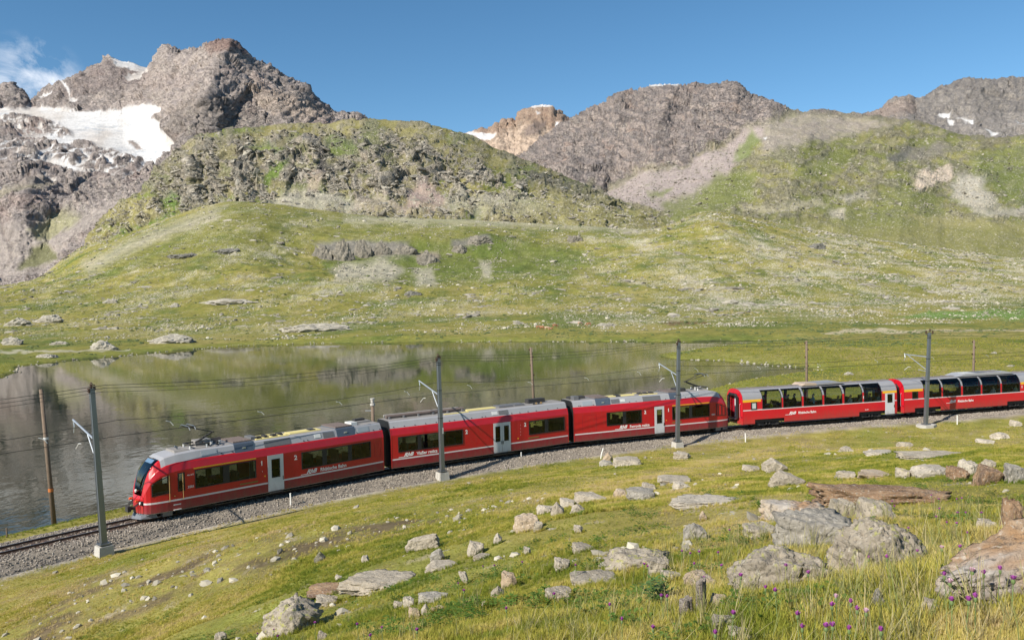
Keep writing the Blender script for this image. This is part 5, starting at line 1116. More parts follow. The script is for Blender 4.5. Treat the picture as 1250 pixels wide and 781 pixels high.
def allegra(name, px0, px1, label, wins, doors, front=False, rear=False, cabwin=None, cabdoor=None, extra=()):
    car = Car(name, px0, px1, label); L = car.L; groups = [[(car.x(a), car.x(b)) for a, b in g] for g in wins]; D = [(car.x(a, 1.5), car.x(b, 1.5)) for a, b in doors]
    xs = [0, L] + [v for g in groups for v in (g[0][0], g[-1][1])] + [v for d in D for v in d]
    if front: xs += [.05, .1, .2, .3, .45, .6, .8, .95, 1.1, 1.2, 1.36, 1.6, 1.8, 2.1, 2.4, 2.7, 3.0]
    if rear: xs += [L - v for v in (.05, .1, .2, .3, .45, .6, .8, .95, 1.1, 1.2, 1.36, 1.6, 1.8, 2.1, 2.4, 2.7, 3.0)]
    small = []
    if cabwin: small.append(cabwin); xs += list(cabwin[:2])
    if cabdoor: small.append(cabdoor); xs += list(cabdoor[:2])
    xs += list(np.arange(1, L - .5, 1.0))
    def key(x, b, side):
        q = x if front else (L - x if rear else 99)
        if b == 0: return 'bottom_rail'
        for d in D:
            if d[0] < x < d[1] and 1 <= b <= 5: return None
        if b == 4:
            for g in groups:
                if g[0][0] < x < g[-1][1]: return None
            for w in small:
                if w[0] < x < w[1]: return None
        if q < .95 and b >= 10: return None
        if q < .95 and b >= 8: return 'body_shell'
        if q < 3.0 and b >= 8: return 'roof_dome'
        return {1: 'lower_panel', 2: 'side_stripe', 8: 'roof_fairing', 9: 'roof_fairing', 10: 'roof_deck'}.get(b, 'body_shell')
    shell(car, A_PROF, xs, key, front, rear, names_a)
    for g in groups:
        for side in (-1, 1): window_group(car, g, 1.46, 2.56, side=side)
    for w in small:
        for side in (-1, 1): window_group(car, [(w[0], w[1])], 1.46, 2.56, front=front, rear=rear, side=side)
    for d in D:
        for side in (-1, 1):
            wide = d[1] - d[0] > 1.25
            # lintel strip closes the opening above the leaves
            door(car, d[0], d[1], 2 if wide else 1, win=(.22, 1.30, 2.40), side=side, z0=.44, z1=2.69)
    interior(car, 2.6 if front else .4, L - (2.6 if rear else .4), skip=[(d[0] - .5, d[1] + .5) for d in D])
    m = MB(); m.box(.5 if front else .02, L - (.5 if rear else .02), -1.15, 1.15, .42, .74); m.build('underframe', dark_iron, car.root)
    if not front: end_wall(car, .0, A_PROF, rubber)
    if not rear: end_wall(car, L - .04, A_PROF, rubber)
    for side_x in ([0.0] if not front else []) + ([L - .06] if not rear else []):
        m = MB(); pr = A_PROF[1:9]; o = [(-y - .012, z) for y, z in pr] + [(-y + .05, z) for y, z in reversed(pr)]; m.prism(o, 'x', side_x, side_x + .06); m.build('end_trim', red, car.root)
    return car
# ---- first carriage
c1 = allegra('railcar', 180.5, 467, 'leading red railcar with sloping cab, plough and raised pantograph on the left', [[(238, 273.5), (279, 312.5)], [(368, 394.5), (398, 426), (428.5, 452.5)]], [(327, 346.5)], front=True, cabwin=(.36, 1.36), cabdoor=(1.80, 2.2))
c2 = allegra('railcar', 479.5, 692.5, 'middle red carriage with pale double doors behind the second mast', [[(486, 511), (513.5, 539), (541, 565)], [(645.5, 666), (668.5, 689)]], [(602.5, 623.5)])
def ystrip(car, x0, x1, z=2.62, h=.07, y=-1.336):
    m = MB(); m.box(x0, x1, y - .004, y + .003, z, z + h); m.build('yellow_line', yellow, car.root)
def gold_grille(car, a, b, z=1.22):
    m = MB(); m.box(a, b, -1.345, -1.332, z - .045, z + .045); m.build('air_grille', gold, car.root)
def hatch_lines(car, a, b, z0, z1):
    m = MB()
    for bx in ((a, a + .015, z0, z1), (b - .015, b, z0, z1)): m.box(bx[0], bx[1], -1.337, -1.3305, bx[2], bx[3])
    m.box(a + .015, b - .015, -1.337, -1.3305, z1 - .015, z1); m.box(a + .015, b - .015, -1.337, -1.3305, z0, z0 + .015); m.build('service_hatch', maroon, car.root)
def num(car, px_, s, z=2.28, size=.40): text(car, s, car.x(px_, z), z, size, name='class_number', align='CENTER', bold=.03)
X = c1.x
cab_front(c1, 0)
for a in (206.5, 223):
    m = MB(); m.tube([(X(a), -1.37, .98), (X(a), -1.37, 2.5)], .022, 6); m.build('handrail', mat('brass_rail', (.55, .36, .16), .4, .5), c1.root)
m = MB(); m.box(X(211), X(220), -1.40, -1.3, .42, .46); m.build('cab_step', ins_white, c1.root)
m = MB(); m.box(X(211), X(220), -1.345, -1.332, .70, .76); m.build('cab_step', ins_white, c1.root)
m = MB(); m.box(X(212), X(213.4), -1.38, -1.33, 1.22, 1.27); m.build('cab_door_handle', mat('brass_rail', (.5, .3, .1)), c1.root)
ystrip(c1, X(236.5, 2.65), X(312.5, 2.65)); gold_grille(c1, X(293, 1.2), X(315, 1.2)); num(c1, 319.5, '1'); num(c1, 361, '2')
hatch_lines(c1, X(457, 2), X(464.5, 2), 1.42, 2.5)
logo(c1, X(367, 1.22), 1.22, 'Rhätische Bahn')
text(c1, '3501', X(229, 1.6), 1.62, .20, name='car_number'); text(c1, 'ABe 8/12', X(228, 2.4), 2.32, .11, name='small_marking')
text(c1, 'i', X(320, 1.75), 1.78, .14, name='small_marking'); 
m = MB(); m.tube([(X(323.5, 1.45), -1.33, 1.46), (X(323.5, 1.45), -1.35, 1.46)], .045, 10); m.build('door_button', yellow, c1.root)
fx = lambda a: X(a, 3.4, -1.1)
fairing_panel(c1, fx(245.5), fx(265), ventgrey); fairing_panel(c1, fx(322.5), fx(354.5), darkpanel, .05, .95, 'dark_vent_panel'); fairing_panel(c1, fx(394.5), fx(407.5), darkpanel, .15, .9, 'dark_vent_panel'); fairing_panel(c1, fx(384), fx(391.5), ins_white, .3, .85, 'white_panel'); fairing_panel(c1, fx(436.5), fx(450), ventgrey)
housing(c1, fx(286), fx(309)); housing(c1, fx(411), fx(432)); bolts(c1, [fx(a) for a in (270, 283, 370, 375, 435, 455, 463)])
roof_box(c1, fx(249), fx(268), .1, .8, .34, deckgrey); roof_box(c1, fx(312), fx(319), -.5, .5, .18, darkpanel); roof_box(c1, fx(249), fx(284), .55, .62, .30, browngrille, 'cable_tray')
for k, a in enumerate((262, 267, 273, 277)): insul(c1, fx(a), -.2 + .15 * (k % 2), .24, ins_white if k % 2 else dark_iron)
for a, b, y0, y1 in ((316, 356, -.75, -.62), (316, 356, .45, .58), (360, 398, -.45, .35)): roof_box(c1, fx(a), fx(b), y0, y1, .05, walk_y, 'walkway_strip')
for a in (316.5, 326, 336, 346, 354): roof_box(c1, fx(a), fx(a) + .13, -.6, .43, .045, walk_y, 'walkway_rung')
for a, b, c, d, h in ((321, 325, -.45, -.1, .14), (330, 334, -.3, .2, .13), (339, 344, -.4, 0, .14), (348, 353, -.2, .3, .12)): roof_box(c1, fx(a), fx(b), c, d, h, dark_iron, 'cooling_fan_cover')
roof_box(c1, fx(385), fx(392), -.4, .1, .1, black, 'fan_opening'); roof_box(c1, fx(434), fx(441), -.6, .3, .2, ins_white, 'white_roof_box'); roof_box(c1, fx(441), fx(462), -.1, .75, .12, deckgrey); roof_box(c1, fx(446), fx(458), .2, .6, .26, dark_iron)
pantograph(c1, X(238, 3.9, 0), X(259, 4.45, 0), X(229, 5.06, 0))
m = MB(); m.tube([(X(214, 3.7, 0) , -.25, 3.66), (X(214, 3.7, 0), -.25, 3.86), (X(211, 3.9, 0), -.25, 3.92)], .06, 8); m.build('horn', galv, c1.root)
m = MB(); m.prism([(-.75, 3.60), (-.62, 3.74), (.62, 3.74), (.75, 3.60)], 'x', 1.9, 2.75); m.build('cab_air_unit', deckgrey, c1.root)
bogie(c1, 3.1); bogie(c1, c1.L - 2.6); underbox(c1, 5.2, 8.2); underbox(c1, 9.8, c1.L - 4.4)
gangway(c1, c1.L + .0, c1.L + (c2.s0 - c1.s1) + .0)
# ---- middle carriage
X = c2.x; fx = lambda a: X(a, 3.4, -1.1)
num(c2, 569.5, '2', 2.3); num(c2, 641, '2', 2.3); gold_grille(c2, X(645, 1.2), X(658, 1.2)); logo(c2, X(486.5, 1.22), 1.22, 'Viafier retica')
for k, z in enumerate((2.3, 2.05, 1.8, 1.55)): text(c2, 'i', X(635.5, z), z, .13, name='small_marking', align='CENTER')
m = MB(); m.tube([(X(632.5, 1.3), -1.33, 1.3), (X(632.5, 1.3), -1.35, 1.3)], .05, 10); m.build('door_button', yellow, c2.root)
bolts(c2, [fx(a) for a in (480, 493, 506, 519, 532, 548, 554, 566, 575, 588, 592, 624, 634, 644, 654, 668, 680)])
fairing_panel(c2, fx(600.5), fx(607.5), ins_white, .3, .85, 'white_panel'); fairing_panel(c2, fx(609), fx(620.5), darkpanel, .2, .9, 'dark_vent_panel')
m = MB(); m.tube([(fx(480), .15, 3.84), (fx(575), .15, 3.84)], .13, 10); m.build('brake_resistor_tube', browngrille, c2.root)
m = MB(); m.tube([(fx(480), .55, 3.86), (fx(572), .55, 3.86)], .10, 8); m.build('brake_resistor_tube', deckgrey, c2.root)
for a in (482, 500, 518, 536, 554, 572): roof_box(c2, fx(a), fx(a) + .12, -.1, .75, .16, darkpanel, 'tube_saddle')
roof_box(c2, fx(577), fx(612), -.3, .3, .06, walk_y, 'walkway_strip'); roof_box(c2, fx(545), fx(575), -.78, -.66, .05, walk_y, 'walkway_strip')
for a, b in ((615, 622), (623, 632), (634, 646)): roof_box(c2, fx(a), fx(b), -.45, .5, .12, darkpanel, 'battery_box')
roof_box(c2, fx(655), fx(675), .0, .6, .32, dark_iron, 'compressor'); 
for a in (656, 659, 662, 665): insul(c2, fx(a), -.6, .16, mat('brass_rail', (.5, .3, .1)) if a % 2 else dark_iron, 'valve')
bogie(c2, 2.5); bogie(c2, c2.L - 2.5); underbox(c2, 4.4, c2.L - 4.4)
# ---- third carriage
c3 = allegra('railcar', 702, 891, 'third red carriage with single grey door and raised pantograph at its right end', [[(740.5, 761), (763.5, 783)], [(820.5, 842), (844, 866)]], [(799, 811)], rear=True)
gangway(c2, c2.L, c2.L + (c3.s0 - c2.s1))
X = c3.x; fx = lambda a: X(a, 3.4, -1.1); cab_front(c3, 1)
for w in ((X(874.5), X(881.5)), (c3.L - 1.35, c3.L - .5)): window_group(c3, [w], 1.46, 2.56, rear=True)
ystrip(c3, X(820.5, 2.65), X(866.5, 2.65)); gold_grille(c3, X(821, 1.2), X(832, 1.2)); num(c3, 787.5, '2', 2.3); num(c3, 816, '1', 2.3); hatch_lines(c3, X(711, 2), X(728, 2), .98 + .12, 2.5)
logo(c3, X(750.5, 1.22), 1.22, 'Ferrovia retica'); text(c3, '3501', X(868.5, 1.6), 1.58, .20, name='car_number')
m = MB(); m.tube([(X(813.5, 1.45), -1.33, 1.46), (X(813.5, 1.45), -1.35, 1.46)], .045, 10); m.build('door_button', yellow, c3.root)
fairing_panel(c3, fx(711), fx(722.5), ventgrey); housing(c3, fx(727), fx(744.5)); fairing_panel(c3, fx(746), fx(756), darkpanel, .15, .9, 'dark_vent_panel'); fairing_panel(c3, fx(757.5), fx(763), ins_white, .3, .8, 'white_panel'); fairing_panel(c3, fx(784.5), fx(806), darkpanel, .05, .95, 'dark_vent_panel')
housing(c3, fx(817), fx(831)); fairing_panel(c3, fx(842), fx(853), ventgrey); bolts(c3, [fx(a) for a in (706, 708, 724, 768, 776, 812, 836)])
roof_box(c3, fx(703), fx(722), .0, .7, .18, dark_iron); roof_box(c3, fx(704), fx(710), -.6, .0, .3, darkpanel); roof_box(c3, fx(745), fx(780), -.4, .3, .05, walk_y, 'walkway_strip'); roof_box(c3, fx(784), fx(806), -.7, -.58, .05, walk_y, 'walkway_strip'); roof_box(c3, fx(784), fx(806), .4, .52, .05, walk_y, 'walkway_strip')
roof_box(c3, fx(757), fx(763), -.4, .1, .09, black, 'fan_opening')
for a in (786, 793, 800): roof_box(c3, fx(a), fx(a + 3.5), -.4, .1, .13, dark_iron, 'cooling_fan_cover')
roof_box(c3, fx(832), fx(842), -.5, .6, .26, dark_iron)
for a in (855, 858, 861): insul(c3, fx(a), -.35, .30)
pantograph(c3, X(853.5, 3.9, 0), X(836, 4.45, 0), X(856, 5.06, 0))
bogie(c3, 2.6); bogie(c3, c3.L - 3.1); underbox(c3, 4.6, c3.L - 5.4)
m = MB(); m.prism([(-.75, 3.60), (-.62, 3.74), (.62, 3.74), (.75, 3.60)], 'x', c3.L - 2.75, c3.L - 1.9); m.build('cab_air_unit', deckgrey, c3.root)

# ---- panorama coaches
coachside = dirty(mat('coach_grey_shoulder_paint', (.27, .27, .285), .4, var=.1, scale=1.2), .3, .3, .8)
names_p = {'body_shell': red_b, 'side_stripe': stripe_m, 'window_surround': red_b, 'upper_side': coachside, 'coach_roof': coachroof, 'yellow_line': yellow, 'end_frame': red_b}
def pano(px0, px1, label, wins, small, doorspan, ylines, bog, unit, riders):
    car = Car('panorama_coach', px0, px1, label); L = car.L; X = car.x; W_ = [(X(a, 2.3), X(b, 2.3)) for a, b in wins]; S_ = [(X(a, 2.1), X(b, 2.1)) for a, b in small]; D = [(X(a, 1.6), X(b, 1.6)) for a, b in doorspan]
    Yl = [(0 if a is None else X(a, 2.6), L if b is None else X(b, 2.6)) for a, b in ylines]
    xs = [0, .12, L - .12, L] + [v for w in W_ + S_ + D + Yl for v in w] + [v for b in bog for v in (b - 1.5, b + 1.5)] + list(np.arange(1, L - .5, 1.0))
    xs = [v for v in xs if 0 <= v <= L]
    win_x0 = min(w[0] for w in W_); win_x1 = max(w[1] for w in W_)
    def key(x, b, side):
        z0 = P_PROF[b][1]
        for w in W_:
            if w[0] < x < w[1] and 5 <= b <= 10: return None
        for w in S_:
            if w[0] < x < w[1] and b == 5: return None
        for d in D:
            if d[0] < x < d[1] and 0 <= b <= 5: return None
        if b <= 1 and any(abs(x - q) < 1.5 for q in bog): return None
        if b >= 12: return 'coach_roof'
        if b == 4: return 'side_stripe'
        inwin = win_x0 - .3 < x < win_x1 + .3
        if b == 6 and any(a < x < c for a, c in Yl): return 'yellow_line'
        if b >= 7: return 'upper_side'
        return 'body_shell'
    shell(car, P_PROF, xs, key, names=names_p)
    # curved panes
    prof = P_PROF[5:12]
    for a, b in W_:
        for side in (-1, 1):
            def ring(x, o): return [(x, side * (y + o), z) for y, z in prof]
            m = MB()
            for (u, v) in ((a - .0, a + .05), (b - .05, b)): 
                r0, r1 = ring(u, .004), ring(v, .004); m.add(r0 + r1, [(k, k + 1, k + 8, k + 7) for k in range(6)])
            y0, z0 = prof[0]; m.add([(a + .05, side * (y0 + .004), z0), (b - .05, side * (y0 + .004), z0), (b - .05, side * (y0 + .004), z0 + .06), (a + .05, side * (y0 + .004), z0 + .06)], [(0, 1, 2, 3)])
            y0, z0 = prof[-1]; y1_, z1_ = prof[-2]; m.add([(a + .05, side * (y0 + .006), z0), (b - .05, side * (y0 + .006), z0), (b - .05, side * (y0 + (y1_ - y0) * .35 + .004), z0 + (z1_ - z0) * .35), (a + .05, side * (y0 + (y1_ - y0) * .35 + .004), z0 + (z1_ - z0) * .35)], [(0, 1, 2, 3)])
            f = m.build('window_frame', rubber, car.root); md = f.modifiers.new('t', 'SOLIDIFY'); md.thickness = .03; md.offset = 0
            r0, r1 = ring(a + .03, -.012), ring(b - .03, -.012); m = MB(); m.add(r0 + r1, [(k, k + 1, k + 8, k + 7) for k in range(6)]); m.build('window_pane', glass_p, f, True)
    for a, b in S_:
        for side in (-1, 1):
            m = MB(); zz = (1.76, 2.36)
            m.add([(a, side * 1.336, P_PROF[5][1]), (b, side * 1.336, P_PROF[5][1]), (b, side * 1.336, P_PROF[6][1]), (a, side * 1.336, P_PROF[6][1]), (a + .07, side * 1.336, 1.80), (b - .07, side * 1.336, 1.80), (b - .07, side * 1.336, 2.33), (a + .07, side * 1.336, 2.33)], [(0, 1, 5, 4), (1, 2, 6, 5), (2, 3, 7, 6), (3, 0, 4, 7)])
            f = m.build('window_frame', rubber, car.root); md = f.modifiers.new('t', 'SOLIDIFY'); md.thickness = .05; md.offset = 0
            m = MB(); m.add([(a + .05, side * 1.325, 1.78), (b - .05, side * 1.325, 1.78), (b - .05, side * 1.325, 2.35), (a + .05, side * 1.325, 2.35)], [(0, 1, 2, 3)]); m.build('window_pane', glass if side > 0 or px0 > 1000 else mat('frosted_pane', (.50, .53, .52), .25), f)
    for a, b in D:
        for side in (-1, 1): door(car, a, b, 1, win=(.2, 1.55, 2.28), side=side, z0=.44, z1=2.39)
    interior(car, 1.9, L - 1.9, .92, near=[(car.x(a, 2.1, -.62), f) for a, f in riders])
    m = MB(); m.box(.3, L - .3, -1.1, 1.1, .50, .86); m.build('underframe', dark_iron, car.root)
    # end portals
    for x0, dx in ((0, -1), (L, 1)):
        pr = P_PROF; o = [(-y, z) for y, z in pr] + [(y, z) for y, z in reversed(pr[:-1])]; i_ = [(-.62, .95), (-.62, 2.75), (-.5, 2.92), (.5, 2.92), (.62, 2.75), (.62, .95)]
        bm = bmesh.new(); vo = [bm.verts.new((x0, y, z)) for y, z in o]; vi = [bm.verts.new((x0, y, z)) for y, z in i_]
        es = [bm.edges.new((vo[k], vo[(k + 1) % len(vo)])) for k in range(len(vo))] + [bm.edges.new((vi[k], vi[(k + 1) % 6])) for k in range(6)]
        bmesh.ops.triangle_fill(bm, use_beauty=True, edges=es); me = bpy.data.meshes.new('end_frame'); bm.to_mesh(me); bm.free()
        e = link('end_frame', me, red_b, car.root); md = e.modifiers.new('t', 'SOLIDIFY'); md.thickness = .05; md.offset = 0
        m = MB(); m.tube([(x0 + dx * .2, -.72, .95), (x0 + dx * .2, -.72, 2.8), (x0 + dx * .2, -.5, 3.0), (x0 + dx * .2, .5, 3.0), (x0 + dx * .2, .72, 2.8), (x0 + dx * .2, .72, .95)], .13, 8); m.build('gangway_tube', rubber, car.root)
        m = MB(); m.box(min(x0, x0 + dx * .42), max(x0, x0 + dx * .42), -.6, .6, .84, .92); m.build('gangway_plate', galv, car.root)
        m = MB(); m.box(min(x0 - dx * .10, x0 - dx * .05), max(x0 - dx * .10, x0 - dx * .05), -.6, .1, .95, 2.8); m.build('end_door', doorgrey, car.root)
        m = MB(); m.box(min(x0 - dx * .16, x0 - dx * .12), max(x0 - dx * .16, x0 - dx * .12), .1, .6, .95, 2.8); m.build('end_door', maroon, car.root)
        for y in (-1.22, 1.22):
            m = MB(); m.tube([(x0 + dx * .05, y, 1.1), (x0 + dx * .09, y, 1.1)], .07, 10); m.build('tail_lamp', maroon, car.root)
            m = MB(); m.tube([(x0 + dx * .02, y * .82, 1.0), (x0 + dx * .12, y * .82, 1.05), (x0 + dx * .12, y * .82, 2.2), (x0 + dx * .02, y * .82, 2.25)], .02, 5); m.build('end_handrail', galv_light, car.root)
        m = MB(); m.tube([(x0, 0, .68), (x0 + dx * .45, 0, .68)], .09, 8); m.build('coupler', dark_iron, car.root)
        for y in (-.4, .4):
            m = MB(); m.tube([(x0, y, .8), (x0 + dx * .25, y, .5), (x0 + dx * .45, y, .62)], .03, 6); m.build('brake_hose', black, car.root)
    for q in bog: bogie(car, q)
    a, b, h, kind_ = unit; a, b = X(a, 3.6, -.3), X(b, 3.6, -.3)
    if kind_: 
        mid_x = a + (b - a) * .34
        m = MB(); m.prism([(a, 3.48), (a + .35, 3.48 + h), (mid_x, 3.48 + h * .9), (mid_x, 3.48)], 'y', -.8, .8); m.build('roof_unit_sloping', mat('tan_cover', (.42, .33, .25), .7, var=.15), car.root)
        m = MB(); m.prism([(mid_x + .02, 3.48), (mid_x + .02, 3.48 + h * .8), (b - .6, 3.48 + h), (b, 3.52)], 'y', -.85, .85); m.build('air_conditioning_unit', coachside, car.root)
    else:
        m = MB(); m.prism([(a, 3.48), (a + .9, 3.48 + h), (b - .8, 3.48 + h), (b, 3.48)], 'y', -.85, .85); ac = m.build('air_conditioning_unit', roofgrey, car.root)
        for k in range(3):
            w = (b - a - 2.2) / 3; m = MB(); m.box(a + 1.0 + k * w, a + 1.0 + (k + .8) * w, -.6, .6, 3.482 + h, 3.50 + h); m.build('fan_grille', (ins_white, darkpanel, coachroof)[k], ac)
    for x in np.arange(1.5, L - 1, 2.2):
        if a - .3 < x < b + .3: continue
        m = MB(); m.box(x, x + .03, -.55, .55, 3.462, 3.53); m.build('roof_seam', coachroof, car.root)
    return car
c4 = pano(907.5, 1094.5, 'first red panorama coach with six curved windows and a grey door at its right end', [(930.5, 954), (956, 978.5), (981, 1003.7), (1006, 1028), (1030.5, 1052.5), (1054.5, 1076)], [(916.7, 923.7)], [(1080.5, 1092)], [(None, 929), (1077.5, None)], (2.7, 13.6), (975, 1026, .20, True), [(940.5, -1), (1021.5, -1), (1036, -1), (1049, -1), (1061, -1), (1071, -1)])
c5 = pano(1103.5, 1292, 'second red panorama coach with large curved windows, cut off by the right edge', [(1127.5, 1149), (1151, 1173), (1175.3, 1197), (1199, 1221), (1223, 1245), (1247.5 + 9, 1269)], [(1113.4, 1120.5)], [(1277, 1289)], [(None, 1126.5), (1246, 1256)], (2.7, 13.6), (1164, 1232, .22, False), [(1181, -1), (1192, -1), (1210.5, -1), (1238, -1)])
logo(c4, c4.x(958.5, 1.2), 1.16, 'Rhätische Bahn', .95); logo(c5, c5.x(1155, 1.2), 1.18, 'Rhätische Bahn', .95)
text(c4, '1', c4.x(1054, 2.2), 2.15, .36, name='class_number', align='CENTER', bold=.03, y=-1.34); text(c5, '1', c5.x(1247.5, 2.2), 2.15, .36, name='class_number', align='CENTER', bold=.03, y=-1.34)
text(c4, 'Bp 2501', c4.x(1056, .95), 1.0, .12, name='small_marking')

# ================================================================== passengers seen through the panorama windows
skin = mat('skin', (.50, .30, .21), .6, var=.05)
def person(car, x, label, shirt, hair=(.05, .03, .02), standing=False, face=-1, y=-.62):
    """seated or standing figure grown on a skeleton; clothes and hair are its children"""
    base = .92; hip = base + (.92 if standing else .60); rt = empty('person', (0, 0, 0)); 
    sh = hip + .50; f = face
    V = []; E_ = []; Rr = []
    def v(p, r, par=None):
        V.append(p); Rr.append(r)
        if par is not None: E_.append((par, len(V) - 1))
        return len(V) - 1
    pel = v((0, 0, hip), .15); ch = v((.02 * f, 0, hip + .30), .155, pel); nk = v((0, 0, sh + .04), .07, ch); hd = v((.02 * f, 0, sh + .17), .085, nk); v((.03 * f, 0, sh + .29), .095, hd); v((.115 * f, 0, sh + .20), .03, hd)
    for s in (-1, 1):
        a = v((0, s * .19, sh - .03), .065, ch); e = v((.08 * f, s * .24, sh - .28), .045, a); w = v((.30 * f, s * .18, sh - .34), .033, e); v((.38 * f, s * .16, sh - .33), .035, w)
        if standing: k = v((.02 * f, s * .11, hip - .43), .065, pel); an = v((0, s * .11, base + .08), .045, k); v((.15 * f, s * .11, base + .04), .04, an)
        else: k = v((.42 * f, s * .11, hip + .02), .075, pel); an = v((.44 * f, s * .11, base + .08), .045, k); v((.58 * f, s * .11, base + .04), .04, an)
    me = bpy.data.meshes.new('figure'); me.from_pydata(V, E_, []); o = bpy.data.objects.new('figure', me); COL.objects.link(o); md = o.modifiers.new('s', 'SKIN')
    for i, sv in enumerate(me.skin_vertices[0].data): sv.radius = (Rr[i], Rr[i]); sv.use_root = (i == 0)
    o.modifiers.new('d', 'SUBSURF').levels = 1
    dg = bpy.context.evaluated_depsgraph_get(); m2 = bpy.data.meshes.new_from_object(o.evaluated_get(dg)); bpy.data.objects.remove(o)
    shm = material('shirt', shirt, .9, var=.05); tr_ = mat('dark_trousers', (.04, .045, .07), .9)
    m2.materials.clear(); b = link('body', m2, [skin, shm, tr_], rt, True)
    mi = []
    for p in m2.polygons:
        c = p.center; arm_low = abs(c.y) > .12 and c.x * f > .2 and c.z > hip + .12
        mi.append(0 if c.z > sh + .05 or arm_low else (1 if c.z > hip + .02 and not (c.x * f > .12 and c.z < hip + .1) else 2))
    m2.polygons.foreach_set('material_index', mi)
    bm = bmesh.new(); bmesh.ops.create_uvsphere(bm, u_segments=12, v_segments=8, radius=.112); 
    for q in bm.verts: q.co = Vector((q.co.x - .03 * f, q.co.y, max(q.co.z, -.07 if q.co.x * f < 0 else .03) + sh + .27))
    hm = bpy.data.meshes.new('hair'); bm.to_mesh(hm); bm.free(); link('hair', hm, material('hair', hair, .8), rt, True)
    for s in (-1, 1):
        m = MB(); m.tube([(.105 * f, s * .035, sh + .25), (.118 * f, s * .035, sh + .25)], .012, 6); m.build('eye', black, rt)
    c_, s_ = car._cs; rt.location = (car.p0.x + c_ * x - s_ * y, car.p0.y + s_ * x + c_ * y, 0); rt.rotation_euler = (0, 0, car.ang)
    tag(rt, label, 'person'); return rt
Q = lambda c, a: c.x(a, 2.1, -.62)
person(c4, Q(c4, 940.5), 'person in a yellow shirt in the leftmost large window of the first panorama coach', (.75, .62, .03), y=-.75)
person(c4, Q(c4, 938), 'dark clothed person standing behind the passenger in yellow, first panorama coach', (.03, .03, .04), standing=True, y=.2)
person(c4, Q(c4, 966), 'dark clothed person standing in the second large window of the first panorama coach', (.04, .04, .05), standing=True, y=-.1)
person(c4, Q(c4, 975.5), 'person in black at the right side of the second window, first panorama coach', (.02, .02, .03), standing=True, face=-1, y=.1)
person(c4, Q(c4, 992), 'person in a light blue top standing in the third window, first panorama coach', (.20, .42, .60), standing=True, y=-.7, hair=(.25, .17, .1))
person(c4, Q(c4, 1021.5), 'person in a beige top in the fourth window of the first panorama coach', (.50, .43, .34), y=-.8, hair=(.3, .25, .2))
person(c4, Q(c4, 1036), 'person in white at the left of the fifth window, first panorama coach', (.80, .80, .76), y=-.85, hair=(.5, .45, .38))
person(c4, Q(c4, 1049), 'person in cream at the right edge of the fifth window, first panorama coach', (.62, .58, .48), y=-.85, face=-1)
person(c4, Q(c4, 1061), 'red haired person low in the sixth window of the first panorama coach', (.10, .10, .12), y=-.7, hair=(.42, .08, .02))
person(c4, Q(c4, 1071), 'person in a pale green shirt beside the door of the first panorama coach', (.60, .68, .55), y=-.85, face=-1, hair=(.2, .1, .05))
person(c5, Q(c5, 1181), 'blonde person in dark clothes in the third window, second panorama coach', (.06, .06, .08), y=-.6, hair=(.6, .45, .2))
person(c5, Q(c5, 1192), 'person in blue in the third window of the second panorama coach', (.03, .22, .42), y=-.8, face=-1)
person(c5, Q(c5, 1210.5), 'person in a white top in the fourth window, second panorama coach', (.70, .70, .70), y=-.85)
person(c5, Q(c5, 1238), 'person in a pale mint shirt in the fifth window, second panorama coach', (.62, .74, .58), y=-.85, face=-1)
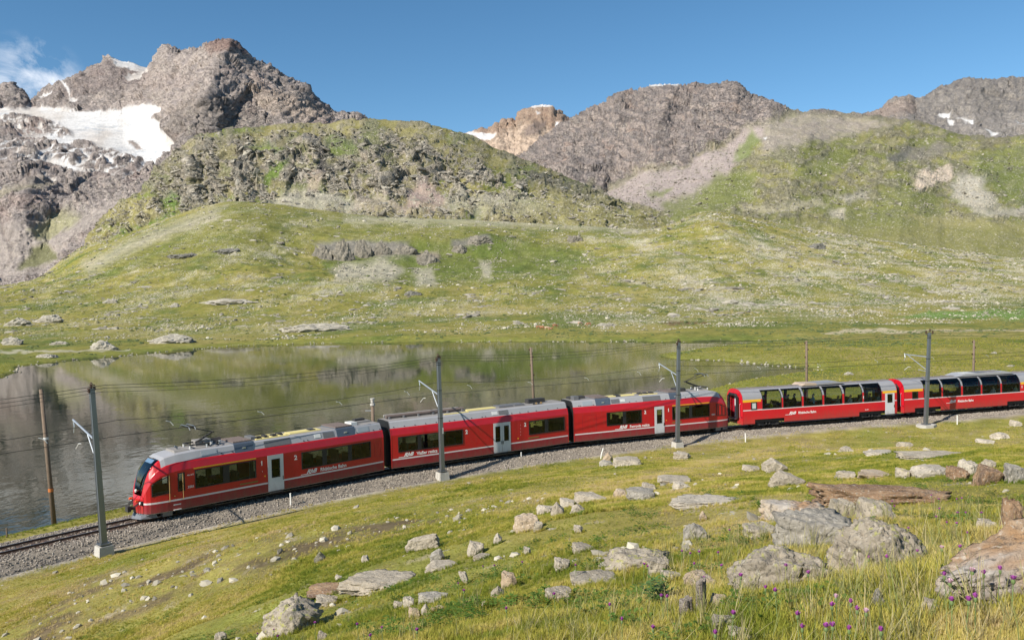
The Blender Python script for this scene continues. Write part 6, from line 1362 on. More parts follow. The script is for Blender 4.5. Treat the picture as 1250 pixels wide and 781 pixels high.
# ================================================================== foreground rocks
def rock_mat(name, base, alt, lichen=None, crack=.5, rust=None, scale=2.2):
    m = bpy.data.materials.new(name); m.use_nodes = True; t = m.node_tree; b = t.nodes['Principled BSDF']; b.inputs['Roughness'].default_value = .88; b.inputs['Specular IOR Level'].default_value = .2; K = t.links.new
    tcn = t.nodes.new('ShaderNodeTexCoord'); src = tcn.outputs['Object']; oi = t.nodes.new('ShaderNodeObjectInfo'); ad = t.nodes.new('ShaderNodeVectorMath'); ad.operation = 'MULTIPLY_ADD'
    ad.inputs[1].default_value = (37, 19, 11); K(oi.outputs['Random'], ad.inputs[0]); K(src, ad.inputs[2]); src = ad.outputs[0]
    def noise(s, d=6, r=.6, dist=0, stretch=None):
        n = t.nodes.new('ShaderNodeTexNoise'); n.inputs['Scale'].default_value = s; n.inputs['Detail'].default_value = d; n.inputs['Roughness'].default_value = r; n.inputs['Distortion'].default_value = dist
        if stretch:
            q = t.nodes.new('ShaderNodeMapping'); q.inputs['Scale'].default_value = stretch; q.inputs['Rotation'].default_value = (.4, .3, .2); K(src, q.inputs[0]); K(q.outputs[0], n.inputs['Vector'])
        else: K(src, n.inputs['Vector'])
        return n.outputs[0]
    def mix(prev, fac, colr, lo, hi, amt=1.0):
        mr = t.nodes.new('ShaderNodeMapRange'); mr.inputs['From Min'].default_value = lo; mr.inputs['From Max'].default_value = hi; mr.inputs['To Max'].default_value = amt; K(fac, mr.inputs[0])
        x = t.nodes.new('ShaderNodeMix'); x.data_type = 'RGBA'; K(mr.outputs[0], x.inputs[0])
        if isinstance(prev, tuple): x.inputs[6].default_value = (*prev, 1)
        else: K(prev, x.inputs[6])
        x.inputs[7].default_value = (*colr, 1); return x.outputs[2]
    c = mix(base, noise(scale, 7), alt, .42, .62)
    band = noise(scale * 1.3, 5, .6, .8, (1, 1, 5)); c = mix(c, band, tuple(v * .55 for v in base), .54, .66, crack)
    if rust: c = mix(c, noise(scale * .9, 5, .6, .5), rust, .46, .62, .85)
    if lichen: c = mix(c, noise(scale * 5, 4, .55), lichen, .56, .62, .85)
    c = mix(c, noise(scale * 11, 4), (.52, .48, .41), .58, .66, .6); c = mix(c, noise(scale * 8 + 3, 4), (.09, .082, .07), .58, .66, .75); K(c, b.inputs['Base Color'])
    h = noise(scale * 3, 9, .7); bp = t.nodes.new('ShaderNodeBump'); bp.inputs['Strength'].default_value = 1.0; bp.inputs['Distance'].default_value = .07; K(h, bp.inputs['Height'])
    bp2 = t.nodes.new('ShaderNodeBump'); bp2.inputs['Strength'].default_value = .7; bp2.inputs['Distance'].default_value = .04; K(band, bp2.inputs['Height']); K(bp.outputs[0], bp2.inputs['Normal']); K(bp2.outputs[0], b.inputs['Normal']); return m
# ================================================================== stones, outcrops, shrubs and cattle on the far meadow
rk_far = rock_mat('meadow_rock', (.30, .275, .225), (.40, .37, .31), None, .8, None, .5)
rk_dark = rock_mat('dark_meadow_rock', (.13, .125, .11), (.20, .19, .17), None, .8, None, .5)
rk_cliff = rock_mat('cliff_band_rock', (.19, .17, .14), (.28, .25, .20), None, .9, (.12, .11, .095), .35)
pst = material('pale_stone', (.4, .37, .31), .95); inst_random(pst, (.20, .18, .14), (.48, .44, .35))
shrubm = material('dwarf_shrub_green', (.06, .09, .025), .95); inst_random(shrubm, (.045, .07, .02), (.12, .14, .04))
rs = np.random.RandomState(17)
def far_points(n, thr, seed, ylo=262, yhi=950, power=1.0):
    u = rs.uniform(-.75, .75, n); e = rs.uniform(0, 1, n) ** power; y = ylo * (yhi / ylo) ** e; x = u * (y + 10)
    f = fbm(x / 30 + seed, y / 46, o=4, g=.6) + .35 * perlin(x / 5 + seed, y / 7)
    pxx = 625 + 1000 * x / y; f = f + .12 * sm(600, 850, pxx)
    k = (f + rs.normal(0, .10, n)) > thr; return x[k], y[k]
x, y = far_points(150000, .20, 3); z = ground_z(x, y); n = len(x)
fx_, fy_ = [], []
for pts, cnt in (([(405, 330), (425, 318), (445, 322), (470, 316), (492, 330), (480, 342), (410, 344)], 500), ([(505, 330), (525, 326), (530, 348), (510, 350)], 160), ([(585, 318), (600, 320), (598, 340), (586, 338)], 110), ([(430, 262), (640, 262), (800, 278), (600, 280), (430, 272)], 500)):
    for _ in range(cnt):
        a, b = rs.uniform(min(p[0] for p in pts), max(p[0] for p in pts)), rs.uniform(min(p[1] for p in pts), max(p[1] for p in pts))
        if inside(np.array([a]), np.array([b]), pts)[0]:
            r_ = rays(a, b); r_ = r_ / r_[1]; dd = np.arange(560, 900, 4.0); Pp = CAM + dd[:, None] * r_; kq = np.nonzero(Pp[:, 2] < ground_z(Pp[:, 0], Pp[:, 1]))[0]
            if len(kq): fx_.append(Pp[kq[0], 0]); fy_.append(Pp[kq[0], 1])
x = np.r_[x, fx_]; y = np.r_[y, fy_]; z = ground_z(x, y); n = len(x)
srcs = []
for i in range(5):
    m_ = rock_mesh('scattered_stone_piece', 200 + i, 1, 9, (1, .9, .62), .05); m_.materials.append(pst); srcs.append(m_)
sz = np.clip(rs.lognormal(-1.35, .65, n), .12, 1.9) * (y / 520) ** .9
m_src_pale = list(srcs)
scatter('scattered_stones', np.c_[x, y, z + sz * .1], rs.uniform(0, 6.28, n), sz, srcs, tilt=.3, seed=5, label='small pale stones strewn over the far meadow', cat='stones')
x, y = far_points(90000, .20, 77, 170); kk = (np.abs(x) < 1e9) & (ground_z(x, y, False) > -1.0); x, y = x[kk], y[kk]; z = ground_z(x, y); n = len(x)
srcs = []
for i in range(4):
    m_ = rock_mesh('shrub_piece', 300 + i, 2, 30, (1, 1, .5), .35, 4); m_.materials.append(shrubm); srcs.append(m_)
scatter('dwarf_shrubs', np.c_[x, y, z], rs.uniform(0, 6.28, n), np.clip(rs.lognormal(-1.0, .6, n), .15, 1.5) * (y / 600) ** .5, srcs, tilt=.1, seed=6, label='low dark green dwarf shrubs dotting the far meadow', cat='shrubs')
# ledges on the meadow slope and loose blocks on the hills behind
ledge_m = material('ledge_rock', (.25, .23, .19), .95, bump=.6, bscale=1.5); inst_random(ledge_m, (.15, .135, .11), (.36, .33, .27))
lsrc = []
for i in range(6):
    m_ = rock_mesh('ledge_piece', 340 + i, 3, 12, (1.5, .8, .40), .25, 2.5); m_.materials.append(ledge_m); lsrc.append(m_)
x, y = far_points(60000, .20, 140, 330, 945); k = fbm(x / 16 + 8, y / 20, o=3) > .05; x, y = x[k], y[k]; z = ground_z(x, y); n = len(x)
scatter('meadow_ledges', np.c_[x, y, z], rs.normal(0, .35, n), np.clip(rs.lognormal(-.35, .55, n), .3, 3.2) * (y / 620) ** .6, lsrc, tilt=.15, seed=21, label='low grey rock ledges breaking through the far meadow slope', cat='rock ledges')
def on_sheet(name, key, n, smin, smax, lab, mats_, seed, mean=.0):
    P, PX, PY, rock, c = SHEETS[name]; w = key(PX, PY, rock, c, P); idx = rs.choice(len(P), n, p=w / w.sum()); p = P[idx] + rs.normal(0, .6, (n, 3)) * [1, 1, 0]
    sz = np.clip(rs.lognormal(mean, .6, n), smin, smax); scatter(lab[0], p, rs.uniform(0, 6.28, n), sz, mats_, tilt=.35, seed=seed, label=lab[1], cat='rocks')
clump = lambda PX, PY, s: sm(-.05, .25, fbm(PX / s, PY / s * 1.6, o=4, g=.6))
on_sheet('rocky_hill', lambda X_, Y_, r_, c, P: clump(X_, Y_, 14) * (Y_ > 158) * (.06 + r_ ** 2), 7500, .6, 7.0, ('hill_blocks', 'broken grey blocks and crags on the rocky green hill'), lsrc + srcs[:0], 31, .45)
on_sheet('rocky_hill', lambda X_, Y_, r_, c, P: clump(X_ + 60, Y_, 20) * (Y_ > 215) * (c[:, 0] > .2), 9000, .4, 2.4, ('hill_scree_stones', 'pale scree stones at the foot of the rocky hill'), m_src_pale if 'm_src_pale' in globals() else lsrc, 32, -.3)
on_sheet('dark_rock_mountain', lambda X_, Y_, r_, c, P: clump(X_, Y_, 18) * (Y_ > 175) * (X_ > 780) * (Y_ < 270) * (c[:, 0] < .45), 3600, .7, 5.5, ('right_slope_blocks', 'grey blocks and ledges on the green slopes at the right'), lsrc, 33, .5)
on_sheet('dark_rock_mountain', lambda X_, Y_, r_, c, P: (.2 + clump(X_, Y_, 9)) * (X_ > 990) * (Y_ > 195) * (c[:, 0] > .34), 3500, .6, 3.2, ('limestone_rubble', 'pale limestone rubble on the right hand slope'), m_src_pale, 34, .1)
on_sheet('dark_rock_mountain', lambda X_, Y_, r_, c, P: (.25 + clump(X_ + 30, Y_, 12)) * (X_ > 860) * (Y_ > 235), 4500, .35, 2.0, ('slope_stones', 'small pale stones on the foot of the right hand slope'), m_src_pale, 36, -.4)
on_sheet('dark_rock_mountain', lambda X_, Y_, r_, c, P: (.1 + clump(X_, Y_, 9)) * (X_ < 960) * (Y_ > 150) * (c[:, 0] > .30) * (r_ < .8), 2500, .6, 3.0, ('scree_fan_stones', 'grey stones lying on the scree fan below the dark cliffs'), lsrc, 35, .1)
# shore stones
dl = []
for i in range(len(LAKE)):
    a, b = LAKE[i], LAKE[(i + 1) % len(LAKE)]
    if a[1] < 112 or b[1] < 112 or a[0] < -99.5 and a[1] < 160: continue
    L_ = math.hypot(b[0] - a[0], b[1] - a[1])
    for k in range(int(L_ * 1.6)):
        t = rs.uniform(); dl.append((a[0] + (b[0] - a[0]) * t + rs.normal(0, .7), a[1] + (b[1] - a[1]) * t + rs.normal(0, .7)))
dl = np.array(dl); keep = fbm(dl[:, 0] / 9, dl[:, 1] / 9, o=3) > -.02; dl = dl[keep]; z = np.maximum(ground_z(dl[:, 0], dl[:, 1]), LEVEL)
m_ = []
for i in range(3):
    q = rock_mesh('shore_stone_piece', 320 + i, 1, 9, (1, .8, .6), .05); q.materials.append(pst); m_.append(q)
scatter('shore_stones', np.c_[dl, z], rs.uniform(0, 6.28, len(dl)), rs.uniform(.10, .38, len(dl)), m_, tilt=.3, seed=8, label='pale and dark stones along the edge of the lake', cat='stones')
def outcrop(x0, y0, x1, y1, lab, mt=rk_far, seed=0, nm='rock_outcrop', tall=1.0):
    cx = (x0 + x1) / 2; p = ground_hit(cx, y1); w = (x1 - x0) * p[1] / 1000; h = max((y1 - y0) * p[1] / 1000 * .85, .12 * w)
    me = rock_mesh(nm, seed + 400, 4, 22, (1, 1, 1), .30, 2.4)
    V = np.empty(len(me.vertices) * 3, np.float32); me.vertices.foreach_get('co', V); V = V.reshape(-1, 3)
    V = V * (1 + .25 * ridged(V[:, 0] * 3 + seed, V[:, 1] * 3, V[:, 2] * 5, o=3))[:, None]; V[:, 0] *= w / 2 * .95; V[:, 1] *= w * .22; V[:, 2] *= h * .75 * tall
    # keep the slab low and stepped
    V[:, 2] = np.where(V[:, 2] > 0, V[:, 2] * (.6 + .4 * (fbm(V[:, 0] / w * 6 + seed, V[:, 1] / w * 6, o=3) + .6)), V[:, 2])
    me.vertices.foreach_set('co', V.astype(np.float32).ravel()); me.update()
    o = link(nm, me, mt); o.location = (p[0], p[1] + w * .12, p[2] + h * .12); tag(o, lab, 'rock', 'rock outcrops on the far meadow'); return o
for k, a in enumerate([
    (204, 305, 247, 315, 'dark low slab high on the left green slope above the meadow', rk_dark), (256, 299, 292, 310, 'grey broken ledge right of the dark slab on the left slope', rk_dark),
    (238, 360, 312, 372, 'long pale ledge in the middle of the left meadow'), (126, 362, 144, 370, 'small pale outcrop left of the long ledge on the meadow'), (206, 367, 221, 375, 'small round outcrop between the pale ledge and the left boulders'),
    (40, 381, 76, 394, 'pale domed outcrop on the left meadow, the right one of two'), (1, 385, 37, 398, 'pale outcrop on the left meadow cut close to the left edge'), (108, 411, 142, 427, 'tall rounded grey outcrop near the lake shore on the left'),
    (176, 405, 238, 419, 'long broken grey outcrop near the lake shore right of the rounded one'), (0, 409, 28, 421, 'grey outcrop near the lake at the left edge'), (337, 388, 420, 405, 'wide grey outcrop on the meadow above the lake centre'),
    (41, 428, 70, 437, 'pale stones cluster by the path near the left shore'), (59, 415, 82, 421, 'small pale outcrop beside the path on the left'), (131, 397, 146, 402, 'tiny grey outcrop above the rounded one near the left shore'),
    (491, 353, 513, 361, 'dark isolated boulder at the foot of the central slope', rk_dark), (984, 293, 1008, 304, 'dark isolated boulder on the right hand meadow ridge', rk_dark), (692, 390, 712, 395, 'flat pale slab above the grazing cattle'),
    (728, 392, 752, 399, 'pale rocks right of the grazing cattle'), (625, 389, 640, 396, 'pale rock heap left of the cattle'), (1032, 452, 1044, 458, 'white boulder on the grass beyond the first panorama coach'),
    (1210, 428, 1217, 432, 'small white stone right of the last wooden pole'), (1229, 444, 1241, 448, 'flat white stone at the right edge beyond the train'), (904, 436, 908, 443, 'small upright white stone on the inlet shore'), (1160, 345, 1176, 349, 'low pale ledge on the far right meadow'),
    (880, 364, 902, 371, 'pale ledge on the meadow right of centre'), (1150, 372, 1170, 377, 'pale slab beside the bright green marsh')]):
    outcrop(*a[:4], a[4], a[5] if len(a) > 5 else rk_far, seed=k)
for k, (a, b, c, d, lab) in enumerate([(382, 298, 408, 317, 'leftmost crag of the dark cliff band on the central slope'), (405, 293, 432, 319, 'tall crag second from the left in the cliff band'), (430, 292, 456, 316, 'broken crag in the middle of the cliff band'), (454, 294, 480, 313, 'crag right of the middle of the cliff band'),
    (478, 295, 507, 312, 'long low crag at the right end of the main cliff band'), (506, 308, 536, 323, 'separate brown crag just below the right end of the cliff band'), (550, 297, 572, 308, 'small dark crag right of the brown one'), (568, 288, 601, 299, 'thin dark ledge farthest right of the cliff band'), (690, 288, 712, 296, 'small dark ledge high right of the cliff band')]):
    o = outcrop(a, b, c, d, lab, rk_cliff, 60 + k, tall=1.5); o['group'] = 'crags of the cliff band'
# cattle
cow_m = material('cattle_hide', (.30, .13, .065), .8, var=.12, scale=1.5); cow_pale = material('pale_cattle_hide', (.48, .33, .22), .8, var=.1, scale=1.5)
def cow(px_, py_, rz, lab, mt, lying=False, head_low=True, s=1.0):
    p = ground_hit(px_, py_); rt = empty('cow', (p[0], p[1], p[2] + .02), rz); rt.scale = (s,) * 3; tag(rt, lab, 'cow', 'brown cattle grazing above the lake')
    V = []; E_ = []; Rr = []; dz = -.62 if lying else 0
    def v(p_, r, par=None):
        V.append((p_[0], p_[1], max(p_[2] + (dz if p_[2] > .3 else 0), .06))); Rr.append(r)
        if par is not None: E_.append((par, len(V) - 1))
        return len(V) - 1
    pel = v((-.62, 0, 1.08), .27); b1 = v((-.15, 0, 1.02), .34, pel); ch = v((.42, 0, 1.02), .33, b1); nk = v((.82, 0, 1.12 if not head_low else .92), .20, ch)
    hd = v((1.15, 0, 1.30 if not head_low else .52), .13, nk); mz = v((1.42, 0, 1.12 if not head_low else .22), .085, hd)
    for sd_ in (-1, 1):
        v((1.10, sd_ * .22, 1.34 if not head_low else .60), .035, hd)
        k = v((.46, sd_ * .20, .60), .11, ch); w = v((.48, sd_ * .21, .34), .06, k); v((.47, sd_ * .21, .06), .06, w)
        k = v((-.58, sd_ * .22, .70), .15, pel); h = v((-.76, sd_ * .22, .40), .065, k); v((-.68, sd_ * .22, .06), .06, h)
    t1 = v((-.95, 0, 1.12), .04, pel); v((-1.02, 0, .62), .03, t1)
    me = bpy.data.meshes.new('f'); me.from_pydata(V, E_, []); o = bpy.data.objects.new('f', me); COL.objects.link(o); o.modifiers.new('s', 'SKIN')
    for i, q in enumerate(me.skin_vertices[0].data): q.radius = (Rr[i], Rr[i]); q.use_root = (i == 0)
    o.modifiers.new('d', 'SUBSURF').levels = 1; dg = bpy.context.evaluated_depsgraph_get(); m2 = bpy.data.meshes.new_from_object(o.evaluated_get(dg)); bpy.data.objects.remove(o)
    m2.materials.clear(); link('body', m2, mt, rt, True)
    hz_ = (1.40 if not head_low else .64) + dz
    for sd_ in (-1, 1):
        m = MB(); m.tube([(1.12, sd_ * .08, hz_), (1.16, sd_ * .2, hz_ + .12), (1.2, sd_ * .2, hz_ + .24)], .025, 5, r1=.01); m.build('horn', ins_white, rt)
for a in [(657.5, 402, .2, 'reddish brown cow at the left end of the small herd', cow_m), (661.5, 402.5, 2.6, 'reddish brown cow close beside the leftmost one', cow_m, False, False), (668, 403, .1, 'brown and pale cow in the middle of the small herd', cow_pale), (671.5, 402, 3.0, 'brown cow lying behind the pale one in the herd', cow_m, True, False),
          (677.5, 400, .3, 'brown cow right of the main group next to a pale rock', cow_m), (708, 397, .5, 'pale cow grazing apart from the herd by the flat slab', cow_pale), (718.5, 398, 3.3, 'reddish cow farthest right, grazing alone by the rocks', cow_m)]: cow(*a, s=1.0)
RK = {'pale': rock_mat('pale_gneiss', (.33, .285, .22), (.44, .385, .305)), 'lichen': rock_mat('lichened_gneiss', (.30, .26, .205), (.42, .365, .285), (.36, .35, .12)),
      'rust': rock_mat('rusty_rock', (.24, .15, .09), (.34, .23, .14), None, .8, (.12, .08, .06)), 'orange': rock_mat('orange_stained_rock', (.38, .35, .32), (.40, .33, .25), None, .5, (.33, .19, .09), 1.6),
      'grey': rock_mat('blue_grey_rock', (.25, .23, .195), (.37, .34, .29)), 'dark': rock_mat('dark_lichened_rock', (.12, .115, .09), (.20, .18, .13), (.30, .27, .12)), 'white': rock_mat('white_quartz_rock', (.46, .41, .335), (.37, .325, .26), None, .3),
      'sand': rock_mat('sandy_rock', (.38, .29, .20), (.43, .35, .26))}
ROCKPOS = []
def near_rock(x0, y0, x1, y1, kind, lab, seed=0, flat=1.0, sub=4, tilt=(0, 0), planes=8, rz=None, nm=None, deep=.8, peak=0, ramp=0):
    cx = (x0 + x1) / 2; p = ground_hit(cx, y1 - .12 * (y1 - y0)); d = p[1]; w = (x1 - x0) * d / 1000; H = (y1 - y0) * d / 1000
    dn = max(.1, (y1 - horizon(cx)) / 1000.0)           # slope of the sight line
    dep = w * deep; h = max(.20 * w, (H - dn * dep * .55)) * flat
    # an angular block: few planes, rough broken faces
    rs_ = np.random.RandomState(seed + 77); bm = bmesh.new(); bmesh.ops.create_icosphere(bm, subdivisions=sub, radius=1); V = np.array([v.co[:] for v in bm.verts])
    N_ = rs_.normal(size=(planes, 3)); N_ /= np.linalg.norm(N_, axis=1)[:, None]; N_ = np.r_[N_, [[1, 0, 0], [-1, 0, 0], [0, 1, 0], [0, -1, 0], [.15, -.1, 1], [0, 0, -1]]]; hh_ = np.r_[rs_.uniform(.62, .82, planes), .8, .8, .8, .8, rs_.uniform(.5, .62), .8]
    dt = V @ N_.T; r_ = np.min(np.where(dt > .04, hh_[None, :] / np.maximum(dt, .04), 9), axis=1); V = V * r_[:, None]
    if sub > 2:
        q = V * 1.7 + seed; V = V * (1 + .14 * fbm(q[:, 0], q[:, 1], q[:, 2], o=3) + (.12 if sub > 4 else .06) * facets(q[:, 0] * 1.6, q[:, 1] * 1.6, q[:, 2] * 2.2, seed) + (.055 if sub > 4 else .02) * facets(q[:, 0] * 4.2, q[:, 1] * 4.2, q[:, 2] * 7, seed + 3) + (.06 if sub > 3 else .03) * ridged(q[:, 0] * 2.2, q[:, 1] * 2.2, q[:, 2] * 5, o=5, g=.6))[:, None]
    V /= np.abs(V).max(0)[None]
    if peak: V[:, 2] = np.where(V[:, 2] > 0, V[:, 2] * (1.25 - .75 * np.clip(np.abs(V[:, 0] - peak), 0, 1)), V[:, 2])
    if ramp: V[:, 2] = np.where(V[:, 2] > 0, V[:, 2] * np.interp(V[:, 0], [-1, -.5, .1, 1], [.10, .45, .85, 1.0]), V[:, 2])
    V = V * np.array([w / 2, dep / 2, h * .72])
    for v, c_ in zip(bm.verts, V): v.co = c_
    me = bpy.data.meshes.new('rock'); bm.to_mesh(me); bm.free(); me.polygons.foreach_set('use_smooth', np.full(len(me.polygons), sub > 4, bool))
    R_ = np.array(Matrix.Rotation(rz or 0, 3, 'Z') @ Matrix.Rotation(tilt[1], 3, 'Y') @ Matrix.Rotation(tilt[0], 3, 'X')); S = np.ones(3)
    c = ground_z(np.array([p[0]]), np.array([p[1] + dep * .38]))[0]; loc = np.array([p[0] * (1 + dep * .38 / d), p[1] + dep * .38, c + h * .22])
    y1_ = y1 + 1.0
    for _ in range(7):       # settle the size so that what stands out of the turf is as large as in the photograph
        Wv = (V * S) @ R_.T + loc; vis = Wv[:, 2] > ground_z(Wv[:, 0], Wv[:, 1]) + .03
        if vis.sum() < 6: loc[2] += .3 * h; continue
        a_, b_ = project(Wv[vis]); bw = max(a_.max() - a_.min(), 1); bh = max(b_.max() - b_.min(), 1)
        S[0] *= np.clip(((x1 - x0) / bw) ** .9, .6, 1.6); S[1] = S[1] * np.clip(((x1 - x0) / bw) ** .5, .7, 1.4); S[2] *= np.clip(((y1_ - y0) / bh) ** .8, .6, 1.7)
        loc[0] += ((x0 + x1) / 2 - (a_.max() + a_.min()) / 2) * loc[1] / 1000; db = y1_ - b_.max(); loc[1] -= np.clip(db / 1000 * loc[1] / max(dn, .12) * .6, -.5, .5)
        loc[2] = ground_z(loc[:1], loc[1:2])[0] + h * S[2] * .20
    o = link(nm or ('boulder' if w > .7 else 'rock'), me, RK[kind]); o.location = loc; o.scale = S; o.rotation_euler = (tilt[0], tilt[1], (rz or 0)); tag(o, lab, 'rock'); ROCKPOS.append((loc[0], loc[1], w / 2 * S[0], dep / 2 * S[1], d)); return o
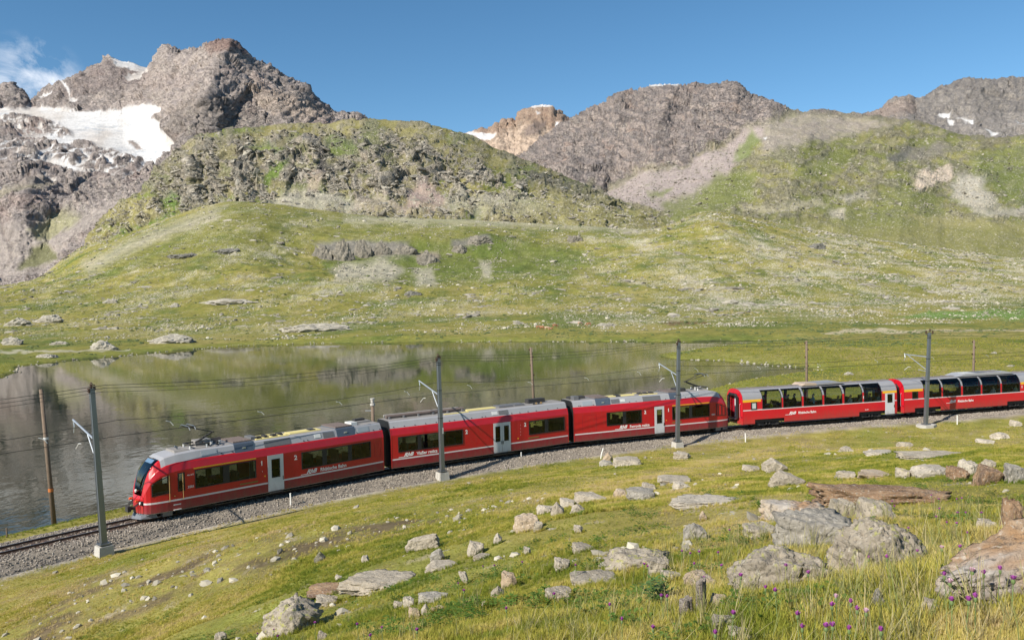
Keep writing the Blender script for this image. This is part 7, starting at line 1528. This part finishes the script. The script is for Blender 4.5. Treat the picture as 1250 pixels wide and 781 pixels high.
ROCKS = [
 (319, 723, 396, 779, 'lichen', 'pointed pale boulder with yellow lichen at the bottom, left of the long slab', dict(sub=5, peak=.15, planes=10)),
 (410, 694, 506, 726, 'pale', 'long pale slab with a dark right end beside the pointed boulder', dict(sub=5, deep=.6)),
 (385, 725, 413, 740, 'pale', 'small pale rock wedged between the pointed boulder and the long slab', {}), (374, 711, 420, 729, 'rust', 'flat rusty brown slab behind the pointed boulder', dict(flat=.5)),
 (383, 673, 398, 687, 'dark', 'dark stubby rock standing alone on the worn path', dict(peak=.1)), (441, 677, 451, 686, 'white', 'small white stone right of the dark stubby rock', {}), (409, 701, 418, 708, 'white', 'small round white stone above the long slab', {}),
 (494, 651, 537, 672, 'pale', 'white sloping slab with green moss along its lower side', dict(tilt=(0, -.28), deep=.35, sub=4)), (524, 669, 543, 685, 'grey', 'blue grey pointed rock below the white sloping slab', dict(peak=.2)),
 (570, 659, 591, 678, 'pale', 'pinkish blocky rock right of the blue grey rock', dict(sub=4)), (602, 650, 613, 663, 'white', 'small white triangular rock standing in grass near the middle', dict(peak=.1)), (577, 674, 598, 683, 'pale', 'low flat rock touching the pinkish blocky rock', {}),
 (518, 682, 557, 698, 'pale', 'low pale flat rock above the grass left of centre', dict(flat=.6)), (559, 697, 573, 711, 'white', 'small white slanting rock left of the purple flowers at centre', dict(tilt=(0, -.4))),
 (626, 626, 660, 648, 'sand', 'pale sandy rock with orange face at the left end of the stone row', dict(sub=4, tilt=(0, -.3))), (651, 636, 663, 648, 'pale', 'white broken rock against the sandy one', {}), (654, 616, 676, 627, 'pale', 'pale flat rock second in the stone row', {}),
 (672, 612, 689, 630, 'pale', 'angular pale rock with dark underside in the stone row', dict(peak=-.1)), (683, 607, 701, 618, 'white', 'small whitish rock behind the stone row', {}), (700, 600, 741, 614, 'pale', 'big flat pinkish slab in the stone row', dict(sub=4, flat=.8)),
 (695, 615, 714, 627, 'pale', 'pointed white rock below the big flat pinkish slab', dict(peak=.1)), (748, 597, 764, 608, 'sand', 'small orange brown rock in the stone row', {}), (763, 594, 800, 610, 'grey', 'angular grey block with flat face in the stone row', dict(sub=4)),
 (783, 588, 800, 597, 'pale', 'small pale rock behind the angular grey block', {}), (820, 587, 840, 597, 'white', 'white rounded rock above the large white slab', {}), (802, 579, 843, 590, 'pale', 'low broken pale rocks behind the stone row', dict(flat=.7)),
 (815, 602, 905, 621, 'white', 'large low white slab lying across the slope right of centre', dict(sub=5, deep=.5, flat=.9)), (853, 623, 863, 634, 'sand', 'small upright beige rock below the large white slab', dict(peak=.1)), (833, 638, 863, 658, 'grey', 'smooth bluish white rock tilted down to the right', dict(tilt=(0, .35), sub=4)),
 (731, 561, 748, 568, 'grey', 'low grey rock at the left of the small cairn', {}), (735, 553, 748, 563, 'sand', 'orange topped rock of the small cairn near the track', dict(peak=.1)), (747, 557, 783, 568, 'pale', 'low stony mound beside the small cairn near the track', dict(sub=4)),
 (821, 550, 843, 560, 'pale', 'rounded pale rock in the grass right of the third mast', dict(sub=4)), (905, 567, 927, 574, 'pale', 'flat pale rock left of the pale pyramid rocks', dict(flat=.8)), (929, 558, 962, 575, 'pale', 'pale pyramid shaped rock above the brown slab', dict(sub=4, peak=-.1)),
 (937, 573, 984, 593, 'pale', 'pale slanting rock running down below the pyramid rock', dict(sub=4, tilt=(0, .25), deep=.4)), (983, 588, 1162, 619, 'rust', 'very long dark rusty slab across the right foreground', dict(sub=5, deep=.32, flat=1.1)),
 (924, 610, 1008, 636, 'orange', 'flat orange and pale slab in front of the rusty slab', dict(sub=5, deep=.5)), (905, 636, 950, 656, 'lichen', 'pale rock with dark underside left of the holed boulder', dict(sub=4)),
 (1007, 609, 1045, 634, 'pale', 'pale broken rock under the middle of the rusty slab', dict(sub=4)), (1040, 609, 1090, 636, 'lichen', 'light rough rock with a pale top behind the biggest boulder', dict(sub=4)),
 (940, 620, 1048, 672, 'grey', 'big grey boulder with a dark hollow, left behind the biggest boulder', dict(sub=5, planes=16)), (1004, 634, 1139, 716, 'lichen', 'biggest boulder, cream and grey with yellow and orange lichen', dict(sub=6, planes=16, tilt=(.0, .18), deep=.7)),
 (884, 669, 1014, 731, 'lichen', 'broad flat grey slab with lichen in front of the holed boulder', dict(sub=6, planes=12, deep=.8, flat=.9)), (1139, 632, 1400, 738, 'orange', 'large white and orange slab rising to the right edge', dict(sub=6, deep=.4, ramp=1)),
 (1216, 607, 1262, 653, 'rust', 'rusty brown fissured rock at the right edge', dict(sub=5)), (1060, 717, 1080, 746, 'grey', 'upright grey stone in the grass below the biggest boulder', dict(tilt=(0, .3))), (1124, 728, 1158, 750, 'pale', 'pale rock half buried under the large orange slab', dict(sub=4)),
 (1167, 560, 1197, 580, 'white', 'white rock at the left of the rusty stone heap', dict(sub=4)), (1151, 569, 1182, 586, 'rust', 'brown rock in front of the white one in the stone heap', dict(sub=4)), (1184, 566, 1224, 591, 'rust', 'angular rusty block in the middle of the stone heap', dict(sub=4, planes=9)),
 (1221, 566, 1252, 589, 'grey', 'grey blocks at the right end of the stone heap', dict(sub=4)), (1196, 560, 1216, 573, 'pale', 'pale rock behind the rusty block of the stone heap', {}), (1092, 570, 1112, 582, 'lichen', 'pale yellowish rock left of the flat white slab', {}), (1110, 566, 1160, 582, 'white', 'flat white slab on the grass left of the stone heap', dict(sub=4, flat=.9)),
 (1018, 574, 1044, 583, 'pale', 'low pale rock above the left part of the rusty slab', {}), (1046, 572, 1085, 583, 'sand', 'low pinkish rocks above the middle of the rusty slab', dict(flat=.8)), (1090, 550, 1176, 560, 'pale', 'long low grey stone patch high on the right slope', dict(sub=4, flat=.6, deep=.4)),
 (1053, 548, 1088, 555, 'white', 'flat white rock high on the slope left of the long stone patch', dict(flat=.8)), (1021, 546, 1041, 554, 'pale', 'small pale rock high on the slope above the pyramid rocks', {}), (1191, 632, 1217, 647, 'pale', 'pale stone in deep grass left of the rusty fissured rock', {}),
 (1093, 539, 1115, 545, 'pale', 'small flat rock near the track right of the fourth mast', {}), (1231, 512, 1248, 519, 'white', 'rounded white stone close to the ballast at the right edge', {}), (1207, 527, 1233, 535, 'white', 'low white rock near the right edge below the ballast', {}), (1189, 535, 1214, 541, 'white', 'flat white rock lowest of three near the right edge track', {}),
 (734, 668, 820, 697, 'lichen', 'wide flat boulder with yellow lichen above the leafy bush', dict(sub=5, deep=.6)), (790, 680, 817, 700, 'pale', 'brownish block at the right end of the wide lichened boulder', {}), (695, 696, 752, 714, 'pale', 'low pale slab left below the wide lichened boulder', dict(sub=4, flat=.8)), (665, 715, 698, 733, 'pale', 'pale pinkish rock low in the grass left of the bush', dict(sub=4)),
 (676, 680, 696, 697, 'pale', 'small stacked pale rocks left of the wide boulder', {}), (805, 696, 834, 711, 'white', 'white rock behind the weathered stumps', {}), (833, 695, 874, 719, 'sand', 'beige slab right behind the tall stump', dict(sub=4, flat=.8)), (864, 724, 897, 742, 'sand', 'beige rock right of the tall stump', dict(sub=4)),
 (868, 749, 897, 773, 'pale', 'rough pale rock at the bottom right of the stumps', dict(sub=4)), (888, 763, 918, 784, 'pale', 'rough pale rock cut by the bottom edge right of the stumps', dict(sub=4)), (697, 662, 726, 674, 'pale', 'scattered flat pale rocks left of the wide boulder top', dict(flat=.8)),
 (510, 721, 547, 736, 'grey', 'low grey rock above the beige stones', dict(sub=4)), (492, 728, 506, 742, 'white', 'white roundish stone left of the low grey rock', {}), (480, 733, 493, 742, 'pale', 'small brownish stone left of the white roundish one', {}), (499, 743, 514, 757, 'sand', 'smooth beige stone under the white roundish one', {}), (514, 738, 525, 753, 'white', 'narrow upright white stone by the smooth beige one', dict(peak=.1)),
 (526, 739, 543, 750, 'sand', 'blunt beige stone right of the narrow white one', {}), (588, 733, 600, 740, 'pale', 'tiny pale stone below the centre of the foreground', {}), (599, 717, 616, 731, 'pale', 'triangular pale stone in grass at the bottom centre', dict(peak=.1)), (611, 697, 631, 719, 'sand', 'brownish stone above the triangular one at the bottom centre', {}), (639, 668, 648, 677, 'white', 'tiny white stone in grass near the centre', {}),
 (388, 770, 400, 783, 'pale', 'small pale stone at the bottom edge right of the pointed boulder', {}), (262, 771, 278, 783, 'pale', 'small stone at the bottom edge left of the pointed boulder', {}), (700, 640, 712, 648, 'pale', 'small buried stone below the stone row', {}), (912, 640, 930, 650, 'grey', 'small grey stone against the pale rock left of the holed boulder', {})]
for k, r in enumerate(ROCKS): near_rock(*r[:6], seed=k * 3, **r[6])
# weathered stumps of a fence post
def stump(px_, py_, w, h, lab, seed):
    p = ground_hit(px_, py_); rt = empty('wooden_post', p); tag(rt, lab, 'post', 'weathered wooden posts in the right foreground')
    wd = rock_mat('weathered_wood_%d' % seed, (.34, .29, .25), (.44, .39, .34), None, .9, None, 9); n = 14; rs_ = np.random.RandomState(seed); prof = [(math.cos(6.283 * i / n) * w / 2 * rs_.uniform(.8, 1.1), math.sin(6.283 * i / n) * w / 2 * .7 * rs_.uniform(.8, 1.1)) for i in range(n)]
    tops = [h * (1 - .14 * rs_.uniform()) - (.1 * h if q[0] < 0 else 0) for q in prof]; m = MB(); vs = [(x, y, -.1) for x, y in prof] + [(x * .93, y * .93, t) for (x, y), t in zip(prof, tops)] + [(0, 0, h * .93)]
    m.add(vs, [(i, (i + 1) % n, n + (i + 1) % n, n + i) for i in range(n)] + [(n + i, n + (i + 1) % n, 2 * n) for i in range(n)]); m.build('trunk', wd, rt)
    c = MB(); c.add([(w * .05, -w * .42, h * .15), (w * .12, -w * .44, h * .2), (w * .10, -w * .40, h * .9), (w * .04, -w * .40, h * .86), (w * .06, -w * .30, h * .15), (w * .12, -w * .30, h * .2), (w * .10, -w * .28, h * .9), (w * .04, -w * .28, h * .86)], [(0, 1, 2, 3), (0, 4, 5, 1), (1, 5, 6, 2), (2, 6, 7, 3), (3, 7, 4, 0)]); c.build('split', dark_iron, rt); return p[1]
d_ = ground_hit(837, 752)[1]; stump(837, 754, 20 * d_ / 1000, 27 * d_ / 1000, 'low split wooden stump, the left and shorter of two', 1)
stump(856, 752, 15 * d_ / 1000, 50 * d_ / 1000, 'taller weathered wooden stump, the right of two', 2)

# ================================================================== grass
def leafy(name, ramp, trans=.35):
    m = bpy.data.materials.new(name); m.use_nodes = True; t = m.node_tree; t.nodes.clear(); o = t.nodes.new('ShaderNodeOutputMaterial'); K = t.links.new
    at = t.nodes.new('ShaderNodeAttribute'); at.attribute_type = 'INSTANCER'; at.attribute_name = 'tint'; oi = t.nodes.new('ShaderNodeObjectInfo')
    ma = t.nodes.new('ShaderNodeMath'); ma.operation = 'MULTIPLY_ADD'; ma.inputs[1].default_value = .36; ma.inputs[2].default_value = -.18; K(oi.outputs['Random'], ma.inputs[0])
    ad = t.nodes.new('ShaderNodeMath'); ad.operation = 'ADD'; K(ma.outputs[0], ad.inputs[0]); K(at.outputs['Fac'], ad.inputs[1])
    rr = t.nodes.new('ShaderNodeValToRGB'); e = rr.color_ramp.elements; e[0].position = ramp[0][0]; e[0].color = (*ramp[0][1], 1); e[1].position = ramp[-1][0]; e[1].color = (*ramp[-1][1], 1)
    for p_, c_ in ramp[1:-1]: q = e.new(p_); q.color = (*c_, 1)
    K(ad.outputs[0], rr.inputs[0]); d = t.nodes.new('ShaderNodeBsdfDiffuse'); tr = t.nodes.new('ShaderNodeBsdfTranslucent'); ms = t.nodes.new('ShaderNodeMixShader'); ms.inputs[0].default_value = trans
    K(rr.outputs[0], d.inputs[0]); K(rr.outputs[0], tr.inputs[0]); K(d.outputs[0], ms.inputs[1]); K(tr.outputs[0], ms.inputs[2]); K(ms.outputs[0], o.inputs[0]); return m
grass_m = leafy('grass_blade', [(0, (.11, .16, .024)), (.3, (.25, .275, .042)), (.55, (.42, .38, .078)), (.8, (.57, .47, .16)), (1, (.58, .46, .24))])
stalk_m = leafy('dry_stalk', [(0, (.22, .25, .08)), (1, (.50, .42, .22))]); leaf_m = leafy('herb_leaf', [(0, (.05, .11, .02)), (1, (.15, .22, .05))])
def tuft(name, seed, n=16, lean=.45, w=.05, spread=.28, mt=None, h=(.5, 1)):
    r = random.Random(seed); vs = []; fs = []
    for i in range(n):
        a = r.uniform(0, 6.283); q = r.uniform(0, spread); bx, by = q * math.cos(a), q * math.sin(a); H = r.uniform(*h); b = r.uniform(0, 6.283); l = r.uniform(.1, lean) * H; dx, dy = math.cos(b), math.sin(b); px_, py_ = -dy, dx
        ww = w * r.uniform(.6, 1.2); c = len(vs)
        for t_, wf in ((0, 1), (.45, .85), (.8, .5)):
            o = l * t_ * t_ ; x, y, z = bx + dx * o, by + dy * o, H * (t_ - .12 * t_ * t_); vs += [(x - px_ * ww * wf / 2, y - py_ * ww * wf / 2, z), (x + px_ * ww * wf / 2, y + py_ * ww * wf / 2, z)]
        vs.append((bx + dx * l, by + dy * l, H * .92)); fs += [(c, c + 1, c + 3, c + 2), (c + 2, c + 3, c + 5, c + 4), (c + 4, c + 5, c + 6)]
    me = bpy.data.meshes.new(name); me.from_pydata(vs, [], fs); me.materials.append(mt or grass_m); return me
def tint_attr(o, v):
    a = o.data.attributes.new('tint', 'FLOAT', 'POINT'); a.data.foreach_set('value', np.asarray(v, np.float32))
tufts = [tuft('grass_tuft_piece', 500 + i, 18) for i in range(6)]
rs = np.random.RandomState(23)
def near_points(n, y0, y1, ulim=.74):
    u = rs.uniform(-ulim, ulim, n); y = y0 * (y1 / y0) ** rs.uniform(0, 1, n); x = u * (y + 1.5); of = track_off(x, y); lim = 3.0 - .7 * sm(2, 32, x) + .9 * perlin(x / 1.1, y / 1.1) - .7 * (rs.uniform(size=n) < .06); k = of > lim
    return x[k], y[k], of[k]
def grass_tint(x, y):
    b_ = fbm(x / 40, y / 60, o=4); m_ = fbm(x / 9 + 5, y / 14, o=4); q = fbm(x / 3.2 + 40, y / 3.2, o=4, g=.6); pp, qq = project(np.c_[x, y, ground_z(x, y)])
    path = region(pp + 14 * m_, qq + 6 * m_, [(0, 770), (120, 705), (300, 655), (420, 640), (560, 622), (660, 605), (660, 615), (560, 640), (430, 665), (330, 700), (180, 745), (60, 790), (-60, 800)], 12)
    path2 = region(pp + 8 * m_, qq + 3 * m_, [(620, 606), (760, 585), (900, 552), (960, 545), (960, 549), (880, 566), (760, 594), (640, 614)], 5)
    return np.clip(.46 + .55 * fbm(x / .9, y / .9 + 60, o=2) - .45 * m_ - .25 * b_ + .65 * q + .30 * path2 + .2 * path + .16 * sm(-2, -12, x) + .05, 0, 1), path, q, pp, qq
x, y, of = near_points(120000, 3.0, 24, .92); tn, path, q, pp, qq = grass_tint(x, y); k = rs.uniform(size=len(x)) > .72 * path + .35 * sm(.25, .5, q); x, y, tn, q = x[k], y[k], tn[k], q[k]
tall = sm(-.3, .35, fbm(x / 2.5, y / 2.5 + 3, o=3)) * sm(-6, 2, x)
tall = tall * (.25 + .75 * sm(1.5, 3.2, x)) * sm(15, 8, y) + .0
hh = (.068 + .15 * tall + .05 * sm(-.1, .35, fbm(x / 1.4, y / 1.4 + 70, o=3))) * rs.uniform(.7, 1.25, len(x)) * (.72 + .28 * sm(20, 8, y))
g = scatter('foreground_grass', np.c_[x, y, ground_z(x, y) - .01], rs.uniform(0, 6.28, len(x)), np.c_[hh, hh, hh], tufts, tilt=.18, seed=2, label='green and straw coloured grass tufts of the foreground hillside', cat='grass'); tint_attr(g, tn)
# grass grown up round the foot of every rock
cx_, cy_, ch_ = [], [], []
for (rx_, ry_, ra, rb, d) in ROCKPOS:
    n_ = int(np.clip(120 * ra + 14, 14, 260)); an = rs.uniform(math.pi * .95, math.pi * 2.05, n_); kq = rs.uniform(.80, 1.12, n_); cx_ += list(rx_ + ra * np.cos(an) * kq); cy_ += list(ry_ + rb * np.sin(an) * kq); ch_ += list(rs.uniform(.06, .14, n_) * (1 + .25 * (d < 10)))
cx_, cy_, ch_ = map(np.array, (cx_, cy_, ch_)); g = scatter('rock_foot_grass', np.c_[cx_, cy_, ground_z(cx_, cy_) - .01], rs.uniform(0, 6.28, len(cx_)), ch_, tufts, tilt=.22, seed=41, label='tufts of grass grown round the feet of the rocks', cat='grass'); tint_attr(g, np.clip(grass_tint(cx_, cy_)[0] - .12, 0, 1))
x, y, of = near_points(190000, 20, 76, .72); tn, path, q, pp, qq = grass_tint(x, y); k = rs.uniform(size=len(x)) > .85 * path + .45 * sm(.2, .5, q); x, y, tn = x[k], y[k], tn[k]
hh = (.065 + .075 * sm(-.2, .4, fbm(x / 4, y / 4 + 3, o=3))) * rs.uniform(.7, 1.3, len(x))
g = scatter('hillside_turf', np.c_[x, y, ground_z(x, y) - .01], rs.uniform(0, 6.28, len(x)), np.c_[hh * 1.5, hh * 1.5, hh], tufts, tilt=.15, seed=4, label='short olive turf on the slope above the railway', cat='grass'); tint_attr(g, tn)
# grass strip behind the track and the near shores
u = rs.uniform(-.72, .72, 90000); y = 40 * (190 / 40) ** rs.uniform(0, 1, 90000); x = u * (y + 2); k = (track_off(x, y) < -3.8) & (ground_z(x, y, False) > -1.42) & ~inside(x, y, LAKE); x, y = x[k], y[k]
hh = (.14 + .10 * sm(70, 140, y)) * rs.uniform(.6, 1.3, len(x)); g = scatter('shore_grass', np.c_[x, y, ground_z(x, y) - .01], rs.uniform(0, 6.28, len(x)), np.c_[hh * 1.8, hh * 1.8, hh], tufts, tilt=.12, seed=9, label='bright grass between the train and the lake', cat='grass'); tint_attr(g, np.clip(.42 - .5 * fbm(x / 8, y / 12, o=3), 0, 1))
# tall dry stalks
stk = [tuft('stalk_piece', 540 + i, 7, .75, .016, .10, stalk_m, (.6, 1)) for i in range(4)]
x, y, of = near_points(3000, 3.0, 13); k = (fbm(x / 2 + 9, y / 2, o=3) + .35 * sm(-2, 4, x) > .1); x, y = x[k], y[k]; hh = rs.uniform(.28, .55, len(x)) * (.6 + .4 * sm(0, 4, x))
g = scatter('dry_stalks', np.c_[x, y, ground_z(x, y)], rs.uniform(-.6, .6, len(x)), hh, stk, tilt=.2, seed=12, label='long dry grass stalks leaning over the foreground rocks', cat='grass'); tint_attr(g, rs.uniform(0, 1, len(x)))
# small herbs with round leaves
def herb(name, seed, n=26, mt=leaf_m):
    r = random.Random(seed); vs = []; fs = []
    for i in range(n):
        a = r.uniform(0, 6.283); q = r.uniform(.05, .5); z = r.uniform(.05, .55) * (1.1 - q); cx, cy = q * math.cos(a), q * math.sin(a); L_ = r.uniform(.12, .24); W_ = L_ * .4; b = a + r.uniform(-.8, .8); up = r.uniform(-.1, .7); dx, dy = math.cos(b), math.sin(b); c = len(vs)
        vs += [(cx, cy, z), (cx + dx * L_ * .5 - dy * W_, cy + dy * L_ * .5 + dx * W_, z + up * L_ * .5), (cx + dx * L_, cy + dy * L_, z + up * L_ * .7), (cx + dx * L_ * .5 + dy * W_, cy + dy * L_ * .5 - dx * W_, z + up * L_ * .5)]; fs.append((c, c + 1, c + 2, c + 3))
    me = bpy.data.meshes.new(name); me.from_pydata(vs, [], fs); me.materials.append(mt); return me
hb = [herb('herb_piece', 560 + i) for i in range(4)]
x, y, of = near_points(16000, 3, 24); k = fbm(x / 1.6 - 9, y / 1.6, o=3) > .12; x, y = x[k], y[k]; g = scatter('ground_herbs', np.c_[x, y, ground_z(x, y)], rs.uniform(0, 6.28, len(x)), rs.uniform(.10, .22, len(x)), hb, tilt=.2, seed=15, label='small dark leafy herbs between the foreground grass', cat='herbs'); tint_attr(g, rs.uniform(.2, 1, len(x)))
# pebbles on the worn path and among the rocks
pb = []
for i in range(4):
    m_ = rock_mesh('pebble_piece', 580 + i, 1, 9, (1, .85, .6), 0); m_.materials.append(pst); pb.append(m_)
x, y, of = near_points(26000, 4, 60); tn, path, q, pp, qq = grass_tint(x, y); k = (rs.uniform(size=len(x)) < .20 * path + .22 * sm(.22, .45, q) + .25 * sm(.2, .4, fbm(x / 2.2, y / 2.2 + 30, o=3)) * sm(-5, 0, x)); x, y = x[k], y[k]
scatter('hillside_pebbles', np.c_[x, y, ground_z(x, y) + .01], rs.uniform(0, 6.28, len(x)), np.clip(rs.lognormal(-3.0, .6, len(x)), .02, .15) * (1 + y / 50), pb, tilt=.4, seed=16, label='pebbles and rock chips on the grassy hillside', cat='pebbles')
# leafy bush left of the stumps: stems with leaves
p = ground_hit(800, 742); bush = empty('leafy_bush', p); tag(bush, 'dark green thistle bush left of the two wooden stumps', 'bush')
r = random.Random(4); lv = MB(); sz_ = 30 * p[1] / 1000
for i in range(22):
    a = r.uniform(0, 6.283); tip = Vector((math.cos(a) * sz_ * r.uniform(.2, 1), math.sin(a) * sz_ * r.uniform(.2, .8), sz_ * r.uniform(.7, 1.5)))
    if i < 9: m = MB(); m.tube([(0, 0, 0), tip * .5 + Vector((0, 0, .02)), tip], .004, 5); m.build('stem', mat('herb_stem', (.12, .16, .05), .8), bush)
    for k in range(13):
        t_ = r.uniform(.15, 1); c = tip * t_; b = r.uniform(0, 6.283); L_ = r.uniform(.03, .065); d = Vector((math.cos(b), math.sin(b), r.uniform(-.2, .6))) * L_; sd_ = Vector((-math.sin(b), math.cos(b), 0)) * L_ * .28
        lv.add([c, c + d * .4 + sd_, c + d, c + d * .4 - sd_], [(0, 1, 2, 3)])
gm = material('bush_leaf', (.07, .13, .025), .6, var=.4, scale=8); o = lv.build('foliage', gm, bush); o['kind'] = 'stuff'
# thistles
pur = material('thistle_purple', (.36, .07, .34), .8, var=.2, scale=60); pur_p = material('thistle_pale', (.62, .40, .50), .8, var=.2, scale=60); thg = mat('thistle_green', (.13, .19, .06), .8, var=.2)
def thistle_meshes(col, seed):
    r = random.Random(seed); st = MB(); st.tube([(0, 0, -.02), (.015, .01, .12), (.0, .0, .24)], .0035, 5)
    s_me = st.mesh('stem'); s_me.materials.append(thg); bm = bmesh.new(); bmesh.ops.create_uvsphere(bm, u_segments=8, v_segments=6, radius=.014)
    for v in bm.verts: v.co = Vector((v.co.x, v.co.y, v.co.z * 1.1 + .245))
    c_me = bpy.data.meshes.new('calyx'); bm.to_mesh(c_me); bm.free(); c_me.materials.append(thg); f = MB()
    for i in range(60):
        a = r.uniform(0, 6.283); q = r.uniform(0, 1) ** .6; d = Vector((math.cos(a) * q * 1.05, math.sin(a) * q * 1.05, .9)).normalized(); b0 = Vector((0, 0, .25)) + d * .006; tip = Vector((0, 0, .25)) + d * r.uniform(.022, .034); sd_ = Vector((-math.sin(a), math.cos(a), 0)) * .003; f.add([b0 - sd_, b0 + sd_, tip + sd_ * 1.4, tip - sd_ * 1.4], [(0, 1, 2, 3)])
    f_me = f.mesh('flower_head'); f_me.materials.append(col)
    lf = herb('leaf', seed, 5, thg); return s_me, c_me, f_me, lf
TM = [thistle_meshes(pur, 1), thistle_meshes(pur, 2), thistle_meshes(pur_p, 3)]
TH = [(1109, 647), (1076, 658), (1172, 671), (1153, 706), (1169, 694), (1201, 704), (1210, 689), (1231, 682), (1221, 699), (1237, 711), (1162, 737), (1183, 737), (1191, 733), (1016, 743), (1039, 739), (1047, 748), (1017, 768), (1009, 769), (1037, 772), (1076, 774),
      (1147, 623), (1143, 633), (1179, 628), (1198, 628), (1168, 611), (1174, 610), (1137, 603), (1146, 611), (1092, 620), (1089, 613), (1156, 640), (1169, 628), (1168, 641), (1181, 653), (905, 706), (935, 721), (947, 725), (960, 694), (987, 703), (974, 754), (980, 770), (896, 753), (874, 777), (891, 649), (1061, 684), (1083, 684),
      (843, 678), (833, 675), (854, 676), (877, 677), (881, 693), (848, 691), (703, 692), (791, 694), (787, 691), (860, 709), (808, 731), (815, 732), (798, 770), (677, 728), (385, 762), (437, 765), (467, 769), (453, 779), (510, 772), (335, 770), (315, 775), (340, 779), (560, 714), (567, 723), (619, 746), (590, 693), (604, 692), (638, 688), (1214, 662), (1120, 676), (760, 760), (745, 742)]
PALE = [(1021, 733), (1058, 751), (1196, 691), (1187, 701), (1160, 715), (1150, 672)]
r = random.Random(9)
for k, (a, b) in enumerate(TH + PALE):
    d = 8.0
    for _ in range(5): hgt = .25 if d < 13 else .3; g_ = ground_hit(a, min(b + hgt / d * 930, 900)); d = g_[1]
    set_ = TM[2] if (a, b) in PALE else TM[k % 2]; rt = empty('thistle', (g_[0], g_[1], g_[2]), r.uniform(0, 6.28)); sc_ = r.uniform(.55, .8) * (1.0 if d < 9 else 1.2); rt.scale = (sc_, sc_, (b + hgt / d * 930 - b) / 930 * d / hgt * 1.0)
    tag(rt, 'faded pale pink thistle flower among the rocks on the right' if (a, b) in PALE else 'purple thistle flower on a thin stem among the foreground grass', 'thistle', 'pale thistles in the foreground' if (a, b) in PALE else 'purple thistles in the foreground')
    for nm_, me_ in zip(('stem', 'calyx', 'flower_head', 'leaf'), set_):
        o = bpy.data.objects.new(nm_, me_); COL.objects.link(o); o.parent = rt
        if nm_ == 'leaf': o.scale = (.12, .12, .12)
